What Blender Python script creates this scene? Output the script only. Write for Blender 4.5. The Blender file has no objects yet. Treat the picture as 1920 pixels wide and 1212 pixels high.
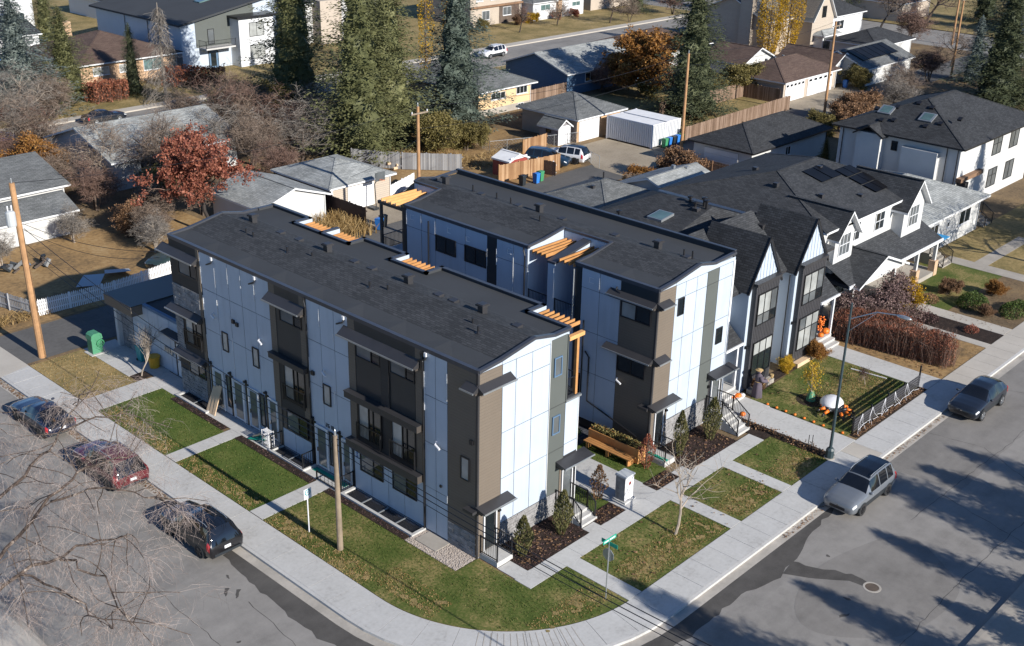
import bpy, math, random
from mathutils import Vector, Matrix
random.seed(7)
RD = math.radians
scene = bpy.context.scene
COL = scene.collection

# ------------------------------------------------------------------ camera
CAM = Vector((-32.564, -32.178, 32.0))
YAW, PITCH, ROLL = RD(42.8715), RD(23.4831), RD(1.2140)
fw = Vector((math.cos(PITCH)*math.cos(YAW), math.cos(PITCH)*math.sin(YAW), -math.sin(PITCH)))
rt = fw.cross(Vector((0, 0, 1))).normalized()
up = rt.cross(fw)
rt2 = rt*math.cos(ROLL)+up*math.sin(ROLL)
up2 = -rt*math.sin(ROLL)+up*math.cos(ROLL)
cam = bpy.data.cameras.new('camera')
cam.lens = 36*2182.175/1920
cam.sensor_width = 36
cam.clip_start = 0.5
cam.clip_end = 2000
camo = bpy.data.objects.new('camera', cam)
COL.objects.link(camo)
m3 = Matrix((rt2, up2, -fw)).transposed()
camo.matrix_world = Matrix.Translation(CAM) @ m3.to_4x4()
scene.camera = camo

# ------------------------------------------------------------------ sky, sun, exposure
SUN_EL, SHADOW_AZ = RD(24.8), RD(89.62)
w = bpy.data.worlds.new('World')
scene.world = w
w.use_nodes = True
nt = w.node_tree
bg = nt.nodes['Background']
sk = nt.nodes.new('ShaderNodeTexSky')
sk.sky_type = 'NISHITA'
sk.sun_disc = False
sk.sun_elevation = SUN_EL
sk.sun_rotation = math.pi
sk.air_density = 0.8
sk.dust_density = 0.0
sk.ozone_density = 6.0
nt.links.new(sk.outputs[0], bg.inputs[0])
bg.inputs[1].default_value = 0.095
sl = bpy.data.lights.new('sun', 'SUN')
sl.energy = 5.0
sl.angle = RD(0.55)
sl.color = (1.0, 0.95, 0.87)
so = bpy.data.objects.new('sun', sl)
COL.objects.link(so)
d = Vector((math.cos(SUN_EL)*math.cos(SHADOW_AZ), math.cos(SUN_EL)*math.sin(SHADOW_AZ), -math.sin(SUN_EL)))
so.rotation_euler = d.to_track_quat('-Z', 'Y').to_euler()
so.location = (-30, -60, 60)
scene.view_settings.view_transform = 'Standard'
scene.view_settings.look = 'None'
scene.view_settings.exposure = 0.6
scene.view_settings.gamma = 1.0

# ------------------------------------------------------------------ materials
MATS = {}
def _mat(name):
    m = bpy.data.materials.new(name)
    m.use_nodes = True
    MATS[name] = m
    return m, m.node_tree, m.node_tree.nodes['Principled BSDF']
def N(nt, t, **kw):
    n = nt.nodes.new(t)
    for k, v in kw.items(): setattr(n, k, v)
    return n
def ramp(nt, fac, stops):
    r = N(nt, 'ShaderNodeValToRGB')
    e = r.color_ramp.elements
    while len(e) < len(stops): e.new(0.5)
    for i, (p, c) in enumerate(stops):
        e[i].position = p
        e[i].color = (*c, 1)
    nt.links.new(fac, r.inputs[0])
    return r.outputs[0]
def noise(nt, vec, scale, detail=4, rough=0.55):
    n = N(nt, 'ShaderNodeTexNoise')
    n.inputs['Scale'].default_value = scale
    n.inputs['Detail'].default_value = detail
    n.inputs['Roughness'].default_value = rough
    nt.links.new(vec, n.inputs['Vector'])
    return n.outputs['Fac']
def world_pos(nt): return N(nt, 'ShaderNodeNewGeometry').outputs['Position']
def uvv(nt): return N(nt, 'ShaderNodeUVMap').outputs[0]
def bump(nt, b, h, strength=0.3, dist=0.02):
    n = N(nt, 'ShaderNodeBump')
    n.inputs['Strength'].default_value = strength
    n.inputs['Distance'].default_value = dist
    nt.links.new(h, n.inputs['Height'])
    nt.links.new(n.outputs[0], b.inputs['Normal'])
def mul(c, k): return tuple(min(1, x*k) for x in c)
def mat(name, col, rough=0.7, metal=0.0, var=0.12, scale=1.2, fine=22, spec=0.5, bmp=0.0, coat=0.0):
    """plain surface with broad tone drift and fine mottling"""
    m, nt, b = _mat(name)
    p = world_pos(nt)
    a = noise(nt, p, scale, 3)
    f = noise(nt, p, fine, 3)
    mx = N(nt, 'ShaderNodeMath', operation='MULTIPLY_ADD')
    nt.links.new(f, mx.inputs[0]); mx.inputs[1].default_value = 0.35; nt.links.new(a, mx.inputs[2])
    c = ramp(nt, mx.outputs[0], [(0.38, mul(col, 1-var)), (0.98, mul(col, 1+var))])
    nt.links.new(c, b.inputs['Base Color'])
    b.inputs['Roughness'].default_value = rough
    b.inputs['Metallic'].default_value = metal
    b.inputs['Specular IOR Level'].default_value = spec
    if coat: b.inputs['Coat Weight'].default_value = coat; b.inputs['Coat Roughness'].default_value = 0.04
    if bmp: bump(nt, b, f, bmp, 0.02)
    return m
def mat_multi(name, stops, scale=1.0, fine=9, rough=0.9, mixw=0.5, bmp=0.4, bdist=0.03, stretch=None, spec=0.2):
    """ground-like surface: a colour ramp over two noises"""
    m, nt, b = _mat(name)
    p = world_pos(nt)
    if stretch:
        v = N(nt, 'ShaderNodeVectorMath', operation='MULTIPLY'); nt.links.new(p, v.inputs[0]); v.inputs[1].default_value = stretch
        p = v.outputs[0]
    a = noise(nt, p, scale, 5, 0.6)
    f = noise(nt, p, fine, 5, 0.65)
    mx = N(nt, 'ShaderNodeMix')
    mx.inputs[0].default_value = mixw
    nt.links.new(a, mx.inputs[2]); nt.links.new(f, mx.inputs[3])
    nt.links.new(ramp(nt, mx.outputs[0], stops), b.inputs['Base Color'])
    b.inputs['Roughness'].default_value = rough
    b.inputs['Specular IOR Level'].default_value = spec
    if bmp: bump(nt, b, f, bmp, bdist)
    return m
def mat_brick(name, c1, c2, mortar, bw, bh, gap, rough=0.85, off=0.5, bmp=0.35, squash=1.0, var=0.25, spec=0.3):
    """rows laid in metres along the surface's own UV"""
    m, nt, b = _mat(name)
    u = uvv(nt)
    t = N(nt, 'ShaderNodeTexBrick')
    t.offset = off
    t.inputs['Scale'].default_value = 1
    t.inputs['Brick Width'].default_value = bw
    t.inputs['Row Height'].default_value = bh
    t.inputs['Mortar Size'].default_value = gap
    t.inputs['Color1'].default_value = (*c1, 1)
    t.inputs['Color2'].default_value = (*c2, 1)
    t.inputs['Mortar'].default_value = (*mortar, 1)
    nt.links.new(u, t.inputs['Vector'])
    p = world_pos(nt)
    a = noise(nt, p, 0.55, 4)
    f = noise(nt, p, 14, 4)
    mm = N(nt, 'ShaderNodeMath', operation='MULTIPLY_ADD'); nt.links.new(f, mm.inputs[0]); mm.inputs[1].default_value = 0.8; nt.links.new(a, mm.inputs[2])
    rr = ramp(nt, mm.outputs[0], [(0.55, (1-var,)*3), (1.25, (1+var,)*3)])
    mx = N(nt, 'ShaderNodeMix', data_type='RGBA', blend_type='MULTIPLY')
    mx.inputs[0].default_value = 1
    nt.links.new(t.outputs['Color'], mx.inputs[6]); nt.links.new(rr, mx.inputs[7])
    nt.links.new(mx.outputs[2], b.inputs['Base Color'])
    b.inputs['Roughness'].default_value = rough
    b.inputs['Specular IOR Level'].default_value = spec
    if bmp: 
        inv = N(nt, 'ShaderNodeMath', operation='MULTIPLY_ADD'); nt.links.new(t.outputs['Fac'], inv.inputs[0]); inv.inputs[1].default_value = -1; nt.links.new(f, inv.inputs[2])
        bump(nt, b, inv.outputs[0], bmp, 0.015)
    return m
def mat_leaf(name, stops, rough=0.6, trans=0.25, spec=0.25, clump=0.4):
    """every leaf or twig (its own mesh island) takes its own tone"""
    m, nt, b = _mat(name)
    g = N(nt, 'ShaderNodeNewGeometry')
    n = noise(nt, g.outputs['Position'], 0.9, 2)
    mx = N(nt, 'ShaderNodeMix'); mx.inputs[0].default_value = clump
    nt.links.new(g.outputs['Random Per Island'], mx.inputs[2]); nt.links.new(n, mx.inputs[3])
    c = ramp(nt, mx.outputs[0], stops)
    nt.links.new(c, b.inputs['Base Color'])
    b.inputs['Roughness'].default_value = rough
    b.inputs['Specular IOR Level'].default_value = spec
    if trans:
        tr = N(nt, 'ShaderNodeBsdfTranslucent'); nt.links.new(c, tr.inputs[0])
        ms = N(nt, 'ShaderNodeMixShader'); ms.inputs[0].default_value = trans
        nt.links.new(b.outputs[0], ms.inputs[1]); nt.links.new(tr.outputs[0], ms.inputs[2])
        nt.links.new(ms.outputs[0], nt.nodes['Material Output'].inputs[0])
    return m
def mat_glass(name, col, rough=0.04, spec=0.7, wav=0.06):
    m, nt, b = _mat(name)
    p = world_pos(nt)
    n = noise(nt, p, 0.9, 2)
    nt.links.new(ramp(nt, n, [(0.3, mul(col, 0.75)), (0.75, mul(col, 1.3))]), b.inputs['Base Color'])
    b.inputs['Roughness'].default_value = rough
    b.inputs['Specular IOR Level'].default_value = spec
    bump(nt, b, noise(nt, p, 0.7, 1), wav, 0.05)
    return m

def mat_panel(name, col, streak=0.10):
    m, nt, b = _mat(name)
    p = world_pos(nt)
    v = N(nt, 'ShaderNodeVectorMath', operation='MULTIPLY'); nt.links.new(p, v.inputs[0]); v.inputs[1].default_value = (3.2, 3.2, 0.22)
    a = noise(nt, v.outputs[0], 1.0, 4, 0.6); f = noise(nt, p, 0.7, 3)
    mx = N(nt, 'ShaderNodeMix'); mx.inputs[0].default_value = 0.5; nt.links.new(a, mx.inputs[2]); nt.links.new(f, mx.inputs[3])
    oi = N(nt, 'ShaderNodeObjectInfo'); ad = N(nt, 'ShaderNodeMath', operation='MULTIPLY_ADD'); nt.links.new(oi.outputs['Random'], ad.inputs[0]); ad.inputs[1].default_value = 0.10; nt.links.new(mx.outputs[0], ad.inputs[2])
    nt.links.new(ramp(nt, ad.outputs[0], [(0.36, mul(col, 1-streak)), (0.52, col), (0.7, mul(col, 1+streak*.5))]), b.inputs['Base Color'])
    b.inputs['Roughness'].default_value = 0.5; b.inputs['Specular IOR Level'].default_value = 0.4
    return m
mat('trim_white', (0.62, 0.63, 0.64), 0.5, var=0.03)
mat_panel('panel_white', (0.415, 0.472, 0.545))  # blue of the skylit shade is mixed into this white
mat('stucco_white', (0.50, 0.50, 0.49), 0.9, var=0.07, scale=0.8, fine=40, bmp=0.15)
mat('panel_green', (0.088, 0.097, 0.090), 0.6, var=0.05)
mat('panel_dark', (0.020, 0.026, 0.030), 0.35, var=0.1)
mat('metal_black', (0.012, 0.012, 0.014), 0.4, var=0.1, spec=0.5)
mat('metal_dark', (0.035, 0.034, 0.036), 0.42, var=0.15, spec=0.5)
mat('coping', (0.045, 0.048, 0.058), 0.35, metal=0.0, var=0.15, spec=0.6)
mat('soffit_brown', (0.055, 0.046, 0.040), 0.6, var=0.1)
mat('galv', (0.42, 0.44, 0.45), 0.4, metal=0.7, var=0.1)
mat('membrane', (0.036, 0.039, 0.043), 0.85, var=0.16, scale=0.35, fine=8)
mat('cedar', (0.42, 0.20, 0.065), 0.65, var=0.25, scale=1.5, fine=12)
mat('cedar_new', (0.62, 0.33, 0.12), 0.6, var=0.15, scale=1.5, fine=12)
mat('lumber', (0.58, 0.42, 0.27), 0.75, var=0.12)
mat('pole_wood', (0.36, 0.20, 0.095), 0.85, var=0.3, scale=1.4, fine=9, bmp=0.3)
mat('pole_wood_old', (0.22, 0.17, 0.12), 0.9, var=0.3, scale=1.4, fine=9, bmp=0.3)
mat('fence_brown', (0.20, 0.115, 0.065), 0.85, var=0.35, scale=1.1, fine=8)
mat('fence_orange', (0.36, 0.20, 0.09), 0.8, var=0.3, scale=1.1, fine=8)
mat('fence_grey', (0.25, 0.25, 0.26), 0.85, var=0.25, scale=1.1, fine=8)
mat('fence_dark', (0.05, 0.028, 0.022), 0.85, var=0.25)
mat('picket_white', (0.72, 0.72, 0.72), 0.7, var=0.1)
mat('brick_tan', (0.46, 0.30, 0.17), 0.9, var=0.15, scale=1.5)
mat('paint_blue', (0.085, 0.15, 0.24), 0.7, var=0.06)
mat('paint_yellow', (0.62, 0.44, 0.25), 0.8, var=0.06)
mat('paint_tan', (0.40, 0.34, 0.28), 0.8, var=0.07)
mat('paint_grey', (0.21, 0.20, 0.21), 0.75, var=0.06)
mat('paint_darkgrey', (0.042, 0.041, 0.045), 0.55, var=0.08)
mat('paint_lightgrey', (0.42, 0.44, 0.45), 0.7, var=0.04)
mat('paint_red', (0.26, 0.05, 0.04), 0.6, var=0.1)
mat('paint_green', (0.06, 0.22, 0.12), 0.5, var=0.1)
mat('paint_orange', (0.75, 0.17, 0.012), 0.45, var=0.12)
mat('paint_gold', (0.60, 0.32, 0.02), 0.5, var=0.08)
mat('plastic_blue', (0.03, 0.17, 0.52), 0.4, var=0.08)
mat('plastic_green', (0.05, 0.24, 0.11), 0.4, var=0.08)
mat('plastic_dark', (0.02, 0.025, 0.03), 0.45, var=0.1)
mat('plastic_teal', (0.02, 0.24, 0.26), 0.5, var=0.1)
mat('mat_green', (0.01, 0.30, 0.20), 0.7, var=0.1)
mat('tarp_blue', (0.04, 0.27, 0.52), 0.5, var=0.15)
mat('plastic_white', (0.66, 0.66, 0.68), 0.4, var=0.03)
mat('lamp_pole', (0.035, 0.055, 0.062), 0.4, var=0.1)
mat_multi('concrete', [(0.36, (0.36, 0.35, 0.335)), (0.46, (0.435, 0.428, 0.412)), (0.56, (0.465, 0.458, 0.442)), (0.68, (0.50, 0.493, 0.478))], 0.6, 5, mixw=0.5, bmp=0.1, bdist=0.01)
mat('concrete_warm', (0.42, 0.385, 0.335), 0.9, var=0.12, scale=0.45, fine=7, bmp=0.1)
mat('concrete_old', (0.33, 0.30, 0.26), 0.95, var=0.2, scale=0.6, fine=6, bmp=0.15)
mat('kerb_face', (0.36, 0.33, 0.29), 0.95, var=0.25, scale=0.9, fine=6, bmp=0.2)
mat('well_dark', (0.09, 0.09, 0.09), 0.9, var=0.2)
mat_multi('lawn', [(0.32, (0.040, 0.066, 0.012)), (0.45, (0.072, 0.098, 0.020)), (0.52, (0.12, 0.125, 0.036)), (0.60, (0.25, 0.195, 0.08))], 0.42, 7, mixw=0.42)
mat_multi('lawn_lush', [(0.30, (0.036, 0.066, 0.012)), (0.46, (0.062, 0.096, 0.018)), (0.58, (0.10, 0.125, 0.030)), (0.70, (0.20, 0.17, 0.065))], 0.5, 7, mixw=0.42)
mat_multi('lawn_dry', [(0.32, (0.10, 0.088, 0.036)), (0.44, (0.19, 0.150, 0.062)), (0.55, (0.29, 0.215, 0.095)), (0.68, (0.37, 0.28, 0.15))], 0.3, 3.5, mixw=0.45)
mat_multi('lawn_brown', [(0.32, (0.075, 0.055, 0.036)), (0.43, (0.19, 0.125, 0.062)), (0.53, (0.30, 0.19, 0.085)), (0.66, (0.38, 0.27, 0.14))], 0.28, 3.2, mixw=0.45)
mat_multi('dirt_drive', [(0.3, (0.20, 0.165, 0.12)), (0.5, (0.31, 0.26, 0.195)), (0.7, (0.38, 0.325, 0.25))], 0.35, 5, mixw=0.5)
mat_multi('mulch', [(0.3, (0.012, 0.009, 0.008)), (0.5, (0.030, 0.021, 0.017)), (0.68, (0.075, 0.050, 0.038))], 3, 16, mixw=0.6, bmp=0.8, bdist=0.05)
mat_multi('gravel', [(0.3, (0.16, 0.13, 0.11)), (0.5, (0.36, 0.31, 0.27)), (0.7, (0.55, 0.50, 0.46))], 4, 26, mixw=0.8, bmp=0.6)
mat_multi('yard_dirt', [(0.3, (0.06, 0.045, 0.03)), (0.5, (0.17, 0.12, 0.07)), (0.7, (0.28, 0.19, 0.09))], 0.4, 5, mixw=0.5)
def mat_asphalt(name, c, var=0.16):
    m, nt, b = _mat(name)
    p = world_pos(nt)
    big = noise(nt, p, 0.13, 4); mid = noise(nt, p, 1.1, 5, 0.7); ag = noise(nt, p, 38, 2, 0.8)
    v = N(nt, 'ShaderNodeVectorMath', operation='MULTIPLY'); nt.links.new(p, v.inputs[0]); v.inputs[1].default_value = (0.10, 1.3, 1)
    st = noise(nt, v.outputs[0], 0.5, 4, 0.6)
    acc = None
    for f_, k in ((big, 1.0), (mid, 0.9), (ag, 0.6), (st, 0.8)):
        q = N(nt, 'ShaderNodeMath', operation='MULTIPLY_ADD'); nt.links.new(f_, q.inputs[0]); q.inputs[1].default_value = k
        if acc is None: q.inputs[2].default_value = 0
        else: nt.links.new(acc, q.inputs[2])
        acc = q.outputs[0]
    nt.links.new(ramp(nt, N1(nt, acc, 3.3), [(0.40, mul(c, 1-1.6*var)), (0.5, c), (0.60, mul(c, 1+1.2*var))]), b.inputs['Base Color'])
    b.inputs['Roughness'].default_value = 0.92; b.inputs['Specular IOR Level'].default_value = 0.25
    bump(nt, b, ag, 0.25, 0.01)
    return m
def N1(nt, x, dv):
    q = N(nt, 'ShaderNodeMath', operation='DIVIDE'); nt.links.new(x, q.inputs[0]); q.inputs[1].default_value = dv; return q.outputs[0]
mat_asphalt('asphalt', (0.235, 0.222, 0.206))
mat_multi('asphalt_lane', [(0.3, (0.080, 0.077, 0.074)), (0.5, (0.115, 0.111, 0.106)), (0.7, (0.145, 0.139, 0.133))], 0.3, 4, mixw=0.4, bmp=0.12, bdist=0.01)
mat_multi('asphalt_far', [(0.3, (0.16, 0.145, 0.13)), (0.6, (0.22, 0.20, 0.175))], 0.1, 2, mixw=0.4, bmp=0)
mat_asphalt('asphalt_patch', (0.078, 0.073, 0.068), 0.25)
mat_asphalt('asphalt_mid', (0.20, 0.188, 0.174))
mat_brick('shingle', (0.028, 0.030, 0.033), (0.050, 0.052, 0.056), (0.018, 0.019, 0.020), 0.34, 0.145, 0.012, var=0.22)
mat_brick('shingle_dark', (0.024, 0.025, 0.027), (0.044, 0.046, 0.049), (0.014, 0.014, 0.015), 0.34, 0.145, 0.012, var=0.25)
mat_brick('shingle_grey', (0.095, 0.10, 0.10), (0.145, 0.15, 0.15), (0.05, 0.05, 0.05), 0.5, 0.16, 0.012, var=0.25)
mat_brick('shingle_light', (0.20, 0.21, 0.205), (0.30, 0.31, 0.30), (0.13, 0.13, 0.13), 0.6, 0.18, 0.014, var=0.3)
mat_brick('shingle_brown', (0.075, 0.048, 0.038), (0.11, 0.075, 0.058), (0.05, 0.035, 0.03), 0.5, 0.16, 0.012, var=0.2)
mat_brick('siding_brown', (0.145, 0.118, 0.092), (0.150, 0.122, 0.095), (0.105, 0.086, 0.068), 8.0, 0.16, 0.008, rough=0.6, off=0.0, var=0.05)
mat_brick('siding_dark', (0.036, 0.034, 0.034), (0.038, 0.036, 0.036), (0.022, 0.021, 0.021), 8.0, 0.16, 0.008, rough=0.6, off=0.0, var=0.08)
mat_brick('siding_tan', (0.40, 0.34, 0.28), (0.42, 0.36, 0.29), (0.25, 0.21, 0.17), 8.0, 0.18, 0.010, rough=0.7, off=0.0, var=0.05)
mat_brick('siding_blue', (0.080, 0.145, 0.235), (0.086, 0.152, 0.243), (0.05, 0.09, 0.15), 9.0, 0.2, 0.010, rough=0.7, off=0.0, var=0.05)
mat_brick('brick_wall', (0.44, 0.27, 0.15), (0.50, 0.32, 0.19), (0.40, 0.32, 0.25), 0.22, 0.08, 0.01, var=0.12)
mat_brick('pavers', (0.028, 0.030, 0.036), (0.060, 0.062, 0.070), (0.012, 0.012, 0.014), 0.40, 0.20, 0.014, var=0.3)
mat('stone', (0.23, 0.225, 0.225), 0.9, var=0.45, scale=2.4, fine=9, bmp=0.4)
mat('stone_joint', (0.08, 0.078, 0.078), 0.95)
mat_glass('glass_dark', (0.012, 0.016, 0.019))
mat_glass('glass_mid', (0.10, 0.11, 0.115))
mat_glass('glass_blind', (0.30, 0.31, 0.30), rough=0.10)
mat_glass('glass_sky', (0.09, 0.15, 0.15), rough=0.08)
mat_glass('glass_car', (0.008, 0.009, 0.011), rough=0.03, spec=0.9, wav=0.0)
mat_glass('solar', (0.006, 0.006, 0.007), rough=0.45, spec=0.2, wav=0.0)
mat('tyre', (0.018, 0.018, 0.019), 0.85)
mat('rim', (0.45, 0.46, 0.47), 0.3, metal=0.8)
mat('rim_dark', (0.03, 0.03, 0.033), 0.35, metal=0.4)
mat('chrome', (0.6, 0.6, 0.62), 0.15, metal=1.0)
mat('lamp_red', (0.45, 0.02, 0.025), 0.2, spec=0.8)
mat('lamp_clear', (0.65, 0.67, 0.68), 0.12, spec=0.9)
mat('cloth_robe', (0.085, 0.070, 0.090), 0.9, var=0.2, fine=14)
mat('skin', (0.50, 0.30, 0.20), 0.6)
mat('straw', (0.42, 0.29, 0.13), 0.9, var=0.3)
mat('bark', (0.10, 0.075, 0.058), 0.95, var=0.3, scale=2, fine=14, bmp=0.5)
mat('bark_pale', (0.30, 0.25, 0.20), 0.9, var=0.35, scale=2, fine=10, bmp=0.4)
mat('bark_dark', (0.035, 0.028, 0.024), 0.95, var=0.35, scale=2, fine=12, bmp=0.5)
mat_leaf('board_brown', [(0.2, (0.13, 0.085, 0.058)), (0.5, (0.20, 0.135, 0.095)), (0.8, (0.28, 0.20, 0.15))], trans=0)
mat_leaf('board_orange', [(0.2, (0.20, 0.105, 0.05)), (0.5, (0.31, 0.18, 0.092)), (0.8, (0.42, 0.27, 0.155))], trans=0)
mat_leaf('board_grey', [(0.2, (0.17, 0.17, 0.175)), (0.5, (0.24, 0.24, 0.245)), (0.8, (0.33, 0.33, 0.33))], trans=0)
mat_leaf('twig', [(0.2, (0.085, 0.062, 0.048)), (0.5, (0.16, 0.118, 0.09)), (0.8, (0.26, 0.20, 0.155))], trans=0)
mat_leaf('twig_pale', [(0.2, (0.13, 0.098, 0.085)), (0.5, (0.24, 0.19, 0.17)), (0.85, (0.40, 0.34, 0.31))], trans=0)
mat_multi('bark_birch', [(0.42, (0.035, 0.026, 0.022)), (0.55, (0.11, 0.082, 0.066)), (0.66, (0.40, 0.34, 0.29))], 1.6, 9, mixw=0.4)
mat_leaf('twig_red', [(0.2, (0.075, 0.045, 0.036)), (0.5, (0.14, 0.085, 0.066)), (0.8, (0.24, 0.155, 0.12))], trans=0)
mat_leaf('twig_grey', [(0.2, (0.09, 0.078, 0.068)), (0.5, (0.17, 0.15, 0.13)), (0.8, (0.28, 0.25, 0.22))], trans=0)
mat_leaf('needle', [(0.2, (0.058, 0.064, 0.027)), (0.5, (0.125, 0.130, 0.055)), (0.8, (0.20, 0.195, 0.092))], trans=0.12, clump=0.72)
mat_leaf('needle_dark', [(0.2, (0.032, 0.042, 0.023)), (0.5, (0.074, 0.086, 0.044)), (0.8, (0.13, 0.14, 0.075))], trans=0.12, clump=0.72)
mat_leaf('needle_teal', [(0.2, (0.042, 0.060, 0.048)), (0.5, (0.094, 0.118, 0.094)), (0.8, (0.16, 0.185, 0.15))], trans=0.1, clump=0.72)
mat_leaf('needle_blue', [(0.2, (0.07, 0.092, 0.082)), (0.5, (0.14, 0.17, 0.155)), (0.8, (0.23, 0.26, 0.24))], trans=0.1, clump=0.72)
mat_leaf('cedar_leaf', [(0.2, (0.060, 0.066, 0.024)), (0.5, (0.125, 0.122, 0.048)), (0.8, (0.21, 0.185, 0.085))], trans=0.15)
mat_leaf('leaf_red', [(0.2, (0.15, 0.042, 0.028)), (0.5, (0.27, 0.092, 0.058)), (0.8, (0.39, 0.16, 0.10))], trans=0.25)
mat_leaf('leaf_orange', [(0.2, (0.15, 0.062, 0.016)), (0.5, (0.27, 0.125, 0.032)), (0.8, (0.40, 0.21, 0.06))], trans=0.25)
mat_leaf('leaf_yellow', [(0.2, (0.30, 0.19, 0.012)), (0.5, (0.52, 0.33, 0.02)), (0.8, (0.70, 0.47, 0.06))], trans=0.3)
mat_leaf('leaf_gold', [(0.2, (0.10, 0.075, 0.012)), (0.5, (0.42, 0.24, 0.012)), (0.8, (0.62, 0.38, 0.02))], trans=0.3)
mat_leaf('leaf_purple', [(0.2, (0.035, 0.018, 0.018)), (0.5, (0.075, 0.040, 0.038)), (0.8, (0.15, 0.09, 0.08))], trans=0.1)
mat_leaf('leaf_mauve', [(0.2, (0.075, 0.045, 0.042)), (0.5, (0.15, 0.095, 0.088)), (0.8, (0.27, 0.19, 0.175))], trans=0.1)
mat_leaf('leaf_olive', [(0.2, (0.09, 0.075, 0.022)), (0.5, (0.16, 0.135, 0.045)), (0.8, (0.26, 0.21, 0.08))], trans=0.2)
mat_leaf('leaf_brown', [(0.2, (0.10, 0.055, 0.030)), (0.5, (0.20, 0.115, 0.062)), (0.8, (0.34, 0.20, 0.11))], trans=0.15)
mat_leaf('leaf_green', [(0.2, (0.030, 0.055, 0.012)), (0.5, (0.060, 0.095, 0.02)), (0.8, (0.11, 0.15, 0.035))], trans=0.2)
mat_leaf('hedge_red', [(0.2, (0.12, 0.038, 0.022)), (0.5, (0.22, 0.075, 0.042)), (0.8, (0.34, 0.14, 0.075))], trans=0.1)
mat_leaf('grass_blade', [(0.15, (0.038, 0.070, 0.012)), (0.5, (0.078, 0.108, 0.022)), (0.75, (0.14, 0.145, 0.042)), (0.95, (0.30, 0.245, 0.11))], trans=0.25)
mat_leaf('dry_blade', [(0.2, (0.16, 0.10, 0.035)), (0.5, (0.32, 0.21, 0.085)), (0.85, (0.48, 0.35, 0.17))], trans=0.25)

# ------------------------------------------------------------------ mesh helpers
class MB:
    def __init__(s): s.v = []; s.f = []
    def face(s, *pts):
        n = len(s.v); s.v += [tuple(p) for p in pts]; s.f.append(tuple(range(n, n+len(pts))))
        return s
    def box(s, x0, x1, y0, y1, z0, z1):
        if x0 > x1: x0, x1 = x1, x0
        if y0 > y1: y0, y1 = y1, y0
        if z0 > z1: z0, z1 = z1, z0
        n = len(s.v)
        s.v += [(x0, y0, z0), (x1, y0, z0), (x1, y1, z0), (x0, y1, z0), (x0, y0, z1), (x1, y0, z1), (x1, y1, z1), (x0, y1, z1)]
        s.f += [tuple(n+i for i in q) for q in ((0, 3, 2, 1), (4, 5, 6, 7), (0, 1, 5, 4), (1, 2, 6, 5), (2, 3, 7, 6), (3, 0, 4, 7))]
        return s
    def prism(s, poly, axis, a0, a1):
        """poly (2-D, counter-clockwise in the two other axes) extruded along axis from a0 to a1"""
        def P(p, a): return {'x': (a, p[0], p[1]), 'y': (p[0], a, p[1]), 'z': (p[0], p[1], a)}[axis]
        n = len(s.v); k = len(poly)
        s.v += [P(p, a0) for p in poly]+[P(p, a1) for p in poly]
        s.f.append(tuple(n+k-1-i for i in range(k))); s.f.append(tuple(n+k+i for i in range(k)))
        for i in range(k):
            j = (i+1) % k
            s.f.append((n+i, n+j, n+k+j, n+k+i))
        return s
    def tube(s, pts, rad, sides=6, cap=True):
        pts = [Vector(p) for p in pts]
        rad = rad if isinstance(rad, (list, tuple)) else [rad]*len(pts)
        rings = []
        u = None
        for i, p in enumerate(pts):
            t = (pts[min(i+1, len(pts)-1)]-pts[max(i-1, 0)])
            if t.length < 1e-6: t = Vector((0, 0, 1))
            t.normalize()
            if u is None:
                u = t.cross(Vector((0, 0, 1)))
                if u.length < 1e-3: u = t.cross(Vector((1, 0, 0)))
            u = (u-t*u.dot(t)); u.normalize()
            v = t.cross(u)
            n = len(s.v)
            for k in range(sides):
                a = 2*math.pi*k/sides
                s.v.append(tuple(p+(u*math.cos(a)+v*math.sin(a))*rad[i]))
            rings.append(n)
        for a, b in zip(rings, rings[1:]):
            for k in range(sides):
                k2 = (k+1) % sides
                s.f.append((a+k, a+k2, b+k2, b+k))
        if cap:
            s.f.append(tuple(rings[0]+k for k in reversed(range(sides))))
            s.f.append(tuple(rings[-1]+k for k in range(sides)))
        return s
    def beam(s, p0, p1, wd, ht, upv=(0, 0, 1)):
        """rectangular bar from p0 to p1"""
        p0, p1 = Vector(p0), Vector(p1)
        t = (p1-p0).normalized(); u = t.cross(Vector(upv)).normalized(); v = u.cross(t)
        n = len(s.v)
        for p in (p0, p1):
            for a, b in ((-1, -1), (1, -1), (1, 1), (-1, 1)):
                s.v.append(tuple(p+u*a*wd/2+v*b*ht/2))
        s.f += [tuple(n+i for i in q) for q in ((0, 1, 2, 3), (7, 6, 5, 4), (0, 4, 5, 1), (1, 5, 6, 2), (2, 6, 7, 3), (3, 7, 4, 0))]
        return s
    def lathe(s, prof, c=(0, 0, 0), n=12):
        base = len(s.v); k = len(prof)
        for i in range(n):
            a = 2*math.pi*i/n
            for r, z in prof: s.v.append((c[0]+r*math.cos(a), c[1]+r*math.sin(a), c[2]+z))
        for i in range(n):
            j = (i+1) % n
            for q in range(k-1): s.f.append((base+i*k+q, base+j*k+q, base+j*k+q+1, base+i*k+q+1))
        return s
    def ell(s, c, r, nu=12, nv=8):
        prof = [(math.sin(math.pi*i/nv), -math.cos(math.pi*i/nv)) for i in range(nv+1)]
        b = len(s.v); s.lathe(prof, (0, 0, 0), nu)
        for i in range(b, len(s.v)):
            x, y, z = s.v[i]; s.v[i] = (c[0]+x*r[0], c[1]+y*r[1], c[2]+z*r[2])
        return s
    def add(s, o, M=None):
        n = len(s.v)
        s.v += [tuple(M @ Vector(p)) for p in o.v] if M else o.v
        s.f += [tuple(i+n for i in q) for q in o.f]
        return s
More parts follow.
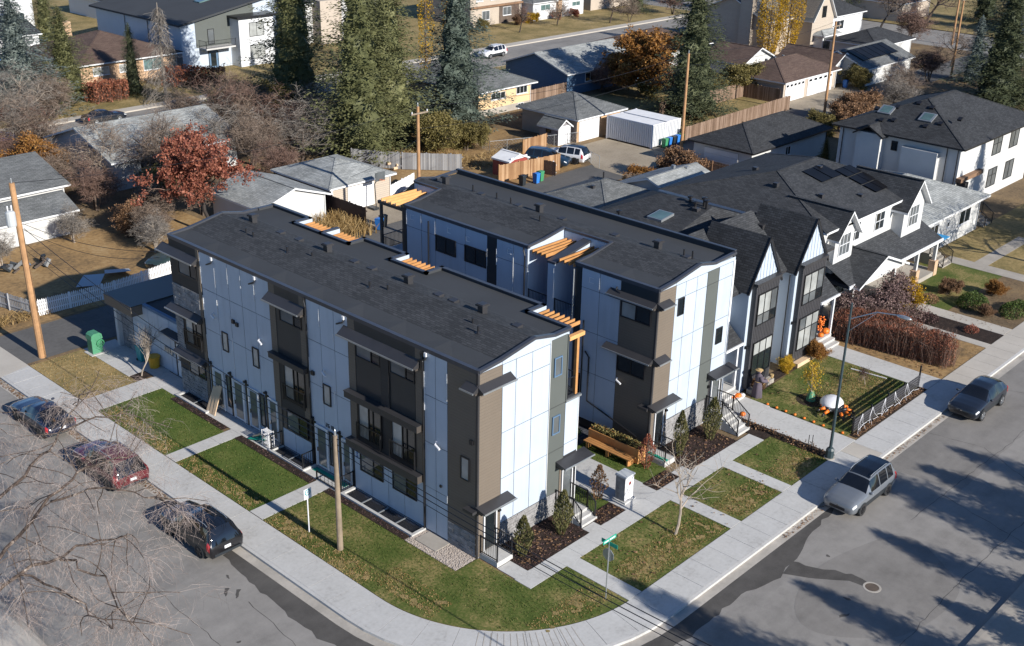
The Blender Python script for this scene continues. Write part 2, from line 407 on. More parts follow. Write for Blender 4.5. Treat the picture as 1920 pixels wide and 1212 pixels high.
def mesh(name, mb, m, uv=True, smooth=False, origin=None):
    me = bpy.data.meshes.new(name)
    v = mb.v
    if origin is not None: v = [(a[0]-origin[0], a[1]-origin[1], a[2]-origin[2]) for a in v]
    me.from_pydata(v, [], mb.f)
    if uv and len(mb.f) < 60000:
        lay = me.uv_layers.new(name='UVMap')
        co = [0.0]*(len(me.loops)*2)
        Z = Vector((0, 0, 1))
        for p in me.polygons:
            n = p.normal
            t = Z.cross(n)
            if t.length < 1e-3: t = Vector((1, 0, 0))
            t.normalize(); b = n.cross(t)
            for li in p.loop_indices:
                q = me.vertices[me.loops[li].vertex_index].co
                if origin is not None: q = q+Vector(origin)
                co[2*li] = q.dot(t); co[2*li+1] = q.dot(b)
        lay.data.foreach_set('uv', co)
    if smooth: me.polygons.foreach_set('use_smooth', [True]*len(me.polygons))
    me.materials.append(MATS[m] if isinstance(m, str) else m)
    me.update()
    return me
def worldloc(o):
    p = Vector((0, 0, 0))
    while o is not None: p = p+Vector(o.location); o = o.parent
    return p
def obj(name, mb, m, parent=None, smooth=False, stuff=False, label=None, local=False):
    """one mesh object; coordinates are world ones unless local"""
    me = mesh(name, mb, m, smooth=smooth, origin=None if (local or parent is None) else worldloc(parent))
    o = bpy.data.objects.new(name, me); COL.objects.link(o); o.parent = parent
    if stuff: o['kind'] = 'stuff'
    if label: o['label'] = label
    return o
def inst(name, me, parent, loc=(0, 0, 0), rz=0, sc=None):
    o = bpy.data.objects.new(name, me); COL.objects.link(o); o.parent = parent; o.location = loc
    if rz: o.rotation_euler = (0, 0, rz)
    if sc: o.scale = sc if isinstance(sc, tuple) else (sc, sc, sc)
    return o
def tag(o, label, cat, group=None):
    o['label'] = label; o['category'] = cat
    if group: o['group'] = group
    return o
def thing(name, label, cat, loc=(0, 0, 0), rz=0, group=None):
    o = bpy.data.objects.new(name, None); COL.objects.link(o); o.empty_display_size = 0.3
    o.location = loc; o.rotation_euler = (0, 0, rz)
    return tag(o, label, cat, group)
def struct(name, mb, m, smooth=False):
    o = obj(name, mb, m, smooth=smooth); o['kind'] = 'structure'; return o
def stuff(name, mb, m, label, cat):
    o = obj(name, mb, m); o['kind'] = 'stuff'; return tag(o, label, cat)
def copy_tree(o, parent=None, label=None):
    c = o.copy(); COL.objects.link(c); c.parent = parent
    if label: c['label'] = label
    for ch in o.children: copy_tree(ch, c)
    return c

# walls are axis-aligned: a Plane turns (along, height, outward depth) into a world box
class Pl:
    def __init__(s, face, at): s.face = face; s.at = at
    def box(s, mb, u0, u1, z0, z1, d0, d1):
        a = s.at
        if s.face == 'W': mb.box(a-d1, a-d0, u0, u1, z0, z1)
        elif s.face == 'E': mb.box(a+d0, a+d1, u0, u1, z0, z1)
        elif s.face == 'S': mb.box(u0, u1, a-d1, a-d0, z0, z1)
        else: mb.box(u0, u1, a+d0, a+d1, z0, z1)
        return mb
    def pt(s, u, z, d):
        return {'W': (s.at-d, u, z), 'E': (s.at+d, u, z), 'S': (u, s.at-d, z), 'N': (u, s.at+d, z)}[s.face]
def pbox(name, pl, u0, u1, z0, z1, d0, d1, m, parent): return obj(name, pl.box(MB(), u0, u1, z0, z1, d0, d1), m, parent)
def window(par, pl, u0, u1, z0, z1, cols=(0.5,), rows=(), frame='metal_black', glass='glass_dark', d=0.0, fw=0.06, fd=0.07, sill=False, gl=None, name='window', mw=None):
    """frame ring with mullions; every pane is a piece of its own"""
    f = MB(); mw = mw or fw*0.8
    pl.box(f, u0, u1, z1-fw, z1, d+.01, d+fd); pl.box(f, u0, u1, z0, z0+fw, d+.01, d+fd)
    pl.box(f, u0, u0+fw, z0+fw, z1-fw, d+.01, d+fd); pl.box(f, u1-fw, u1, z0+fw, z1-fw, d+.01, d+fd)
    us = [u0+fw]+[u0+(u1-u0)*c for c in cols]+[u1-fw]
    zs = [z0+fw]+[z0+(z1-z0)*c for c in rows]+[z1-fw]
    for c in us[1:-1]: pl.box(f, c-mw/2, c+mw/2, z0+fw, z1-fw, d+.01, d+fd*.9)
    for r in zs[1:-1]: pl.box(f, u0+fw, u1-fw, r-mw/2, r+mw/2, d+.01, d+fd*.85)
    wo = obj(name, f, frame, par)
    k = 0
    for i in range(len(us)-1):
        for j in range(len(zs)-1):
            g = gl[k % len(gl)] if gl else glass
            k += 1
            pbox('pane', pl, us[i]+(mw/2 if i else 0), us[i+1]-(mw/2 if i < len(us)-2 else 0), zs[j]+(mw/2 if j else 0), zs[j+1]-(mw/2 if j < len(zs)-2 else 0), d+.005, d+.03, g, wo)
    if sill: pbox('sill', pl, u0-.06, u1+.06, z0-.07, z0-.003, d+.01, d+.12, frame, wo)
    return wo
def door(par, pl, u0, u1, z0, z1, m='paint_darkgrey', glass='glass_dark', d=0.0, lite=(0.2, 0.8, 0.1, 0.92), frame='metal_black', hside=1):
    f = MB()
    pl.box(f, u0-.07, u0, z0, z1+.07, d+.01, d+.09); pl.box(f, u1, u1+.07, z0, z1+.07, d+.01, d+.09); pl.box(f, u0, u1, z1, z1+.07, d+.01, d+.09)
    do = obj('door', pl.box(MB(), u0, u1, z0, z1, d+.005, d+.05), m, par)
    obj('door_frame', f, frame, do)
    if lite:
        a, b, c, e = lite
        pbox('pane', pl, u0+(u1-u0)*a, u0+(u1-u0)*b, z0+(z1-z0)*c, z0+(z1-z0)*e, d+.052, d+.06, glass, do)
    hu = u1-.12 if hside > 0 else u0+.08
    pbox('handle', pl, hu, hu+.04, z0+.9, z0+1.15, d+.052, d+.11, 'chrome', do)
    return do
def railing(par, pts, h=0.95, gap=0.12, m='metal_black', name='railing', base=None):
    """posts, top and bottom rail, balusters; pts are (x, y, z) of the foot line"""
    r = MB(); b = MB()
    for p, q in zip(pts, pts[1:]):
        p, q = Vector(p), Vector(q)
        L = (q-p).length
        if L < .05: continue
        Z = Vector((0, 0, 1))
        for o in (p, q): r.box(o.x-.03, o.x+.03, o.y-.03, o.y+.03, o.z, o.z+h+.04)
        r.beam(p+Z*h, q+Z*h, .05, .04); r.beam(p+Z*.1, q+Z*.1, .04, .03)
        n = max(1, int(L/gap))
        for i in range(1, n):
            c = p.lerp(q, i/n)
            b.box(c.x-.009, c.x+.009, c.y-.009, c.y+.009, c.z+.1, c.z+h-.02)
    ro = obj(name, r, m, par)
    if b.v: obj('balusters', b, m, ro, stuff=True)
    return ro
# ------------------------------------------------------------------ ground, streets, walks
XI, YI, RI = -5.15, -7.08, 8.0                       # inner sidewalk edge and corner radius
CX, CY = XI+RI, YI+RI
def corner_arc(r, n=14, a0=180, a1=270):
    return [(CX+r*math.cos(RD(a0+(a1-a0)*i/n)), CY+r*math.sin(RD(a0+(a1-a0)*i/n))) for i in range(n+1)]
def sheet(poly, z): return MB().face(*[(x, y, z) for x, y in poly])
def rect(x0, x1, y0, y1): return [(x0, y0), (x1, y0), (x1, y1), (x0, y1)]
struct('road', sheet(rect(-300, 420, -300, 420), -0.15), 'asphalt')
WELLS = [(-0.78, 0.0, 21.35, 24.25), (-0.78, 0.0, 12.2, 14.95), (-0.82, 0.0, 3.6, 8.75)]
gb = MB()
xs = [XI, -0.95, 0.0, 150.0]
ys = [CY]+sorted([w[2] for w in WELLS]+[w[3] for w in WELLS])+[81.0]
for xa, xb in zip(xs, xs[1:]):
    for ya, yb in zip(ys, ys[1:]):
        cx, cy = (xa+xb)/2, (ya+yb)/2
        if any(w[2] < cy < w[3] for w in WELLS) and xa == -0.95: 
            continue
        gb.face((xa, ya, -.03), (xb, ya, -.03), (xb, yb, -.03), (xa, yb, -.03))
gb.face(*[(x, y, -.03) for x, y in corner_arc(RI)+[(150, YI), (150, CY)]])
struct('ground', gb, 'yard_dirt')
struct('ground', sheet(rect(-300, -18.9, -300, 420), -.03), 'lawn_dry')
struct('ground', sheet(rect(-8, 420, -300, -21.2), -.03), 'lawn_dry')
struct('ground', sheet(rect(-7, 150, 92.6, 420), -.03), 'lawn_dry')
struct('ground', sheet(rect(166, 420, 92.6, 420), -.03), 'lawn_dry')
struct('ground', sheet(rect(166, 420, -7, 81), -.03), 'lawn_dry')
# kerbs
def kerb(inner, outer, ztop=0.0, zb=-0.16, m='concrete'):
    k = MB()
    for (a, b), (c, d_) in zip(zip(inner, inner[1:]), zip(outer, outer[1:])):
        k.face((*a, ztop), (*c, ztop-.012), (*d_, ztop-.012), (*b, ztop))
        k.face((*c, ztop-.012), (*c, zb), (*d_, zb), (*d_, ztop-.012))
    return k
SW = 1.80
ri, ro = RI+SW, RI+SW+.17
line_in = [(XI-SW, 80.8)]+corner_arc(ri)+[(150, YI-SW)]
line_out = [(XI-SW-.17, 80.8)]+corner_arc(ro)+[(150, YI-SW-.17)]
struct('kerb', kerb(line_in, line_out), 'concrete')
line_g = [(XI-SW-.62, 80.8)]+corner_arc(ro+.45)+[(150, YI-SW-.62)]
gut = MB()
for (a, b), (c, d_) in zip(zip(line_out, line_out[1:]), zip(line_g, line_g[1:])):
    gut.face((*a, -.143), (*c, -.146), (*d_, -.146), (*b, -.143))
struct('gutter', gut, 'kerb_face')
struct('kerb', kerb([(-17.2, 80.8), (-17.2, -300)], [(-17.0, 80.8), (-17.0, -300)]), 'concrete_old')
struct('kerb', kerb([(-8, -19.4), (150, -19.4)], [(-8, -19.2), (150, -19.2)]), 'concrete_old')
struct('sidewalk', sheet(rect(-19, -17.2, -300, 80.8), -.004), 'concrete_warm')
struct('sidewalk', sheet(rect(-8, 150, -21.3, -19.4), -.004), 'concrete_old')
struct('kerb', kerb([(-7, 81.2), (150, 81.2)], [(-7, 81.4), (150, 81.4)]), 'concrete_old')
struct('kerb', kerb([(150, 91.2), (-7, 91.2)], [(150, 91.0), (-7, 91.0)]), 'concrete_warm')
struct('sidewalk', sheet(rect(-7, 150, 91.2, 92.7), -.004), 'concrete_warm')
# the corner sidewalk, slab by slab
swk = struct('sidewalk', MB().face(*[(x, y, -.022) for x, y in [(XI, 80.8)]+corner_arc(RI)+[(150, YI), (150, YI-SW)]+corner_arc(ri)[::-1]+[(XI-SW, 80.8)]]), 'concrete_old')
def slab_me(poly, m, z=0.0, th=.02, name='slab'):
    b = MB(); b.prism(poly, 'z', z-th, z); return mesh(name, b, m)
g_ = .008
SL = 1.44
me_v = {c: slab_me(rect(XI-SW+g_, XI-g_, g_, SL-g_), c) for c in ('concrete', 'concrete_warm')}
me_h = {c: slab_me(rect(g_, SL-g_, YI-SW+g_, YI-g_), c) for c in ('concrete', 'concrete_warm')}
for i in range(40):
    y = CY+i*SL
    inst('slab', me_v['concrete_warm' if y > 34.4 else 'concrete'], swk, (0, y, random.uniform(-.002, .002)))
for i in range(38):
    x = CX+i*SL
    inst('slab', me_h['concrete_warm' if (20.3 < x < 22.6 or x > 33.5) else 'concrete'], swk, (x, 0, random.uniform(-.002, .002)))
nA = 9
for i in range(nA):
    a0, a1 = 180+90*i/nA, 180+90*(i+1)/nA
    po = corner_arc(ri-g_, 4, a0+.06, a1-.06); pi_ = corner_arc(RI+g_, 4, a0+.06, a1-.06)
    inst('slab', slab_me(po+pi_[::-1], 'concrete'), swk)
# ribs of the kerb ramp at the corner
rb = MB()
for i in range(16):
    a = 216+i*1.9
    (p,), (q,) = [corner_arc(r, 1, a, a+.1)[:1] for r in (RI+.15, ri-.1)]
    rb.beam((*p, .003), (*q, .003), .03, .006)
obj('ramp_ribs', rb, 'concrete_old', swk, stuff=True)
# dark patched asphalt along the kerb, manhole, oil spots
def ragged(pts_a, pts_b, z, jit, seed, sub=7):
    r = random.Random(seed)
    def fine(pts, j):
        out = []
        for p, q in zip(pts, pts[1:]):
            n = max(2, int(math.dist(p, q)*sub/3))
            for i in range(n):
                t = i/n; out.append((p[0]+(q[0]-p[0])*t+r.uniform(-j, j), p[1]+(q[1]-p[1])*t+r.uniform(-j, j)))
        return out+[pts[-1]]
    return sheet(fine(pts_a, 0.0)+fine(pts_b[::-1], jit), z)
gl = ro+.45
arcg = corner_arc(gl, 10)
struct('asphalt_patch', ragged([(XI-SW-.62, 8.9), (XI-SW-.62, CY)]+arcg[1:6], [(-8.1, 8.8), (-8.4, 6.2), (-8.6, 3.4), (-8.7, 0.9), (-8.1, -2.6), (-6.4, -5.9), (-5.0, -7.6)], -.146, .10, 3), 'asphalt_patch')
struct('asphalt_patch', ragged(arcg[6:]+[(16.2, YI-SW-.62)], [(-4.4, -8.6), (-1.2, -10.2), (3, -10.4), (6.6, -10.3), (9.0, -10.9), (11.4, -10.5), (13.0, -10.0), (16.2, -9.75)], -.146, .10, 4), 'asphalt_patch')
struct('asphalt_patch', ragged([(9.4, -10.8), (10.0, -11.9), (10.6, -12.7), (11.1, -13.3), (11.2, -14.0)], [(10.6, -10.6), (10.9, -11.7), (11.3, -12.5), (11.8, -13.2), (11.5, -14.0)], -.1455, .12, 5, 10), 'asphalt_patch')
pp = [(11.6+3.5*math.cos(t)*1.35*(1+.12*math.sin(3*t)), -14.6+3.0*math.sin(t)*(1+.10*math.cos(2*t+1))) for t in [2*math.pi*i/46 for i in range(46)]]
struct('asphalt_patch', sheet(pp, -.1465), 'asphalt_mid')
struct('asphalt_patch', ragged([(22, YI-SW-.62), (60, YI-SW-.62)], [(22.5, -13.6), (60, -13.2)], -.1468, .05, 8), 'asphalt_mid')
mh = thing('manhole', 'round rusty manhole cover in the patched road beside the street corner', 'manhole', (11.4, -14.3, -.15))
obj('cover', MB().lathe([(0, .016), (.30, .016), (.31, .008)], (11.4, -14.3, -.15), 24), 'bark', mh)
obj('rim', MB().lathe([(.315, .008), (.325, .014), (.41, .012), (.42, .002)], (11.4, -14.3, -.15), 24), 'kerb_face', mh)
sp = MB()
for (x, y, a, b, t) in [(-9.6, 6.3, .30, .07, .8), (-9.3, 5.85, .34, .06, .8), (-8.9, 7.2, .15, .05, 1.2), (-11.2, 3.0, .10, .07, 0), (4.6, -15.6, .10, .16, .3), (8.6, -14.4, .30, .07, -.5), (9.8, -13.9, .10, .15, .2), (12.2, -11.6, .08, .13, 0)]:
    sp.face(*[(x+(a*math.cos(q)*math.cos(t)-b*math.sin(q)*math.sin(t))*(1+.3*math.sin(3*q+x)), y+(a*math.cos(q)*math.sin(t)+b*math.sin(q)*math.cos(t))*(1+.3*math.sin(2*q+y)), -.1445) for q in [2*math.pi*i/14+.0 for i in range(14)]])
struct('oil_stains', sp, 'asphalt_patch')
ck = MB()
def crack(pts, wdt=.035):
    r = random.Random(len(pts)*7+int(pts[0][0]*10))
    for p, q in zip(pts, pts[1:]):
        n = max(2, int(math.dist(p, q)/.5)); last = Vector((*p, -.1442))
        for i in range(1, n+1):
            c = Vector((p[0]+(q[0]-p[0])*i/n+r.uniform(-.06, .06), p[1]+(q[1]-p[1])*i/n+r.uniform(-.06, .06), -.1442))
            t = (c-last).normalized(); u = Vector((-t.y, t.x, 0))*wdt*r.uniform(.4, 1)
            ck.face(last-u/2, c-u/2, c+u/2, last+u/2); last = c
for pts in ([(-12.1, 22), (-11.6, 12), (-11.9, 2), (-11.2, -9)], [(-9.3, 5), (-9.9, -2), (-8.6, -9)], [(-16, 9), (-11.6, 8)], [(18, -13), (30, -13.4), (48, -13.1)], [(26, -16), (28, -12.5), (27.4, -9.6)], [(36, -10), (37.5, -14), (36.6, -19)], [(4, -17.3), (14, -17.0), (24, -17.2)], [(-3, -14), (4, -13.2)], [(20, -18), (21.5, -13)]): crack(pts)
struct('road_cracks', ck, 'asphalt_patch')

# lane behind the lots
struct('lane', sheet(rect(XI-SW-.6, 150, 34.7, 39.9), -.012), 'asphalt_lane')
struct('lane_apron', sheet([(XI-SW-.55, 33.9), (XI, 34.4), (XI, 40.2), (XI-SW-.55, 40.8)], .004), 'concrete_warm')
# front paths: concrete slabs in strips
fp = struct('path', sheet(rect(0.06, 19.6, -3.38, -2.38), -.018), 'concrete_old')
def strip(x0, x1, y0, y1, n, along='x', m='concrete', z=.012, par=None, th=.03):
    for i in range(n):
        if along == 'x': a, b = x0+(x1-x0)*i/n, x0+(x1-x0)*(i+1)/n; po = rect(a+.006, b-.006, y0, y1)
        else: a, b = y0+(y1-y0)*i/n, y0+(y1-y0)*(i+1)/n; po = rect(x0, x1, a+.006, b-.006)
        inst('slab', slab_me(po, m, z, th), par or fp)
strip(.06, 19.6, -3.38, -2.38, 16)
strip(.12, 1.16, -2.376, -1.24, 1)
for xa in (2.55, 10.66, 15.44): strip(xa, xa+.92, YI+.006, -3.384, 3, 'y')
strip(5.43, 6.75, -2.376, -1.9, 1)
strip(12.9, 13.9, -2.376, -1.8, 1)
strip(8.3, 11.0, -2.376, 6.0, 6, 'y')
strip(-5.13, -.95, 25.9, 27.68, 3, 'x')
strip(-.945, .6, 24.5, 27.6, 2, 'y'); strip(-5.13, -.93, 17.66, 18.64, 3, 'x'); strip(-5.13, -.95, 9.8, 10.86, 3, 'x')
strip(-.925, -.02, 15.0, 21.3, 5, 'y'); strip(-.945, -.02, 8.78, 12.17, 3, 'y')
strip(-1.55, .68, 28.7, 34.3, 4, 'y'); strip(-.42, .68, 27.62, 28.68, 1)
strip(.0, .68, 24.5, 24.9, 1)
strip(20.95, 22.0, -7.07, 1.5, 6, 'y', z=.014); strip(22.0, 23.4, -1.4, 1.5, 2, 'y', z=.014); strip(22.0, 23.3, -7.07, -1.41, 4, 'y', z=.014)
strip(32.4, 34.4, -7.07, .6, 6, 'y', z=.014)
strip(41.2, 42.0, -7.07, 1.9, 5, 'y', 'concrete_warm', z=.014); strip(44.2, 45.6, -7.07, 3, 5, 'y', 'concrete_warm', z=.014)
strip(55.5, 57.0, -7.07, 2.5, 6, 'y', 'concrete_old', z=.014); strip(57.0, 66, -.6, .5, 6, 'x', 'concrete_old', z=.014)
# lawns
def lawn(poly, m='lawn', z=.004): return struct('lawn', sheet(poly, z), m)
LAWN = []
def lawnr(x0, x1, y0, y1, m='lawn', dens=90): 
    lawn(rect(x0, x1, y0, y1), m); LAWN.append((x0, x1, y0, y1, m, dens))
lawnr(-5.13, -1.56, 27.7, 34.3, 'lawn_dry')
lawnr(-5.13, -1.38, 18.66, 25.88, 'lawn_lush'); lawnr(-1.38, -.95, 24.3, 25.88, 'lawn_lush')
lawnr(-5.13, -1.42, 10.88, 17.64, 'lawn_lush')
lawn([(XI+.02, 9.78), (XI+.02, CY)]+[p for p in corner_arc(RI-.02, 30)[1:] if p[0] < 2.5]+[(2.53, YI+.03), (2.53, -3.4), (.04, -3.4), (.04, -.03), (-1.4, -.03), (-1.4, 9.78)], 'lawn')
LAWN += [(-5.1, -1.4, 0, 9.78, 'lawn', 90), (-3.0, 0, -5.2, 0, 'lawn', 90), (.06, 2.5, -6.7, -3.42, 'lawn', 90)]
for a, b in ((3.49, 10.64), (11.6, 15.42), (16.38, 20.2)): lawnr(a, b, YI+.02, -3.4, 'lawn')
lawnr(6.9, 8.28, -1.3, 4.5, 'lawn_lush'); lawnr(11.02, 13.1, -1.4, 3.6, 'lawn_lush')
lawn([(23.32, -6.5), (32.38, -6.5), (32.38, .3), (29, .2), (23.42, .0)], 'lawn'); LAWN.append((23.4, 32.3, -6.4, 0, 'lawn', 70))
lawn(rect(34.42, 41.18, -7.05, 2), 'lawn_brown'); LAWN.append((36.5, 41, -7, 1, 'lawn_brown', 30))
lawn(rect(42.02, 44.18, -7.05, 3), 'mulch'); lawn(rect(45.62, 55.48, -7.05, -2.4), 'yard_dirt'); lawn(rect(45.62, 55.48, -2.39, 3.9), 'lawn'); lawn(rect(57.02, 150, -7.05, 3.9), 'lawn_dry')
# beds
def bed(x0, x1, y0, y1, m='mulch', z=.02): return struct('mulch_bed' if m == 'mulch' else 'gravel_bed', sheet(rect(x0, x1, y0, y1), z), m)
bed(-1.37, -.93, 18.9, 24.28); bed(-1.41, -.93, 10.9, 17.64); bed(-1.4, -.97, 3.6, 9.78)
bed(.98, 5.42, -2.37, -.02); bed(6.3, 8.28, -2.37, -1.32); bed(10.9, 12.88, -2.37, -1.42); bed(13.92, 18.4, -2.37, .25)
bed(-1.44, -.46, 27.72, 28.68)
bed(-1.38, -.02, 0.0, 3.55, 'gravel', .012)
bed(23.6, 32.38, -7.05, -6.62); bed(20.22, 20.93, -7.05, -3.4); bed(19.62, 20.93, -3.4, 1.0)
bed(26.4, 32.3, .25, .98)
struct('patio', sheet(rect(8.28, 13.45, 3.7, 22), .01), 'pavers')
ps = struct('paving_stone', MB().box(-1.0, -.05, 1.75, 3.2, .0, .05), 'concrete_old')
# grass blades over the near lawns
def blades(rects, m, nm, label, seed, h=.07, wd=.022):
    r = random.Random(seed); b = MB()
    for x0, x1, y0, y1, dens in rects:
        for _ in range(int((x1-x0)*(y1-y0)*dens)):
            x, y = r.uniform(x0, x1), r.uniform(y0, y1)
            if (x < CX and y < CY) and math.hypot(x-CX, y-CY) > RI-.06: continue
            if x > -1.36 and x < .1 and -.9 < y < 9.8: continue
            a = r.uniform(0, 6.28); k = r.uniform(.5, 1.2); c, s_ = math.cos(a)*wd*k, math.sin(a)*wd*k
            lx, ly = r.uniform(-.03, .03), r.uniform(-.03, .03)
            n = len(b.v)
            b.v += [(x-c, y-s_, .003), (x+c, y+s_, .003), (x+lx, y+ly, .003+h*k)]
            b.f.append((n, n+1, n+2))
    return stuff(nm, b, m, label, 'grass')
blades([(a, b, c, e, dn) for a, b, c, e, m, dn in LAWN if m in ('lawn', 'lawn_lush')], 'grass_blade', 'grass', 'short green mown grass blades on the front lawns', 1)
blades([(a, b, c, e, dn*.8) for a, b, c, e, m, dn in LAWN if m in ('lawn_dry', 'lawn_brown')], 'dry_blade', 'grass', 'short dry straw coloured grass on the lane side and hedge lawns', 2)
# worn straw coloured turf along the walks
wr_ = random.Random(21); wz = [.0075]
def worn(x0, x1, y0, y1, n, s0=.07, s1=.30):
    b = MB()
    for _ in range(n):
        x, y = wr_.uniform(x0, x1), wr_.uniform(y0, y1); a, c, t = wr_.uniform(s0, s1), wr_.uniform(s0, s1)*.6, wr_.uniform(0, 3.1); wz[0] += .00005; ph = wr_.uniform(0, 6)
        b.face(*[(x+(a*math.cos(q)*math.cos(t)-c*math.sin(q)*math.sin(t))*(1+.25*math.sin(3*q+ph)), y+(a*math.cos(q)*math.sin(t)+c*math.sin(q)*math.cos(t))*(1+.25*math.sin(4*q+ph)), wz[0]) for q in [2*math.pi*i/16 for i in range(16)]])
    o = struct('worn_turf', b, 'lawn_dry'); return o
WORN = [(-4.95, -4.3, 19.0, 25.4, 30), (-4.95, -4.1, 11.2, 17.4, 27), (-4.95, -4.2, 2.5, 9.4, 27), (-4.4, -3.4, -1.5, 2, 10), (-1.8, 1.8, -6.2, -5.2, 15), (4.0, 10.3, -6.7, -5.2, 35), (12.0, 15.2, -6.7, -5.4, 17), (16.8, 20, -6.7, -5.5, 13), (26, 31.8, -5.2, -2.2, 20)]
for w4 in WORN: worn(*w4)
blades([(a-.2, b+.3, c-.2, e+.2, 170) for a, b, c, e, n in WORN], 'dry_blade', 'grass', 'worn straw coloured turf along the sidewalk edges', 5)
# fallen leaves and mulch chips
lv = MB(); r = random.Random(12)
for x0, x1, y0, y1, n in [(1.2, 5.3, -2.3, -.3, 170), (14, 18.3, -2.3, -.2, 150), (23.7, 32.3, -7.0, -6.65, 420), (6.4, 8.2, -2.3, -1.4, 60), (11, 12.8, -2.3, -1.5, 60), (20.3, 20.9, -7, 0, 90), (24, 32, -6, 0, 70), (3.6, 20, -7, -3.5, 160), (34.6, 36, -7, 1, 140)]:
    for _ in range(n):
        x, y, k, a = r.uniform(x0, x1), r.uniform(y0, y1), r.uniform(.03, .08), r.uniform(0, 6.3)
        z = .03+r.uniform(0, .03)
        q = [(x+k*math.cos(a+t), y+k*math.sin(a+t), z+r.uniform(-.005, .04)) for t in (0, 1.6, 3.1, 4.7)]
        lv.face(*q)
for x0, x1, y0, y1, n in [(-7.5, -7.15, 12, 36, 1700), (12, 30, -9.4, -9.12, 420), (44, 55, -7, -2.5, 500)]:
    for _ in range(n):
        x, y, k, a = r.uniform(x0, x1), r.uniform(y0, y1), r.uniform(.02, .05), r.uniform(0, 6.3); z = (-.135 if y1 < -8 or x1 < -6 else .02)+r.uniform(0, .02)
        lv.face(*[(x+k*math.cos(a+t), y+k*math.sin(a+t), z+r.uniform(-.004, .02)) for t in (0, 1.6, 3.1, 4.7)])
stuff('fallen_leaves', lv, 'leaf_brown', 'fallen brown leaves scattered over beds and lawns', 'leaves')
ch = MB()
for x0, x1, y0, y1, n in [(1.0, 5.4, -2.36, -.05, 1500), (6.32, 8.26, -2.36, -1.34, 300), (10.92, 12.86, -2.36, -1.44, 300), (13.95, 18.38, -2.36, .2, 1500), (-1.36, -.95, 3.62, 24.2, 900)]:
    for _ in range(n):
        x, y, k, a = r.uniform(x0, x1), r.uniform(y0, y1), r.uniform(.03, .07), r.uniform(0, 6.3)
        if x < 0 and any(p < y < q for p, q in ((9.8, 10.9), (17.6, 18.9))): continue
        c, s_ = math.cos(a)*k, math.sin(a)*k
        ch.face((x-c, y-s_, .022), (x+c, y+s_, .03), (x+c*.8-s_*.4, y+s_*.8+c*.4, .05))
stuff('mulch_chips', ch, 'leaf_purple', 'dark bark mulch chips in the planting beds', 'mulch')
pb = MB()
for _ in range(1700):
    x, y = r.uniform(-1.36, -.06), r.uniform(.02, 3.5)
    if -1.05 < x and 1.7 < y < 3.25: continue
    k = r.uniform(.025, .055)
    pb.ell((x, y, .018), (k, k*r.uniform(.6, 1), k*.6), 5, 3)
stuff('pebbles', pb, 'leaf_brown' if False else 'gravel', 'tan rounded pebbles beside the corner building', 'pebbles')
# ------------------------------------------------------------------ the two townhouse rows on the corner
def stones(par, pl, u0, u1, z0, z1, seed=0, d=0.0):
    r = random.Random(seed); b = MB(); z = z0
    so_ = pbox('stone_base', pl, u0, u1, z0, z1, d-.005, d+.012, 'stone_joint', par)
    while z < z1-.02:
        h = min(r.choice((.08, .11, .15)), z1-z)
        u = u0
        while u < u1-.02:
            L = min(r.uniform(.18, .62), u1-u)
            pl.box(b, u+.006, u+L-.006, z+.006, z+h-.006, d+.012, d+r.uniform(.025, .065))
            u += L
        z += h
    obj('stones', b, 'stone', so_, stuff=True)
    return so_
def panels(par, pl, us, zs, m='panel_white', d=.008, th=.014, gap=.03, seed=1):
    """each cladding panel is a piece of its own, a hair out of true"""
    r = random.Random(seed+int(us[0]*10))
    for i in range(len(us)-1):
        for j in range(len(zs)-1):
            a, b, c, e = us[i]+gap/2, us[i+1]-gap/2, zs[j]+gap/2, zs[j+1]-gap/2
            pbox('panel', pl, a, b, c, e, d+r.uniform(-.002, .002), d+th+r.uniform(-.002, .003), m, par)
def eyebrow(par, pl, u0, u1, zt, depth=.48, drop=.30, end=True, top='metal_dark', name='canopy'):
    """narrow sloped canopy with a metal drip edge and a boxed soffit"""
    b = MB()
    def prof(q): return [pl.pt(q, zt, .0), pl.pt(q, zt-drop, depth), pl.pt(q, zt-drop-.07, depth), pl.pt(q, zt-drop-.07, 0)]
    A, B = prof(u0), prof(u1)
    for i in range(4):
        j = (i+1) % 4
        b.face(A[i], A[j], B[j], B[i])
    b.face(*A[::-1]); b.face(*B)
    c = obj(name, b, top, par)
    e = MB(); pl.box(e, u0-.02, u1+.02, zt-drop-.065, zt-drop+.012, depth+.002, depth+.045)
    obj('drip_edge', e, 'galv', c)
    s_ = MB(); pl.box(s_, u0+.05, u1-.05, zt-drop-.20, zt-drop-.072, .0, depth*.6)
    obj('soffit', s_, 'soffit_brown', c)
    return c
def ledge(par, pl, u0, u1, z0, z1, depth=.42):
    c = pbox('ledge', pl, u0, u1, z0, z1, 0, depth, 'soffit_brown', par)
    pbox('flashing', pl, u0-.02, u1+.02, z1+.001, z1+.03, 0, depth+.03, 'metal_dark', c)
    return c
def cctv(par, pl, u, z):
    m = MB(); pl.box(m, u-.05, u+.05, z-.05, z+.05, .02, .07)
    c = obj('camera_mount', m, 'plastic_white', par)
    t = MB(); p = Vector(pl.pt(u, z, .07)); q = Vector(pl.pt(u-.08, z-.02, .22)); t.beam(p, q, .04, .04)
    e = Vector(pl.pt(u-.42, z-.13, .26)); t.tube([q, e], .055, 8)
    obj('camera_body', t, 'plastic_white', c)
    return c
def sconce(par, pl, u, z, lit=False):
    b = MB(); pl.box(b, u-.05, u+.05, z-.1, z+.1, .02, .08); pl.box(b, u-.07, u+.07, z-.02, z+.08, .08, .2)
    return obj('wall_light', b, 'metal_black', par)
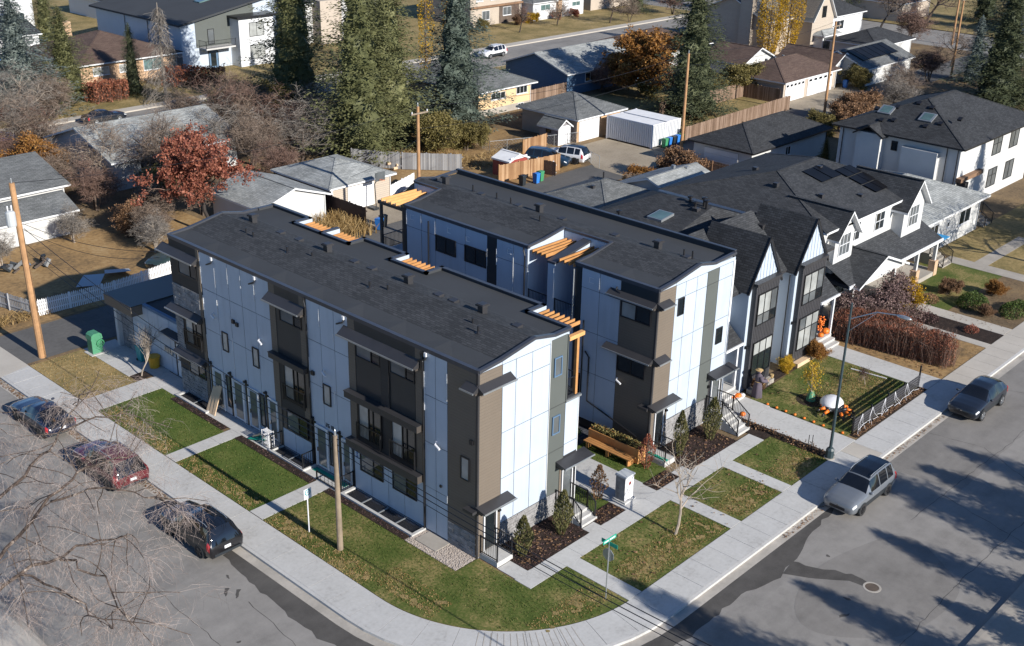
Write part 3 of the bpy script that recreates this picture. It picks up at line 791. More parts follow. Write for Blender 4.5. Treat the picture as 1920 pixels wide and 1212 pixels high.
def downpipe(par, pl, u, z0, z1, jog=0, m='metal_black', d=.03):
    b = MB()
    if jog: b.tube([pl.pt(u-jog, z1+.35, d+.06), pl.pt(u-jog, z1+.2, d+.06), pl.pt(u, z1-.1, d+.06), pl.pt(u, z0, d+.06)], .045, 6)
    else: b.tube([pl.pt(u, z1, d+.06), pl.pt(u, z0, d+.06)], .045, 6)
    return obj('downpipe', b, m, par)
def glint_trims(par, pl, lst):
    """white strips added over panel joints, standing in for streaks of raking sun"""
    for u, z0, z1 in lst: pbox('glint_strip', pl, u-.012, u+.012, z0, z1, .02, .06, 'trim_white', par)
def plaque(par, pl, u0, u1, z0, z1, m='trim_white', d=.02, name='sign_plate'): return pbox(name, pl, u0, u1, z0, z1, d, d+.02, m, par)
SEG = {'0': 'abcdef', '1': 'bc', '2': 'abged', '4': 'fgbc', '6': 'afgedc', '8': 'abcdefg', '3': 'abgcd', '5': 'afgcd', '7': 'abc'}
def numerals(par, pl, txt, u, z, h, m='metal_black', d=.024, rev=False, vertical=False, name='house_number'):
    wd = h*.55; t = h*.13
    sgn = -1 if rev else 1
    for i, ch in enumerate(txt):
        b = MB()
        uo = u+(0 if vertical else sgn*i*wd*1.45); zo = z-(i*h*1.35 if vertical else 0)
        def bar(a0, a1, c0, c1):
            p, q = uo+sgn*a0, uo+sgn*a1
            pl.box(b, min(p, q), max(p, q), zo+c0, zo+c1, d, d+.02)
        for sname in SEG.get(ch, ''):
            {'a': lambda: bar(0, wd, h-t, h), 'g': lambda: bar(0, wd, h/2-t/2, h/2+t/2), 'd': lambda: bar(0, wd, 0, t), 'f': lambda: bar(0, t, h/2, h), 'e': lambda: bar(0, t, 0, h/2), 'b': lambda: bar(wd-t, wd, h/2, h), 'c': lambda: bar(wd-t, wd, 0, h/2)}[sname]()
        obj(name, b, m, par, stuff=True)
def pergola(par, x0, x1, y0, y1, z, n, along='x', m='cedar_new', th=.05, ht=.18):
    for i in range(n):
        t = (i+.5)/n
        b = MB()
        if along == 'x': y = y0+(y1-y0)*t; b.box(x0, x1, y-th/2, y+th/2, z, z+ht)
        else: x = x0+(x1-x0)*t; b.box(x-th/2, x+th/2, y0, y1, z, z+ht)
        obj('slat', b, m, par)
def stoop(par, x0, x1, y0, y1, h, nst=1, rails=(True, True), sdir=-1):
    """concrete landing against the end wall with steps toward -y"""
    b = MB(); b.box(x0, x1, y0, y1, 0, h)
    so_ = obj('stoop', b, 'concrete', par)
    for i in range(nst):
        sh = h*(nst-i)/(nst+1)
        obj('step', MB().box(x0+.02, x1+.02, y0-.3*(i+1), y0-.3*i-.002, 0.001, sh), 'concrete', so_)
    e = .3*nst
    if rails[0]: railing(par, [(x0+.04, y1-.06, h), (x0+.04, y0+.04, h)])
    if rails[1]: railing(par, [(x1-.04, y1-.06, h), (x1-.04, y0+.04, h)])
    if nst > 1:
        railing(par, [(x0+.04, y0+.03, h), (x0+.04, y0-e+.1, .02)]); railing(par, [(x1-.04, y0+.03, h), (x1-.04, y0-e+.1, .02)])
    return so_

PROF = [(0, 9.70), (1.35, 9.84), (3.6, 10.26), (5.05, 9.92), (7.3, 9.88)]
def pz(x):
    for (a, za), (b, zb) in zip(PROF, PROF[1:]):
        if x <= b: return za+(zb-za)*(x-a)/(b-a)
    return PROF[-1][1]
def roof_strip(rf, x0, ya, yb, xa, xb, m, name, crickets=False, off=0.0):
    """part of the low roof between two offsets from the front edge, following the profile"""
    b = MB()
    cuts = sorted({xa, xb}|{p for p, _ in PROF if xa < p < xb})
    for p, q in zip(cuts, cuts[1:]):
        if crickets and p == 0:
            n = max(1, round((yb-ya)/3.2)); st = (yb-ya)/n
            for i in range(n):
                y0_, y1_ = ya+i*st, ya+(i+1)*st; ym = (y0_+y1_)/2
                A, B, M_ = (x0+p, y0_, pz(p)+.05), (x0+p, y1_, pz(p)+.05), (x0+p, ym, pz(p)-.03)
                Cc, D = (x0+q, y0_, pz(q)+off), (x0+q, y1_, pz(q)+off); E_ = (x0+q, ym, pz(q)+off)
                b.face(A, M_, Cc); b.face(M_, E_, Cc); b.face(M_, D, E_); b.face(M_, B, D)
        else:
            b.face((x0+p, ya, pz(p)+off), (x0+q, ya, pz(q)+off), (x0+q, yb, pz(q)+off), (x0+p, yb, pz(p)+off))
    return obj(name, b, m, rf)
def coping(rf, pts, wd=.2, ht=.16):
    b = MB()
    for p, q in zip(pts, pts[1:]): b.beam(p, q, wd, ht)
    return obj('coping', b, 'coping', rf)
def parapet(rf, pts, h=.14, wd=.18, z=9.86):
    """upstand wall with metal cap along a rear roof edge"""
    b = MB(); c = MB()
    for p, q in zip(pts, pts[1:]):
        x0_, x1_ = min(p[0], q[0])-wd/2, max(p[0], q[0])+wd/2; y0_, y1_ = min(p[1], q[1])-wd/2, max(p[1], q[1])+wd/2
        b.box(x0_+.01, x1_-.01, y0_+.01, y1_-.01, z-.1, z+h)
        c.box(x0_-.02, x1_+.02, y0_-.02, y1_+.02, z+h+.001, z+h+.06)
    po = obj('parapet', b, 'membrane', rf); obj('parapet_cap', c, 'coping', po); return po
def big_vent(rf, x, y, z):
    b = MB(); b.box(x-.17, x+.17, y-.17, y+.17, z-.1, z+.38); b.box(x-.25, x+.25, y-.25, y+.25, z+.381, z+.47); b.box(x-.2, x+.2, y-.2, y+.2, z+.471, z+.5)
    return obj('roof_vent', b, 'metal_dark', rf)
def box_vent(rf, x, y, z): return obj('box_vent', MB().prism([(x-.2, z-.06), (x+.2, z-.1), (x+.2, z+.11), (x-.16, z+.08)], 'y', y-.2, y+.2), 'metal_dark', rf)
def stack(rf, x, y, z, h=.32): return obj('vent_pipe', MB().tube([(x, y, z-.05), (x, y, z+h)], .05, 8).lathe([(.16, -.03), (.055, .06)], (x, y, z), 8), 'metal_black', rf)

# ---- front row --------------------------------------------------------------
A = thing('townhouse_row', 'three storey white and brown townhouse row on the street corner, nearest the camera', 'townhouses', (0, 0, 0))
YA = 24.95
core = MB()
core.prism([(0, -1.4), (6.1, -1.4), (6.1, 9.8), (5.05, 9.86), (3.6, 10.2), (1.35, 9.78), (0, 9.66)][::-1], 'y', 0, YA)
core.box(6.101, 7.02, 0.0, YA, -.02, 6.15)
for ya, yb in ((2.7, 10.0), (12.75, 16.35), (18.62, 18.9), (21.3, YA)): core.box(6.101, 7.25, ya, yb, 6.151, 9.8)
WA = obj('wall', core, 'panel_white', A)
FA, SA = Pl('W', 0.0), Pl('S', 0.0)
# front: dark backing so that joints read, panels, bays
pbox('backing', FA, 0.0, YA, 0.05, 9.66, .001, .006, 'metal_dark', WA)
ZJ = [.10, 2.52, 4.97, 7.44, 9.66]
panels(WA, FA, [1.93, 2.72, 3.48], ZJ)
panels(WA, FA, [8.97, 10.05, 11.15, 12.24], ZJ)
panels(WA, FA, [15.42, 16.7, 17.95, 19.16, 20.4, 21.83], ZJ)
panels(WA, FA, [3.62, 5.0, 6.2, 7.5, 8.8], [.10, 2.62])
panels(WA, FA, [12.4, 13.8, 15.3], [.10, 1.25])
pbox('siding', FA, 0.0, 1.90, 1.27, 9.66, .006, .035, 'siding_brown', WA)
pbox('corner_post', FA, -.045, .07, .0, 9.66, .036, .06, 'metal_dark', WA)
stones(WA, FA, 0.03, 1.9, 0.0, 1.26, 3)
def bay(u0, u1, wins, floor2, canz=9.08, dk='panel_dark', gw=None):
    # pilasters and bands
    pbox('pilaster', FA, u0, u0+.5, 2.66, 9.66, .006, .055, 'siding_brown', WA); pbox('pilaster', FA, u1-.5, u1, 2.66, 9.66, .006, .055, 'siding_brown', WA)
    pbox('upper_band', FA, u0+.5, u1-.5, 8.98, 9.66, .006, .05, dk, WA)
    pbox('spandrel', FA, u0+.5, u1-.5, 5.78, 8.96, .006, .03, dk, WA)
    for a, b in wins:
        pbox('dark_panel', FA, a+.02, b-.02, 5.82, 7.70, .031, .05, dk, WA)
        window(WA, FA, a, b, 7.74, 8.62, (.36,), gl=('glass_dark', 'glass_mid'), d=.03, fd=.08)
    if len(wins) == 2: pbox('pilaster', FA, wins[0][1]+.05, wins[1][0]-.05, 5.8, 8.9, .031, .12, 'siding_dark', WA)
    pbox('recess_wall', FA, u0+.5, u1-.5, 3.07, 5.45, .006, .03, 'siding_dark', WA)
    for a, b in floor2:
        window(WA, FA, a, b, 3.30, 5.34, (.36, .55), gl=('glass_dark', 'glass_dark', 'glass_blind'), d=.03, fd=.08, name='balcony_door')
        railing(WA, [FA.pt(a-.02, 3.18, .2), FA.pt(b+.02, 3.18, .2)], h=.95, gap=.1, name='juliet_rail')
bay(3.55, 8.92, [(4.06, 5.84), (6.52, 8.36)], [(4.06, 5.8), (6.54, 8.3)])
eyebrow(WA, FA, 3.72, 9.25, 9.12, .5, .36)
ledge(WA, FA, 3.60, 8.96, 5.42, 5.76); ledge(WA, FA, 3.60, 8.98, 2.66, 3.05)
for a, b in ((4.06, 5.82), (6.54, 8.3)): window(WA, FA, a, b, 1.36, 2.58, (.42,), gl=('glass_dark', 'glass_mid'), d=.025)
bay(12.28, 15.38, [(12.62, 14.5)], [(12.6, 14.42)])
eyebrow(WA, FA, 12.36, 15.42, 9.14, .5, .36)
ledge(WA, FA, 12.3, 15.36, 5.42, 5.72, .36)
window(WA, FA, 12.6, 14.45, 1.36, 2.54, (.42,), gl=('glass_dark', 'glass_mid'), d=.025)
pbox('spandrel', FA, 12.5, 15.2, 2.56, 3.06, .006, .03, 'siding_dark', WA)
pbox('pilaster', FA, 14.9, 15.38, .1, 2.65, .006, .055, 'siding_brown', WA)
# far bay with stone and three canopies
pbox('siding', FA, 21.86, 24.93, .1, 9.66, .006, .05, 'siding_dark', WA); pbox('pilaster', FA, 21.86, 22.12, .1, 9.66, .051, .085, 'siding_brown', WA)
window(WA, FA, 22.2, 24.05, 7.74, 8.62, (.36,), gl=('glass_dark', 'glass_mid'), d=.05)
stones(WA, FA, 22.14, 24.9, 5.62, 6.95, 8, d=.05); stones(WA, FA, 22.14, 24.9, .0, 1.5, 9, d=.05)
stones(WA, FA, 24.1, 24.9, 2.8, 5.2, 10, d=.05)
window(WA, FA, 22.16, 23.9, 3.45, 5.2, (.36, .55), gl=('glass_dark', 'glass_dark', 'glass_blind'), d=.05, name='balcony_door'); railing(WA, [FA.pt(22.15, 3.35, .22), FA.pt(23.9, 3.35, .22)], gap=.1, name='juliet_rail')
window(WA, FA, 22.2, 23.9, 1.5, 2.4, (.42,), gl=('glass_dark', 'glass_mid'), d=.05)
eyebrow(WA, FA, 22.0, 25.7, 9.2, .5, .32); eyebrow(WA, FA, 22.0, 25.3, 5.62, .5, .26); eyebrow(WA, FA, 21.95, 25.0, 2.92, .5, .26)
# small windows, doors, fittings
for u in (19.6, 16.7): window(WA, FA, u, u+.56, 4.16, 5.32, (), d=.024, glass='glass_blind', fw=.05)
window(WA, FA, 10.5, 11.1, 4.12, 5.28, (), d=.024, glass='glass_blind', fw=.05)
window(WA, FA, 1.0-.55, 1.02, 4.0, 5.2, (), d=.035, glass='glass_blind', fw=.05)
for u0, u1, kind in ((20.45, 21.45, 'd'), (19.68, 20.08, 'w'), (18.45, 19.5, 'd'), (17.05, 18.0, 'd'), (16.45, 16.88, 'w'), (15.3, 16.1, 'd'), (10.95, 11.95, 'd'), (10.48, 10.76, 'w'), (9.05, 9.75, 'd')):
    if kind == 'd':
        pbox('reveal', FA, u1-.05, u1+.26, .1, 2.74, .02, .06, 'metal_black', WA)
        door(WA, FA, u0, u1-.1, .18, 2.6, 'panel_white', 'glass_mid', d=.03, lite=(.14, .86, .05, .95), frame='trim_white')
        sconce(WA, FA, u1+.15, 2.86)
    else: window(WA, FA, u0, u1, .62, 2.62, (), rows=(.5,), d=.03, glass='glass_mid', fw=.05)
numerals(WA, FA, '2610', 11.05, 2.78, .22, rev=True)
numerals(WA, FA, '114', 20.32, 2.35, .17, rev=True, vertical=True); numerals(WA, FA, '113', 16.34, 2.35, .17, rev=True, vertical=True); numerals(WA, FA, '112', 10.34, 2.35, .17, rev=True, vertical=True); numerals(WA, FA, '106', 8.62, 2.40, .17, rev=True, vertical=True, m='plastic_blue')
for u, z in ((20.9, 6.14), (16.47, 6.03), (11.0, 6.05), (2.65, 5.2)): cctv(WA, FA, u, z)
for u, z in ((18.9, 6.3), (18.55, 6.22), (11.9, 5.6), (.32, 6.15)): pbox('dryer_vent', FA, u-.11, u+.11, z-.12, z+.1, .022, .13, 'metal_black', WA)
pbox('hose_bib', FA, 2.3, 2.42, 2.9, 3.02, .02, .1, 'metal_black', WA)
downpipe(WA, FA, 3.50, .05, 9.2, -.12); downpipe(WA, FA, 12.22, .05, 9.3, -.1)
for u, lo in ((20.55, .25), (16.55, .25), (9.2, .2), (3.3, .2)):
    t = MB(); t.tube([FA.pt(u, 9.45, .05), FA.pt(u, 9.28, .12), FA.pt(u-.5+1.0*(u < 22), 9.05, .12)], .045, 6); obj('scupper_pipe', t, 'metal_black', WA)
    pbox('scupper_box', FA, u-.07, u+.07, 9.42, 9.6, .02, .14, 'plastic_white', WA)
glint_trims(WA, FA, [(21.80, 7.7, 9.55), (20.42, 7.55, 9.0), (19.17, 8.2, 9.35), (17.96, 8.5, 9.25), (16.72, 8.1, 9.1), (21.80, 5.6, 7.0), (20.42, 6.3, 7.1), (21.79, 3.1, 4.6), (20.3, 4.3, 5.0), (19.16, 4.4, 5.2), (19.16, 3.3, 3.9), (11.2, 8.4, 9.35), (10.1, 7.9, 8.35), (11.2, 4.2, 4.5), (10.2, 4.4, 5.15), (3.46, 6.6, 8.6), (1.94, 7.6, 9.0), (8.98, 6.2, 7.0), (1.94, 2.2, 2.6), (12.2, 5.6, 6.4)])
# end wall
pbox('backing', SA, 0.0, 7.0, .05, 6.1, .001, .006, 'metal_dark', WA)
pbox('backing', SA, 0.0, 6.08, 6.1, 9.62, .001, .006, 'metal_dark', WA)
pbox('siding', SA, 0.0, 1.5, 0.05, 9.62, .006, .035, 'siding_brown', WA)
pbox('corner_post', SA, -.045, .05, .0, 9.62, .036, .06, 'metal_dark', WA)
us, zs = [1.53, 2.42, 3.52, 4.76], [1.27, 3.69, 6.12, 8.57, 9.60]
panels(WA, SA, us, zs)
gp = MB(); gp.prism([(1.53, 9.612), (4.76, 9.612), (4.76, 9.86), (3.6, 10.17), (1.53, 9.78)], 'y', -.022, -.008); obj('gable_panel', gp, 'panel_white', WA)
pbox('trim', SA, 4.765, 4.80, 1.27, 9.80, .006, .04, 'trim_white', WA)
panels(WA, SA, [4.80, 5.99], [1.27, 3.69, 6.12, 9.75], 'panel_green')
pbox('trim', SA, 6.0, 6.05, 6.15, 9.7, .006, .05, 'panel_green', WA)
panels(WA, SA, [6.0, 6.98], [3.1, 3.75, 6.05])
pbox('trim', SA, 6.98, 7.03, 0.0, 6.1, -.06, .03, 'trim_white', WA)
for z in (7.76, 4.64): window(WA, SA, 5.03, 5.58, z, z+1.0, (), frame='paint_blue', glass='glass_mid', d=.024)
stones(WA, SA, 1.5, 5.7, .0, 1.26, 5)
door(WA, SA, .42, 1.16, .3, 2.35, 'siding_dark', 'glass_dark', d=.036, lite=(.12, .88, .05, .95), frame='trim_white')
eyebrow(WA, SA, -.12, 2.0, 2.88, .62, .14, name='door_canopy', top='metal_dark'); pbox('canopy_return', FA, -.1, .55, 2.58, 2.72, .036, .4, 'metal_dark', WA)
eyebrow(WA, SA, -.1, 2.05, 9.12, .42, .26); eyebrow(WA, FA, -.1, .72, 9.12, .42, .26)
door(WA, SA, 5.95, 6.62, .46, 2.5, 'siding_dark', 'glass_mid', d=.03, lite=(.1, .9, .05, .95), frame='trim_white')
pbox('alcove_side', SA, 5.72, 5.86, 0, 2.7, .006, .06, 'siding_brown', WA)
numerals(WA, SA, '10', 6.78, 2.2, .2, vertical=True)
eyebrow(WA, SA, 5.42, 7.6, 3.02, .70, .16, name='door_canopy', top='metal_dark')
sconce(WA, SA, 1.36, 2.1)
stoop(WA, .14, 1.2, -1.2, -.02, .28, 0); stoop(WA, 5.45, 6.62, -1.25, -.02, .44, 2)
# balcony at the end, rails, posts and pergolas along the back
bc = MB(); bc.box(6.12, 7.1, -.03, 2.68, 6.152, 6.26); obj('balcony_floor', bc, 'membrane', WA)
pbox('balcony_cap', SA, 5.98, 7.12, 6.1, 6.2, -.1, .1, 'galv', WA)
railing(WA, [(6.15, .04, 6.26), (7.02, .04, 6.26), (7.02, 2.6, 6.26)], h=1.0)
obj('post', MB().box(6.72, 6.88, .0, .16, 6.27, 9.32), 'cedar', WA)
obj('beam', MB().box(6.10, 7.2, -.06, .16, 9.321, 9.52), 'cedar_new', WA)
for ya, yb in ((.2, 2.66), (10.05, 12.7), (16.4, 18.58), (18.95, 21.25)): pergola(WA, 6.24, 7.4, ya+.1, yb-.05, 9.66, 7 if yb-ya > 2.4 else 6, 'x', 'cedar')
for ya, yb in ((10.05, 12.7), (16.4, 18.58), (18.95, 21.25)):
    railing(WA, [(7.05, ya, 6.2), (7.05, yb, 6.2)], h=1.0)
for y in (2.61, 12.67, 18.65, 21.21): obj('end_cladding', MB().box(6.22, 7.36, y-.02, y-.001, 9.0, 9.98), 'panel_white', WA)
# roof
rfA = obj('roof', MB().box(.1, 6.0, .1, YA-.1, 9.60, 9.64), 'membrane', A)
roof_strip(rfA, 0, 0.02, YA-.02, 0, 1.35, 'membrane', 'front_membrane', True)
roof_strip(rfA, 0, 0.02, YA-.02, 1.35, 4.9, 'shingle', 'shingles')
roof_strip(rfA, 0, 0.02, YA-.02, 4.9, 6.15, 'membrane', 'rear_membrane')
for ya, yb in ((2.72, 10.0), (12.75, 16.35), (21.3, YA-.02)): roof_strip(rfA, 0, ya, yb, 6.15, 7.3, 'membrane', 'rear_membrane')
coping(rfA, [(.05, -.05, 9.72), (.05, YA+.03, 9.72)], .22, .20)
for yy in (-.02, YA): coping(rfA, [(-.03, yy, 9.76), (1.35, yy, 9.88), (3.6, yy, 10.27), (5.0, yy, 9.98), (6.1, yy, 9.98)], .2, .14)
parapet(rfA, [(6.12, .1), (6.12, 2.72)]); parapet(rfA, [(6.12, 2.72), (7.25, 2.72)]); parapet(rfA, [(7.25, 2.72), (7.25, 9.95)]); parapet(rfA, [(6.12, 9.95), (7.25, 9.95)])
parapet(rfA, [(6.12, 9.95), (6.12, 12.78)]); parapet(rfA, [(6.12, 12.78), (7.25, 12.78)]); parapet(rfA, [(7.25, 12.78), (7.25, 16.32)]); parapet(rfA, [(6.12, 16.32), (7.25, 16.32)])
parapet(rfA, [(6.12, 16.32), (6.12, 21.32)]); parapet(rfA, [(6.12, 18.76), (7.25, 18.76)]); parapet(rfA, [(6.12, 21.32), (7.25, 21.32)]); parapet(rfA, [(7.25, 21.32), (7.25, YA-.05)]); parapet(rfA, [(6.2, YA-.08), (7.25, YA-.08)])
for y in (3.95, 9.26, 15.8, 22.7): big_vent(rfA, 4.25, y, 10.1)
for y in (1.63, 5.9, 6.97, 12.05, 13.51, 18.3, 20.0): box_vent(rfA, 4.2, y, 10.13)
for x, y in ((2.58, 10.32), (2.9, 9.3), (2.98, 3.34), (2.5, 2.5), (2.85, 21.4), (2.78, 20.6), (2.66, 17.3), (3.1, 15.7)): stack(rfA, x, y, 10.08)
# garage wing at the lane end
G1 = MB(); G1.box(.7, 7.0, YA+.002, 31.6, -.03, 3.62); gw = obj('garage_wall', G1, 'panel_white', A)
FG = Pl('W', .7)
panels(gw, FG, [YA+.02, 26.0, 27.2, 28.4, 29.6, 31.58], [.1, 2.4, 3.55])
obj('garage_roof', MB().box(.72, 6.98, YA+.02, 31.58, 3.621, 3.66), 'membrane', gw)
pbox('parapet_cap', FG, YA+.02, 30.1, 3.60, 3.78, -.16, .06, 'paint_blue', gw)
can = obj('carport_roof', MB().box(-.1, 7.0, 30.2, 33.5, 3.05, 3.70), 'siding_brown', gw)
obj('carport_membrane', MB().box(-.12, 7.02, 30.18, 33.52, 3.701, 3.74), 'metal_black', can)
obj('carport_post', MB().box(.4, .95, 33.1, 33.4, 0, 3.05), 'stucco_white', gw)
stones(gw, FG, 31.6, 33.0, 0, 3.04, 22, d=.0)
obj('carport_wall', MB().box(6.6, 6.9, 31.62, 33.3, 0, 3.04), 'panel_dark', gw)
eyebrow(gw, FG, YA+.05, 27.4, 3.02, .6, .08, name='door_canopy', top='metal_black')
door(gw, FG, 25.6, 26.5, .1, 2.3, 'trim_white', 'glass_mid', d=.024, lite=(.2, .8, .5, .9)); door(gw, FG, YA+.1, 25.4, .1, 2.3, 'paint_grey', 'glass_mid', d=.024, lite=None)
for i in range(4): pbox('meter', FG, 26.9+i*.25, 27.05+i*.25, 1.3+.1*(i % 2), 1.7, .03, .15, 'galv', gw)
# light wells
for i, (xa, xb, ya, yb) in enumerate(WELLS):
    wl = MB()
    wl.box(xa-.16, xa, ya-.16, yb+.16, -1.3, .12); wl.box(xa, -.001, ya-.16, ya, -1.3, .12); wl.box(xa, -.001, yb, yb+.16, -1.3, .12)
    wo = obj('light_well', wl, 'concrete', A)
    obj('well_floor', MB().box(xa, -.002, ya, yb, -1.35, -1.1), 'gravel', wo)
    n = 4 if i == 2 else 2
    for k in range(1, n):
        y = ya+(yb-ya)*k/n
        obj('cross_bar', MB().box(xa, -.01, y-.03, y+.03, .02, .07), 'galv', wo)
    gr = MB(); y = ya+.06
    while y < yb: gr.box(xa+.01, -.02, y-.006, y+.006, .0, .035); y += .09
    obj('grating', gr, 'metal_black', wo, stuff=True)
    for k in range(max(1, n//2)):
        u = ya+(yb-ya)*(k+.5)/max(1, n//2)
        window(A, FA, u-.6, u+.6, -1.0, -.1, (.5,), frame='trim_white', glass='glass_mid', d=.0)
railing(A, [(-.8, 15.0, .03), (-.05, 15.0, .03)]); railing(A, [(-.85, 12.15, .03), (-.05, 12.15, .03)]); railing(A, [(-.85, 8.95, .03), (-.05, 8.95, .03)])

# ---- rear row ---------------------------------------------------------------
BX, BY, BE = 13.5, 0.27, 22.4
B = thing('townhouse_row', 'second white and brown townhouse row with cut-in timber roofed balconies, behind the corner row', 'townhouses', (BX, BY, 0))
c2 = MB()
pp_ = [(0, -.05), (7.1, -.05), (7.1, 9.8), (5.05, 9.86), (3.6, 10.2), (1.35, 9.78), (0, 9.66)]
def bseg(ya, yb, poly): c2.prism([(BX+x, z) for x, z in poly][::-1], 'y', ya, yb)
bseg(BY, 5.9, pp_); bseg(9.45, 19.9, pp_)
cutp = [(3.1, -.05), (7.1, -.05), (7.1, 9.8), (5.05, 9.86), (3.6, 10.2), (3.1, 10.0)]
for ya, yb in ((5.902, 9.448), (19.902, BE)): bseg(ya, yb, cutp); c2.box(BX, BX+3.098, ya, yb, -.05, 6.15)
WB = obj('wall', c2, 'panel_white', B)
FB, SB = Pl('W', BX), Pl('S', BY)
pbox('backing', FB, BY, 5.9, .05, 9.64, .001, .006, 'metal_dark', WB); pbox('backing', FB, 9.46, 19.9, .05, 9.64, .001, .006, 'metal_dark', WB)
ZB = [.55, 3.55, 6.0, 8.5, 9.64]
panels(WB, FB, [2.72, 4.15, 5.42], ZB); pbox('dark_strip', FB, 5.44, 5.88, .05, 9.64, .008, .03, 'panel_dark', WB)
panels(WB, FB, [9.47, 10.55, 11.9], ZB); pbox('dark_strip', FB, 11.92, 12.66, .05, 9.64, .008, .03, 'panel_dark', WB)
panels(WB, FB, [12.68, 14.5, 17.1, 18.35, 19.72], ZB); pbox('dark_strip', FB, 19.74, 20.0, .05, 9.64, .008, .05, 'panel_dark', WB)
pbox('base_band', FB, 2.7, 5.4, .0, .54, .008, .03, 'metal_black', WB)
pbox('siding', FB, BY, 2.70, .05, 9.64, .006, .035, 'siding_brown', WB); pbox('corner_post', FB, BY-.045, BY+.06, .0, 9.64, .036, .06, 'metal_dark', WB)
pbox('upper_band', FB, BY+.08, 2.68, 8.78, 9.62, .036, .05, 'panel_dark', WB)
window(WB, FB, .62, 2.6, 7.62, 8.56, (.5,), gl=('glass_dark', 'glass_blind'), d=.036); window(WB, FB, .75, 2.66, 4.42, 5.42, (.5,), gl=('glass_dark', 'glass_dark'), d=.036)
window(WB, FB, 15.28, 17.05, 7.55, 8.6, (.5,), d=.024); window(WB, FB, 12.72, 14.52, 7.55, 8.6, (.5,), d=.024)
eyebrow(WB, FB, BY, 3.4, 9.06, .46, .22); eyebrow(WB, FB, BY, 3.5, 5.86, .46, .22)
eyebrow(WB, SB, BX-.1, BX+.95, 9.06, .46, .22); eyebrow(WB, SB, BX-.1, BX+.95, 5.86, .46, .22)
downpipe(WB, FB, 5.95, 6.2, 9.4, 0, 'galv'); downpipe(WB, FB, 9.62, 6.2, 9.3, -.1); downpipe(WB, FB, 17.66, 6.2, 9.3, 0); downpipe(WB, FB, 5.1, 2.0, 6.6)
t = MB(); t.tube([FB.pt(4.9, 4.8, .1), FB.pt(4.6, 4.5, .1), FB.pt(4.6, 1.8, .1), FB.pt(1.0, .9, .1)], .045, 6); obj('downpipe', t, 'metal_black', WB)
cctv(WB, FB, 2.6, 3.9)
t = MB(); t.tube([FB.pt(2.95, 9.2, .06), FB.pt(2.95, 9.05, .14), FB.pt(2.6, 8.95, .2)], .05, 6); obj('scupper_pipe', t, 'metal_black', WB)
glint_trims(WB, FB, [(4.17, 8.6, 9.35), (10.57, 7.2, 8.8), (10.57, 6.3, 7.0), (12.67, 7.7, 8.8), (17.12, 8.55, 9.4), (18.37, 8.55, 9.45), (18.37, 6.3, 8.3), (19.70, 8.6, 9.5), (11.9, 8.0, 9.0), (7.45, 7.2, 9.0)])
for u, z in ((19.2, 9.15), (15.9, 9.1), (14.3, 8.98), (10.9, 9.1), (4.75, 9.05)):
    b = MB(); FB.box(b, u-.16, u+.14, z+.13, z+.16, .022, .05); FB.box(b, u-.16, u+.14, z-.16, z-.13, .022, .05); FB.box(b, u+.11, u+.14, z-.13, z+.13, .022, .05); obj('vent_hood', b, 'trim_white', WB)
# end wall
pbox('backing', SB, BX, BX+7.1, .05, 9.62, .001, .006, 'metal_dark', WB)
pbox('siding', SB, BX, BX+1.5, .05, 9.62, .006, .035, 'siding_brown', WB); pbox('corner_post', SB, BX-.045, BX+.06, .0, 9.62, .036, .06, 'metal_dark', WB)
panels(WB, SB, [BX+1.52, BX+2.4, BX+3.45, BX+4.42], [1.62, 4.0, 6.35, 8.78, 9.60])
panels(WB, SB, [BX+4.44, BX+5.52], [1.62, 4.0, 6.35, 8.78, 9.60], 'panel_green')
panels(WB, SB, [BX+5.54, BX+6.9], [3.2, 4.0, 6.35, 8.78, 9.60])
gp = MB(); gp.prism([(BX+1.53, 9.612), (BX+7.0, 9.612), (BX+7.0, 9.82), (BX+5.05, 9.84), (BX+3.6, 10.17), (BX+1.53, 9.78)], 'y', BY-.022, BY-.008); obj('gable_panel', gp, 'panel_white', WB)
pbox('trim', SB, BX+6.92, BX+7.1, .05, 9.62, .006, .03, 'trim_white', WB)
window(WB, SB, BX+1.75, BX+2.28, 7.78, 8.78, (), d=.024); window(WB, SB, BX+5.75, BX+6.35, 4.85, 5.83, (), d=.024)
stones(WB, SB, BX+1.1, BX+5.2, .0, 1.6, 6)
door(WB, SB, BX+.42, BX+1.1, .4, 2.6, 'siding_dark', 'glass_dark', d=.036, lite=(.12, .88, .05, .95), frame='trim_white')
eyebrow(WB, SB, BX-.3, BX+2.0, 3.14, .62, .14, name='door_canopy', top='metal_dark'); pbox('canopy_return', FB, BY-.05, .85, 2.84, 2.98, .036, .4, 'metal_dark', WB)
door(WB, SB, BX+5.8, BX+6.5, .8, 2.75, 'siding_dark', 'glass_mid', d=.03, lite=(.1, .9, .05, .95), frame='trim_white')
eyebrow(WB, SB, BX+5.25, BX+7.5, 3.2, .70, .16, name='door_canopy', top='metal_dark')
sconce(WB, SB, BX+1.35, 2.3); sconce(WB, SB, BX+5.45, 2.3)
stoop(WB, BX-.4, BX+.55, BY-1.5, BY-.02, .3, 0); obj('door_mat', MB().box(BX-.3, BX-.02, BY-1.48, BY-.05, .301, .315), 'mat_green', WB)
stoop(WB, BX+5.35, BX+6.55, BY-1.2, BY-.02, .8, 4)
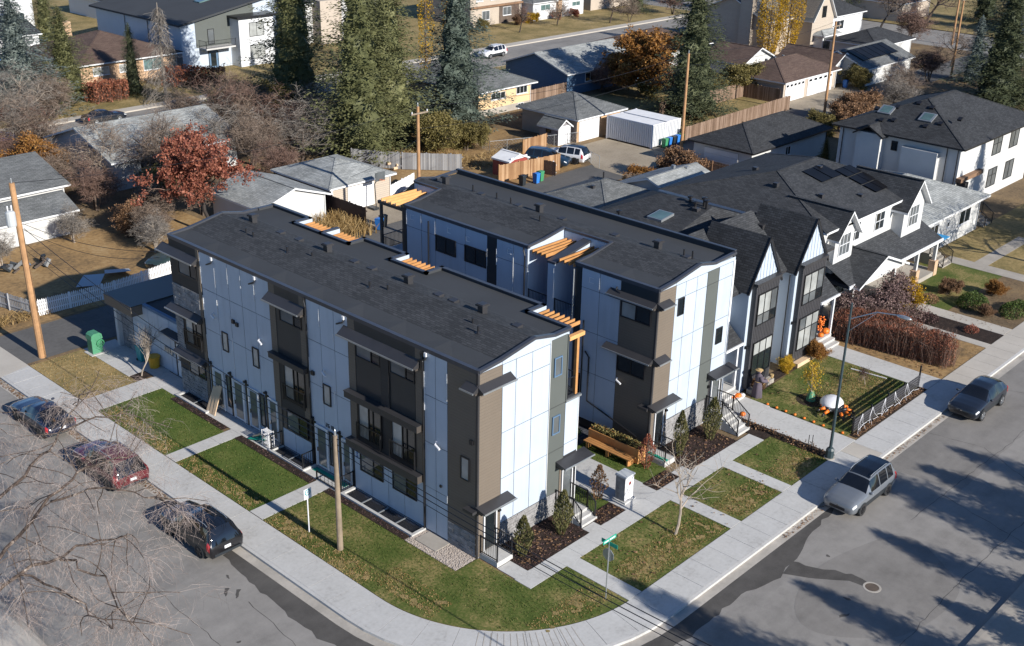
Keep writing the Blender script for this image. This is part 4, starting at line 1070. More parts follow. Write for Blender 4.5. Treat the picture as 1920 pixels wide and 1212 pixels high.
# cut-in balconies
for ya, yb in ((5.92, 7.42), (8.0, 9.44)):
    railing(WB, [(BX+.08, ya, 6.16), (BX+.08, yb, 6.16)], h=1.0, gap=.11)
    pergola(WB, BX+.1, BX+3.1, ya+.05, yb-.05, 9.40, 4, 'x', 'cedar', .07, .2)
pass
dv = obj('divider_wall', MB().prism([(BX+.05, 6.15), (BX+3.1, 6.15), (BX+3.1, 9.75), (BX+.05, 9.2)], 'y', 7.46, 7.98), 'panel_white', WB)
obj('divider_cap', MB().prism([(BX, 9.21), (BX+4.2, 9.97), (BX+4.2, 10.10), (BX, 9.33)], 'y', 7.42, 8.02), 'coping', dv)
railing(WB, [(BX+3.0, 22.3, 6.16), (BX+.08, 22.3, 6.16), (BX+.08, 19.98, 6.16)], h=1.0, gap=.11)
for y in (20.1, 22.25): obj('post', MB().box(BX+.02, BX+.18, y-.08, y+.08, 6.16, 9.3), 'soffit_brown', WB)
obj('beam', MB().box(BX, BX+.2, 19.9, 22.5, 9.301, 9.5), 'soffit_brown', WB)
pergola(WB, BX+.05, BX+3.1, 20.1, 22.4, 9.501, 5, 'x', 'cedar_new')
rfB = obj('roof', MB().box(BX+3.2, BX+7.0, BY+.1, BE-.1, 9.60, 9.64), 'membrane', B)
for ya, yb in ((BY+.02, 5.9), (9.45, 19.88)):
    roof_strip(rfB, BX, ya, yb, 0, 1.35, 'membrane', 'front_membrane', True); roof_strip(rfB, BX, ya, yb, 1.35, 4.9, 'shingle', 'shingles')
for ya, yb in ((5.9, 9.45), (19.88, BE-.02)): roof_strip(rfB, BX, ya, yb, 3.1, 4.9, 'shingle', 'shingles')
roof_strip(rfB, BX, BY+.02, BE-.02, 4.9, 7.1, 'membrane', 'rear_membrane')
for ya, yb in ((BY-.05, 5.92), (9.43, 19.92)): coping(rfB, [(BX+.05, ya, 9.72), (BX+.05, yb, 9.72)], .22, .2)
coping(rfB, [(BX-.03, BY-.02, 9.76), (BX+1.35, BY-.02, 9.88), (BX+3.6, BY-.02, 10.27), (BX+5.0, BY-.02, 9.98), (BX+7.0, BY-.02, 10.08)], .2, .14)
for yy in (5.88, 9.47, 19.9): coping(rfB, [(BX-.03, yy, 9.76), (BX+1.35, yy, 9.88), (BX+3.1, yy, 10.17)], .14, .14)
for ya, yb in ((5.9, 9.45), (19.88, BE)): coping(rfB, [(BX+3.12, ya, 10.12), (BX+3.12, yb, 10.12)], .14, .12)
coping(rfB, [(BX+3.1, BE, 10.1), (BX+3.6, BE, 10.24), (BX+5.0, BE, 9.98), (BX+7.0, BE, 10.08)], .2, .14)
parapet(rfB, [(BX+7.02, BY+.1), (BX+7.02, BE-.05)], h=.30)
big_vent(rfB, BX+4.3, 3.6, 10.1); big_vent(rfB, BX+4.2, 20.6, 10.15); big_vent(rfB, BX+4.4, 12.6, 10.1)
for y in (1.6, 6.6, 10.6, 14.2, 17.4, 21.8): box_vent(rfB, BX+4.2, y, 10.13)
for x, y in ((3.0, 11.3), (4.4, 16.2), (4.3, 14.9), (4.4, 1.9), (4.5, 1.4), (4.5, 18.4)): stack(rfB, BX+x, y, 10.1, .4)
# ------------------------------------------------------------------ houses, garages and sheds around
def hip_roof(par, x0, x1, y0, y1, ze, rise, ov, m, th=.16, trim='trim_white', name='roof', ridge=None):
    X0, X1, Y0, Y1 = x0-ov, x1+ov, y0-ov, y1+ov
    w_, l_ = X1-X0, Y1-Y0
    if w_ > l_: a, b = (X0+l_/2, (Y0+Y1)/2), (X1-l_/2, (Y0+Y1)/2)
    else: a, b = ((X0+X1)/2, Y0+w_/2), ((X0+X1)/2, Y1-w_/2)
    if ridge: a, b = ridge
    zr = ze+rise
    c = [(X0, Y0, ze), (X1, Y0, ze), (X1, Y1, ze), (X0, Y1, ze)]
    A_, B_ = (*a, zr), (*b, zr)
    r = MB()
    if w_ > l_: fs = [(c[0], c[1], B_, A_), (c[2], c[3], A_, B_), (c[1], c[2], B_), (c[3], c[0], A_)]
    else: fs = [(c[1], c[2], B_, A_), (c[3], c[0], A_, B_), (c[0], c[1], A_), (c[2], c[3], B_)]
    for f in fs: r.face(*f)
    ro_ = obj(name, r, m, par)
    e = MB()
    for p, q in ((0, 1), (1, 2), (2, 3), (3, 0)):
        P_, Q_ = c[p], c[q]
        e.face((P_[0], P_[1], ze-th), (Q_[0], Q_[1], ze-th), (Q_[0], Q_[1], ze-.002), (P_[0], P_[1], ze-.002))
    e.face(*[(p[0], p[1], ze-th) for p in c[::-1]])
    obj('eaves', e, trim, ro_)
    rc_ = MB(); rc_.beam(A_, B_, .26, .03)
    for cn, en in ((c[0], A_), (c[1], B_ if w_ > l_ else A_), (c[2], B_), (c[3], A_ if w_ > l_ else B_)): rc_.beam(cn, en, .22, .03)
    obj('ridge_caps', rc_, m, ro_, stuff=True)
    return ro_
def gable_roof(par, x0, x1, y0, y1, ze, rise, ov, m, axis='x', th=.16, trim='trim_white', name='roof', ovg=None):
    """ridge runs along axis"""
    og = ov if ovg is None else ovg
    sl_ = rise/(((y1-y0) if axis == 'x' else (x1-x0))/2)
    d_ = ov*sl_
    r = MB(); e = MB()
    if axis == 'x':
        ym = (y0+y1)/2; L = [(y0-ov, ze-d_), (ym, ze+rise), (y1+ov, ze-d_)]
        P = lambda t, q: (t, q[0], q[1]); a, b = x0-og, x1+og
    else:
        xm = (x0+x1)/2; L = [(x0-ov, ze-d_), (xm, ze+rise), (x1+ov, ze-d_)]
        P = lambda t, q: (q[0], t, q[1]); a, b = y0-og, y1+og
    flip = axis == 'y'
    def F(mb, *p): mb.face(*(p[::-1] if flip else p))
    F(r, P(a, L[0]), P(b, L[0]), P(b, L[1]), P(a, L[1])); F(r, P(a, L[1]), P(b, L[1]), P(b, L[2]), P(a, L[2]))
    ro_ = obj(name, r, m, par)
    dn = lambda q: (q[0], q[1]-th)
    for t in (a, b):
        e.face(P(t, dn(L[0])), P(t, dn(L[1])), P(t, (L[1][0], L[1][1]-.003)), P(t, (L[0][0], L[0][1]-.003)))
        e.face(P(t, dn(L[1])), P(t, dn(L[2])), P(t, (L[2][0], L[2][1]-.003)), P(t, (L[1][0], L[1][1]-.003)))
    for q in (L[0], L[2]): e.face(P(a, dn(q)), P(b, dn(q)), P(b, (q[0], q[1]-.003)), P(a, (q[0], q[1]-.003)))
    e.face(P(a, dn(L[0])), P(b, dn(L[0])), P(b, dn(L[1])), P(a, dn(L[1]))); e.face(P(a, dn(L[1])), P(b, dn(L[1])), P(b, dn(L[2])), P(a, dn(L[2])))
    obj('eaves', e, trim, ro_)
    rc_ = MB(); rc_.beam(P(a, (L[1][0], L[1][1]+.005)), P(b, (L[1][0], L[1][1]+.005)), .28, .03); obj('ridge_cap', rc_, m, ro_)
    return ro_
def walls(par, x0, x1, y0, y1, ze, m, gable=None, rise=0, z0=-.05, name='wall'):
    b = MB()
    if gable == 'x': b.prism([(y0, z0), (y1, z0), (y1, ze), ((y0+y1)/2, ze+rise-.06), (y0, ze)], 'x', x0, x1)
    elif gable == 'y': b.prism([(x0, z0), (x1, z0), (x1, ze), ((x0+x1)/2, ze+rise-.06), (x0, ze)][::-1], 'y', y0, y1)
    else: b.box(x0, x1, y0, y1, z0, ze)
    return obj(name, b, m, par)
def garage_door(par, pl, u0, u1, z0, z1, m='trim_white', rows=4, lites=0, d=.0):
    h = (z1-z0)/rows
    g = pbox('garage_door', pl, u0, u1, z0, z1, d+.002, d+.03, 'concrete_old', par)
    for i in range(rows): pbox('door_panel', pl, u0+.02, u1-.02, z0+i*h+.012, z0+(i+1)*h-.012, d+.031, d+.055, m, g)
    for k in range(lites):
        a = u0+(u1-u0)*(k+.2)/lites; pbox('pane', pl, a, a+(u1-u0)/lites*.6, z1-h*.75, z1-h*.25, d+.056, d+.062, 'glass_dark', g)
    return g
def house(name, label, cat, x0, x1, y0, y1, ze, wall, roofm, kind, rise, ov=.5, wins=(), trim='trim_white', group=None):
    t_ = thing(name, label, cat, ((x0+x1)/2, (y0+y1)/2, 0), group=group)
    w_ = walls(t_, x0, x1, y0, y1, ze, wall, {'gx': 'x', 'gy': 'y'}.get(kind), rise)
    r_ = hip_roof(t_, x0, x1, y0, y1, ze, rise, ov, roofm, trim=trim) if kind == 'hip' else gable_roof(t_, x0, x1, y0, y1, ze, rise, ov, roofm, kind[1], trim=trim)
    at = {'S': y0, 'W': x0, 'E': x1, 'N': y1}
    downpipe(w_, Pl('S', y0), x1-.12, .1, ze-.1, m=trim if trim in MATS else 'trim_white', d=0)
    for f, u0, u1, za, zb, *o in wins:
        window(w_, Pl(f, at[f]), u0, u1, za, zb, o[0] if o else (.5,), frame=o[2] if len(o) > 2 else 'trim_white', glass=o[1] if len(o) > 1 else 'glass_dark', sill=True)
    return t_, w_, r_
def rv(rf, x, y, z, s=.22, m='metal_dark'): return obj('roof_vent', MB().box(x-s, x+s, y-s, y+s, z-.15, z+.16), m, rf)

# ---- grey and white duplex with two steep front gables -----------------------
D2 = thing('gabled_duplex', 'white and charcoal duplex with two steep front gables, beyond the second townhouse row', 'house', (28, 6, 0))
YB = .95
w_ = MB(); w_.box(21.6, 34.2, 2.4, 14.5, -.05, 6.7)
wd2 = obj('wall', w_, 'panel_white', D2)
main = MB()
ry, rz_ = 5.4, 9.15
main.face((21.1, 1.5, 6.55), (34.7, 1.5, 6.55), (30.2, ry, rz_), (23.4, ry, rz_))
main.face((34.7, 9.6, 6.55), (21.1, 9.6, 6.55), (23.4, ry, rz_), (30.2, ry, rz_))
main.face((21.1, 9.6, 6.55), (21.1, 1.5, 6.55), (23.4, ry, rz_)); main.face((34.7, 1.5, 6.55), (34.7, 9.6, 6.55), (30.2, ry, rz_))
rd = obj('roof', main, 'shingle', D2)
e = MB(); e.box(21.1, 34.7, 1.5, 9.6, 6.38, 6.545); obj('eaves', e, 'metal_dark', rd)
rr_ = MB(); x0_, x1_, y0_, y1_ = 20.9, 34.9, 7.6, 16.6
rr_.face((x0_, y0_, 7.0), (31.5, y0_+1.5, 8.25), (31.5, y1_-3.2, 8.25), (x0_, y1_, 7.0)); rr_.face((31.5, y0_+1.5, 8.25), (x1_, y0_, 7.0), (x1_, y1_, 7.0), (31.5, y1_-3.2, 8.25))
rr_.face((x0_, y1_, 7.0), (31.5, y1_-3.2, 8.25), (x1_, y1_, 7.0)); rr_.face((x0_, y0_, 7.0), (x1_, y0_, 7.0), (31.5, y0_+1.5, 8.25))
rd2 = obj('rear_roof', rr_, 'shingle_dark', D2); obj('rear_block', MB().box(21.4, 34.4, 8, 16.2, 6.0, 6.98), 'stucco_white', D2)
sk_ = MB(); 
for k in (0,): 
    a = Vector((25.6, 10.4, 0)); zq = lambda x: 7.0+(x-20.9)/(31.5-20.9)*1.25
    sk_.prism([(27.4, zq(27.4)), (28.8, zq(28.8)), (28.8, zq(28.8)+.16), (27.4, zq(27.4)+.16)], 'y', 10.3, 11.5)
so2 = obj('skylight', sk_, 'galv', rd2); obj('pane', MB().face((27.48, 10.38, zq(27.48)+.165), (28.72, 10.38, zq(28.72)+.165), (28.72, 11.42, zq(28.72)+.165), (27.48, 11.42, zq(27.48)+.165)), 'glass_sky', so2)
for x, y, h in ((30.6, 9.9, .35), (31.2, 9.6, .5), (30.9, 9.2, .5), (31.3, 10.8, .3), (26.6, 13.2, .3)): obj('vent_pipe', MB().tube([(x, y, zq(x)-.1), (x, y, zq(x)+h)], .09, 8).lathe([(0, h), (.2, h), (.2, h+.12), (0, h+.16)], (x, y, zq(x)), 8), 'metal_black', rd2)
rv(rd2, 30.3, 9.6, 8.15); rv(rd, 27.5, 3.2, 7.7)
for (gx0, gx1, gxm, zt, ze, dz) in ((23.62, 26.72, 25.2, 9.6, 6.95, 0), (28.95, 32.35, 30.68, 9.5, 6.75, 0)):
    gw_ = MB(); gw_.prism([(gx0, -.05), (gx1, -.05), (gx1, ze), (gxm, zt), (gx0, ze)][::-1], 'y', YB, 2.5)
    g_w = obj('gable_wall', gw_, 'panel_white', D2)
    gr = MB(); o_ = .3; sl_ = (zt-ze)/(gxm-gx0); yb_ = 5.0
    zl = ze-o_*sl_+.12
    gr.face((gx0-o_, YB-.16, zl), (gxm, YB-.16, zt+.12), (gxm, yb_, zt+.12), (gx0-o_, yb_, zl))
    gr.face((gxm, YB-.16, zt+.12), (gx1+o_, YB-.16, zl), (gx1+o_, yb_, zl), (gxm, yb_, zt+.12))
    gro = obj('gable_roof', gr, 'shingle_dark', D2)
    bb = MB(); bb.beam((gx0-o_, YB-.15, zl-.05), (gxm, YB-.15, zt+.07), .05, .13); bb.beam((gxm, YB-.15, zt+.07), (gx1+o_, YB-.15, zl-.05), .05, .13)
    obj('barge_board', bb, 'metal_black', gro)
    sf = MB(); sf.face((gx0-o_, YB-.14, zl-.06), (gxm, YB-.14, zt+.06), (gxm, YB, zt+.06), (gx0-o_, YB, zl-.06)); sf.face((gxm, YB-.14, zt+.06), (gx1+o_, YB-.14, zl-.06), (gx1+o_, YB, zl-.06), (gxm, YB, zt+.06)); obj('soffit', sf, 'paint_grey', gro)
    sp_ = Pl('S', YB)
    for k in range(1, 9):
        u = gx0+(gx1-gx0)*k/9; zz = ze+(zt-ze)*(1-abs(u-gxm)/(gxm-gx0 if u < gxm else gx1-gxm))
        pbox('batten', sp_, u-.02, u+.02, ze+.2, zz-.08, .002, .03, 'panel_white', g_w)
    bx = pbox('bay', sp_, gx0+.28, gx1-.28, .25, ze+.0, .002, .32, 'paint_darkgrey', g_w)
    pbox('bay_cap', sp_, gx0+.2, gx1-.2, ze+.001, ze+.18, .0, .42, 'metal_dark', bx)
    for k in range(1, 14): pbox('batten', sp_, gx0+.28+(gx1-gx0-.56)*k/14-.015, gx0+.28+(gx1-gx0-.56)*k/14+.015, .3, ze-.05, .321, .34, 'paint_darkgrey', bx)
    wu0, wu1 = gx0+.5, gx1-.48
    window(bx, sp_, wu0, wu1, ze-2.6, ze-.55, (.333, .667), (.34,), d=.34, gl=('glass_mid', 'glass_blind', 'glass_mid', 'glass_blind', 'glass_dark', 'glass_mid'))
    window(bx, sp_, wu0, wu1, 1.0, 3.25, (.333, .667), (.62,), d=.34, gl=('glass_dark', 'glass_blind') if gx0 < 26 else ('glass_blind', 'glass_mid', 'glass_blind'))
    downpipe(g_w, Pl('W', gx0) if gx0 > 28 else Pl('E', gx1), 1.3, .1, 6.2)
    sconce(g_w, sp_, gx0+.14, 3.0)
    pl_ = MB(); pl_.box(gx0+.3, gx1-.3, YB-.75, YB-.34, 0, .28); obj('planter', pl_, 'lumber' if gx0 > 28 else 'concrete_old', D2)
for xa, xb, ya in ((21.4, 23.3, 1.0), (32.5, 34.7, .9)):
    po = MB(); po.face((xa-.1, ya-.1, 3.45), (xb+.1, ya-.1, 3.45), (xb+.1, 2.5, 4.8), (xa-.1, 2.5, 4.8)); po.box(xa-.1, xb+.1, ya-.1, 2.4, 3.28, 3.44)
    pr = obj('porch_roof', po, 'shingle_dark', D2); obj('gutter', MB().box(xa-.12, xb+.12, ya-.2, ya-.101, 3.32, 3.46), 'trim_white', pr)
    ps_ = obj('porch', MB().box(xa, xb, ya, 2.4, 0, .55), 'concrete', D2); obj('step', MB().box(xa+.2, xb-.1, ya-.35, ya-.001, 0, .36), 'concrete', ps_); obj('step', MB().box(xa+.2, xb-.1, ya-.7, ya-.351, 0, .18), 'concrete', ps_)
    door(D2, Pl('S', 2.4), xa+.6, xa+1.55, .55, 2.65, 'paint_darkgrey')
    obj('porch_post', MB().box(xb-.2, xb-.05, ya+.02, ya+.17, .55, 3.28), 'trim_white', D2)
pbox('side_panel', Pl('S', 2.4), 26.8, 28.9, .1, 6.4, .002, .02, 'paint_lightgrey', wd2)
for x in (25.6, 27.0, 29.9): rv(rd, x, 4.3, 8.4)

# ---- white two storey house with long porch ----------------------------------
C = thing('porch_house', 'white two storey house with dormer gables, solar panels and a long shingled front porch', 'house', (44, 9, 0))
wc = walls(C, 37.4, 51.4, 3.8, 17, 6.5, 'stucco_white')
rc = hip_roof(C, 37.4, 51.4, 3.8, 17, 6.5, 1.9, .5, 'shingle', trim='trim_white', ridge=((42.0, 10.5), (47.5, 10.5)))
SC = Pl('S', 3.8)
for gx, wd_, y_f, zt in ((39.6, 2.6, 3.3, 7.6), (49.4, 3.2, 2.9, 7.9)):
    gm = MB(); gm.prism([(gx-wd_/2, 3.2), (gx+wd_/2, 3.2), (gx+wd_/2, 6.2), (gx, zt-.1), (gx-wd_/2, 6.2)][::-1], 'y', y_f, 6)
    go = obj('dormer_wall', gm, 'stucco_white', C)
    gable_roof(C, gx-wd_/2, gx+wd_/2, y_f, 7.5, 6.2, zt-6.2, .4, 'shingle', 'y', name='dormer_roof', ovg=.45)
    window(go, Pl('S', y_f), gx-.75, gx+.75, 4.3, 5.9, (.333, .667), (.5,), frame='trim_white', glass='glass_mid')
for u0, u1 in ((41.3, 42.7), (45.0, 46.4)): window(wc, SC, u0, u1, 4.6, 6.0, (.5,), (.5,), frame='trim_white')
po = MB(); po.face((37.6, 1.5, 2.95), (52.2, 1.5, 2.95), (52.2, 3.8, 4.15), (37.6, 3.8, 4.15)); po.box(37.6, 52.2, 1.5, 3.79, 2.75, 2.945)
pr = obj('porch_roof', po, 'shingle', C); obj('fascia', MB().box(37.55, 52.25, 1.42, 1.499, 2.72, 2.96), 'trim_white', pr)
gable_roof(C, 38.3, 45.2, 1.2, 4.0, 2.95, 1.35, .3, 'shingle', 'y', name='porch_gable', ovg=.3)
gm = MB(); gm.prism([(38.5, 2.7), (45.0, 2.7), (45.0, 2.9), (41.75, 4.1), (38.5, 2.9)][::-1], 'y', 1.25, 1.6); obj('porch_pediment', gm, 'stucco_white', C)
for x in (38.6, 44.9, 48.6, 51.8): obj('porch_post', MB().box(x-.12, x+.12, 1.6, 1.84, .3, 2.72), 'stucco_white', C); obj('post_pier', MB().box(x-.28, x+.28, 1.46, 1.98, 0, 1.2), 'brick_wall', C)
obj('porch_floor', MB().box(37.6, 52.2, 1.5, 3.8, 0, .35), 'concrete_old', C)
door(wc, SC, 43.2, 44.2, .35, 2.45, 'paint_red'); window(wc, SC, 46.5, 48.4, .9, 2.3, (.5,)); window(wc, SC, 39.4, 41.4, .9, 2.3, (.5,))
def on_slope(p0, p1, p2, u0, u1, v0, v1, off, th, mb):
    p0, p1, p2 = Vector(p0), Vector(p1), Vector(p2); U, V = p1-p0, p2-p0; n = U.cross(V).normalized()
    q = [p0+U*u+V*v+n*off for u, v in ((u0, v0), (u1, v0), (u1, v1), (u0, v1))]
    t_ = [a+n*th for a in q]; k = len(mb.v)
    mb.v += [tuple(a) for a in q+t_]
    mb.f += [tuple(k+i for i in f) for f in ((3, 2, 1, 0), (4, 5, 6, 7), (0, 1, 5, 4), (1, 2, 6, 5), (2, 3, 7, 6), (3, 0, 4, 7))]
eL, eR, tL = (36.9, 3.3, 6.5), (51.9, 3.3, 6.5), (36.9, 10.5, 8.4)
for a in (.46, .56): obj('solar_panel', (lambda mb: (on_slope(eL, eR, tL, a, a+.09, .62, .86, .06, .04, mb), mb)[1])(MB()), 'solar', rc)
for i in range(2):
    for j in range(3): obj('solar_panel', (lambda mb: (on_slope(eL, eR, tL, .66+i*.075, .73+i*.075, .22+j*.17, .37+j*.17, .08, .04, mb), mb)[1])(MB()), 'solar', rc)
for x, y, z in ((41.5, 6.5, 7.45), (45, 5.2, 7.0), (40.2, 9.5, 7.9), (43, 13, 7.8), (46, 9.3, 8.1)): rv(rc, x, y, z, .18)
tb = tag(obj('awning', MB().prism([(52.3, 2.62), (53.9, 2.60), (53.9, 2.64), (52.3, 2.66)], 'y', 1.6, 3.3), 'tarp_blue'), 'small bright blue tarpaulin awning at the end of the long porch', 'awning')
# ---- stucco bungalow -----------------------------------------------------------
T, wl_, r_ = house('bungalow', 'cream stucco bungalow with pale grey hip roof at the far right of the street', 'house', 53.6, 65.2, 4.0, 13.5, 3.1, 'stucco_white', 'shingle_light', 'hip', 1.8, .6, [('S', 55.6, 57.2, 1.2, 2.4), ('S', 61.2, 63.4, 1.2, 2.5), ('S', 58.8, 59.3, 1.6, 2.1, ())])
door(wl_, Pl('S', 4.0), 53.9, 54.8, .9, 2.8, 'trim_white'); obj('stoop', MB().box(53.7, 55.3, 2.9, 4.0, 0, .9), 'concrete_old', T)
for i in range(4): obj('step', MB().box(53.7, 55.3, 2.9-.3*(i+1), 2.9-.3*i-.001, 0, .9-.2*(i+1)), 'concrete_old', T)
railing(T, [(55.3, 4, .9), (55.3, 2.9, .9), (55.3, 1.7, .1)]); railing(T, [(53.7, 2.9, .9), (53.7, 1.7, .1)])
# ---- big dark hip roofed house --------------------------------------------------
Dh = thing('infill_house', 'tall white stucco house with dark hip roof and two skylights at the right edge', 'house', (76, 13, 0))
wdh = walls(Dh, 67.8, 84.5, 7.4, 19.2, 6.1, 'stucco_white')
rdh = hip_roof(Dh, 67.8, 84.5, 7.4, 19.2, 6.1, 2.6, .6, 'shingle_dark', trim='metal_black', ridge=((73.0, 13.3), (78.5, 13.3)))
FD, SD = Pl('W', 67.8), Pl('S', 7.4)
obj('wall_jog', MB().box(66.9, 67.81, 14.6, 17.0, -.05, 6.0), 'stucco_white', Dh); obj('wall_jog', MB().box(67.1, 67.81, 9.2, 12.6, .5, 5.3), 'stucco_white', Dh)
gable_roof(Dh, 66.9, 69.5, 14.6, 17.0, 6.05, .7, .3, 'shingle_dark', 'x', name='jog_roof', trim='metal_black')
window(wdh, FD, 13.3, 13.9, 4.6, 5.5, ()); downpipe(wdh, FD, 8.6, 0, 6); downpipe(wdh, FD, 18.8, 0, 6); downpipe(wdh, FD, 7.6, 0, 6)
for z0, z1 in ((4.0, 5.7), (.9, 2.7)): window(wdh, SD, 75.0, 77.0, z0, z1, (.5,), (.62,), glass='glass_mid', frame='metal_black'); window(wdh, SD, 79, 81, z0, z1, (.5,), glass='glass_mid')
pbox('wood_band', SD, 67.7, 72.5, 2.95, 3.3, .0, .5, 'fence_brown', wdh); obj('porch_pier', MB().box(68.0, 68.7, 6.6, 7.4, 0, 2.95), 'siding_dark', Dh)
for (a, b, c_, d_) in ((.46, .52, .55, .65), (.46, .52, .24, .34)):
    mb = MB(); on_slope((67.2, 19.8, 6.1), (67.2, 6.8, 6.1), (73.0, 19.8, 8.7), c_, d_, a-.02, b+.12, .02, .12, mb); so3 = obj('skylight', mb, 'galv', rdh)
    mb = MB(); on_slope((67.2, 19.8, 6.1), (67.2, 6.8, 6.1), (73.0, 19.8, 8.7), c_+.015, d_-.015, a, b+.10, .15, .01, mb); obj('pane', mb, 'glass_sky', so3)
for u, v in ((.3, .25), (.38, .3), (.62, .3), (.7, .42), (.45, .8), (.2, .5), (.8, .6), (.33, .62), (.56, .75)):
    mb = MB(); on_slope((67.2, 19.8, 6.1), (67.2, 6.8, 6.1), (73.0, 19.8, 8.7), u, u+.03, v, v+.07, .0, .16, mb); obj('roof_vent', mb, 'metal_black', rdh)
obj('stoop', MB().box(66.2, 67.7, 4.6, 7.4, 0, .8), 'concrete_old', Dh); railing(Dh, [(66.2, 7.3, .8), (66.2, 4.6, .8), (66.2, 3.6, .1)]); railing(Dh, [(67.7, 4.6, .8), (67.7, 3.6, .1)])
for i in range(3): obj('step', MB().box(66.2, 67.7, 4.6-.3*(i+1), 4.6-.3*i-.001, 0, .8-.22*(i+1)), 'concrete_old', Dh)
# ---- garages between the houses and the lane ---------------------------------------
T, wl_, r_ = house('garage', 'low garage with dark hip roof behind the dark roofed tall house', 'garage', 63.8, 78.2, 26.0, 32.8, 2.7, 'stucco_white', 'shingle_dark', 'hip', 1.7, .5, [('S', 66, 67, 1.2, 2.1), ('S', 70, 71, 1.2, 2.1)], trim='metal_black')
garage_door(wl_, Pl('W', 63.8), 27.5, 31.5, 0, 2.2)
T, wl_, r_ = house('garage', 'garage with grey green hip roof just behind the gabled duplex', 'garage', 37.0, 45.5, 22.2, 30.2, 2.8, 'stucco_white', 'shingle_grey', 'hip', 1.7, .5)
obj('vent_pipe', MB().tube([(42.4, 27.2, 4.0), (42.4, 27.2, 4.7)], .07, 6), 'metal_black', r_); rv(r_, 39.8, 26.2, 4.1, .15)
T, wl_, r_ = house('garage', 'garage with pale grey gable roof beside the gravel parking yard', 'garage', 45.9, 52.4, 21.4, 28.4, 2.8, 'stucco_white', 'shingle_light', 'gx', 1.2, .4)
rv(r_, 50.2, 25.6, 3.95, .15, 'galv'); rv(r_, 50.8, 24.6, 3.9, .15, 'galv')
# ---- north side of the lane, left to right ----------------------------------------
T, wl_, r_ = house('garage', 'white garage with weathered grey roof behind the left power pole', 'garage', 1.0, 11.2, 61.0, 72.0, 2.7, 'stucco_white', 'shingle_grey', 'gx', 1.5, .45, [('E', 63, 64, 1.2, 2.1)])
obj('vent_pipe', MB().tube([(6, 69, 3.2), (6, 69, 4.3)], .08, 6), 'metal_black', r_)
T, wl_, r_ = house('shed', 'low white shed with grey roof on the left, in front of the white garage', 'shed', -2.0, 9.3, 55.8, 60.2, 2.1, 'stucco_white', 'shingle_grey', 'gx', .9, .35)
T, wl_, r_ = house('bungalow', 'bungalow with long pale grey roof half hidden by bare trees on the left', 'house', 17.5, 30.5, 63.8, 75.5, 3.0, 'stucco_white', 'shingle_light', 'gx', 1.9, .6, [('S', 20, 22, 1.2, 2.4), ('S', 25, 27, 1.2, 2.4)])
T, wl_, r_ = house('garage', 'cream garage with a wide gable end facing the lane', 'garage', 19.6, 26.2, 44.4, 51.4, 2.45, 'stucco_white', 'shingle_light', 'gy', 1.1, .35)
T, wl_, r_ = house('garage', 'tan garage with pale roof, white door and a basketball hoop in front', 'garage', 27.2, 34.0, 44.9, 52.6, 2.5, 'siding_tan', 'shingle_light', 'hip', 1.3, .4)
garage_door(wl_, Pl('S', 44.9), 29.0, 32.0, 0, 2.15); pbox('corner_trim', Pl('S', 44.9), 27.2, 27.4, 0, 2.5, .002, .04, 'trim_white', wl_)
T, wl_, r_ = house('garage', 'tan garage with grey hip roof and white door beside the white containers', 'garage', 61.9, 69.4, 46.6, 54.6, 2.6, 'brick_tan', 'shingle_grey', 'hip', 1.7, .55)
garage_door(wl_, Pl('S', 46.6), 62.2, 65.6, 0, 2.2); pbox('side_wall', Pl('W', 61.9), 46.6, 54.6, -.04, 2.58, .002, .02, 'paint_tan', wl_); pbox('slot_window', Pl('W', 61.9), 47.6, 49.2, 1.9, 2.2, .021, .05, 'glass_dark', wl_)
T, wl_, r_ = house('shed', 'small grey garden shed with white front beside the tan garage', 'shed', 59.3, 61.3, 47.0, 49.7, 2.0, 'paint_grey', 'shingle_grey', 'gy', .7, .22)
pbox('front', Pl('S', 47.0), 59.32, 61.28, 0, 2.0, .002, .02, 'trim_white', wl_); window(wl_, Pl('W', 59.3), 48.0, 48.7, 1.2, 1.6, (), frame='metal_black'); pbox('door', Pl('S', 47.0), 59.8, 60.8, .05, 1.85, .021, .05, 'plastic_white', wl_)
T, wl_, r_ = house('bungalow', 'yellow stucco bungalow with grey hip roof behind the big blue spruce', 'house', 62.0, 70.9, 61.6, 73.6, 3.0, 'paint_yellow', 'shingle_grey', 'hip', 2.0, .6, [('S', 64.0, 66.4, 1.7, 2.5, (.33, .67)), ('S', 68.3, 70.2, 1.8, 2.7, (.33, .67)), ('S', 68.6, 69.6, .1, .7)])
pbox('foundation', Pl('S', 61.6), 62, 70.9, -.04, .75, .002, .02, 'concrete_old', wl_)
T, wl_, r_ = house('bungalow', 'deep blue sided bungalow with pale grey gable roof', 'house', 78.5, 93.5, 62.4, 73.0, 2.9, 'siding_blue', 'shingle_light', 'gx', 1.8, .45, [('S', 82, 84, 1.3, 2.4), ('S', 88, 90, 1.3, 2.4)])
T, wl_, r_ = house('garage', 'long garage with brown roof and two pale double doors beyond the wooden fence', 'garage', 95.6, 108.6, 41.7, 49.6, 2.6, 'paint_tan', 'shingle_brown', 'hip', 1.9, .5)
for u0, u1 in ((96.0, 100.6), (101.4, 107.6)): garage_door(wl_, Pl('S', 41.7), u0, u1, 0, 2.25, 'plastic_white', 4, 5)
for x in (99, 101, 103): rv(r_, x, 46.6, 4.2, .14, 'galv')
T, wl_, r_ = house('garage', 'pale blue garage gable with brown roof at the end of the long brown garage', 'garage', 109.4, 115.5, 43.0, 51, 2.5, 'stucco_white', 'shingle_brown', 'gy', 1.6, .5)
T, wl_, r_ = house('garage', 'garage with a row of solar panels on its dark roof, at upper right', 'garage', 112.5, 125.5, 39.5, 48.0, 2.6, 'stucco_white', 'shingle_grey', 'gx', 1.6, .5)
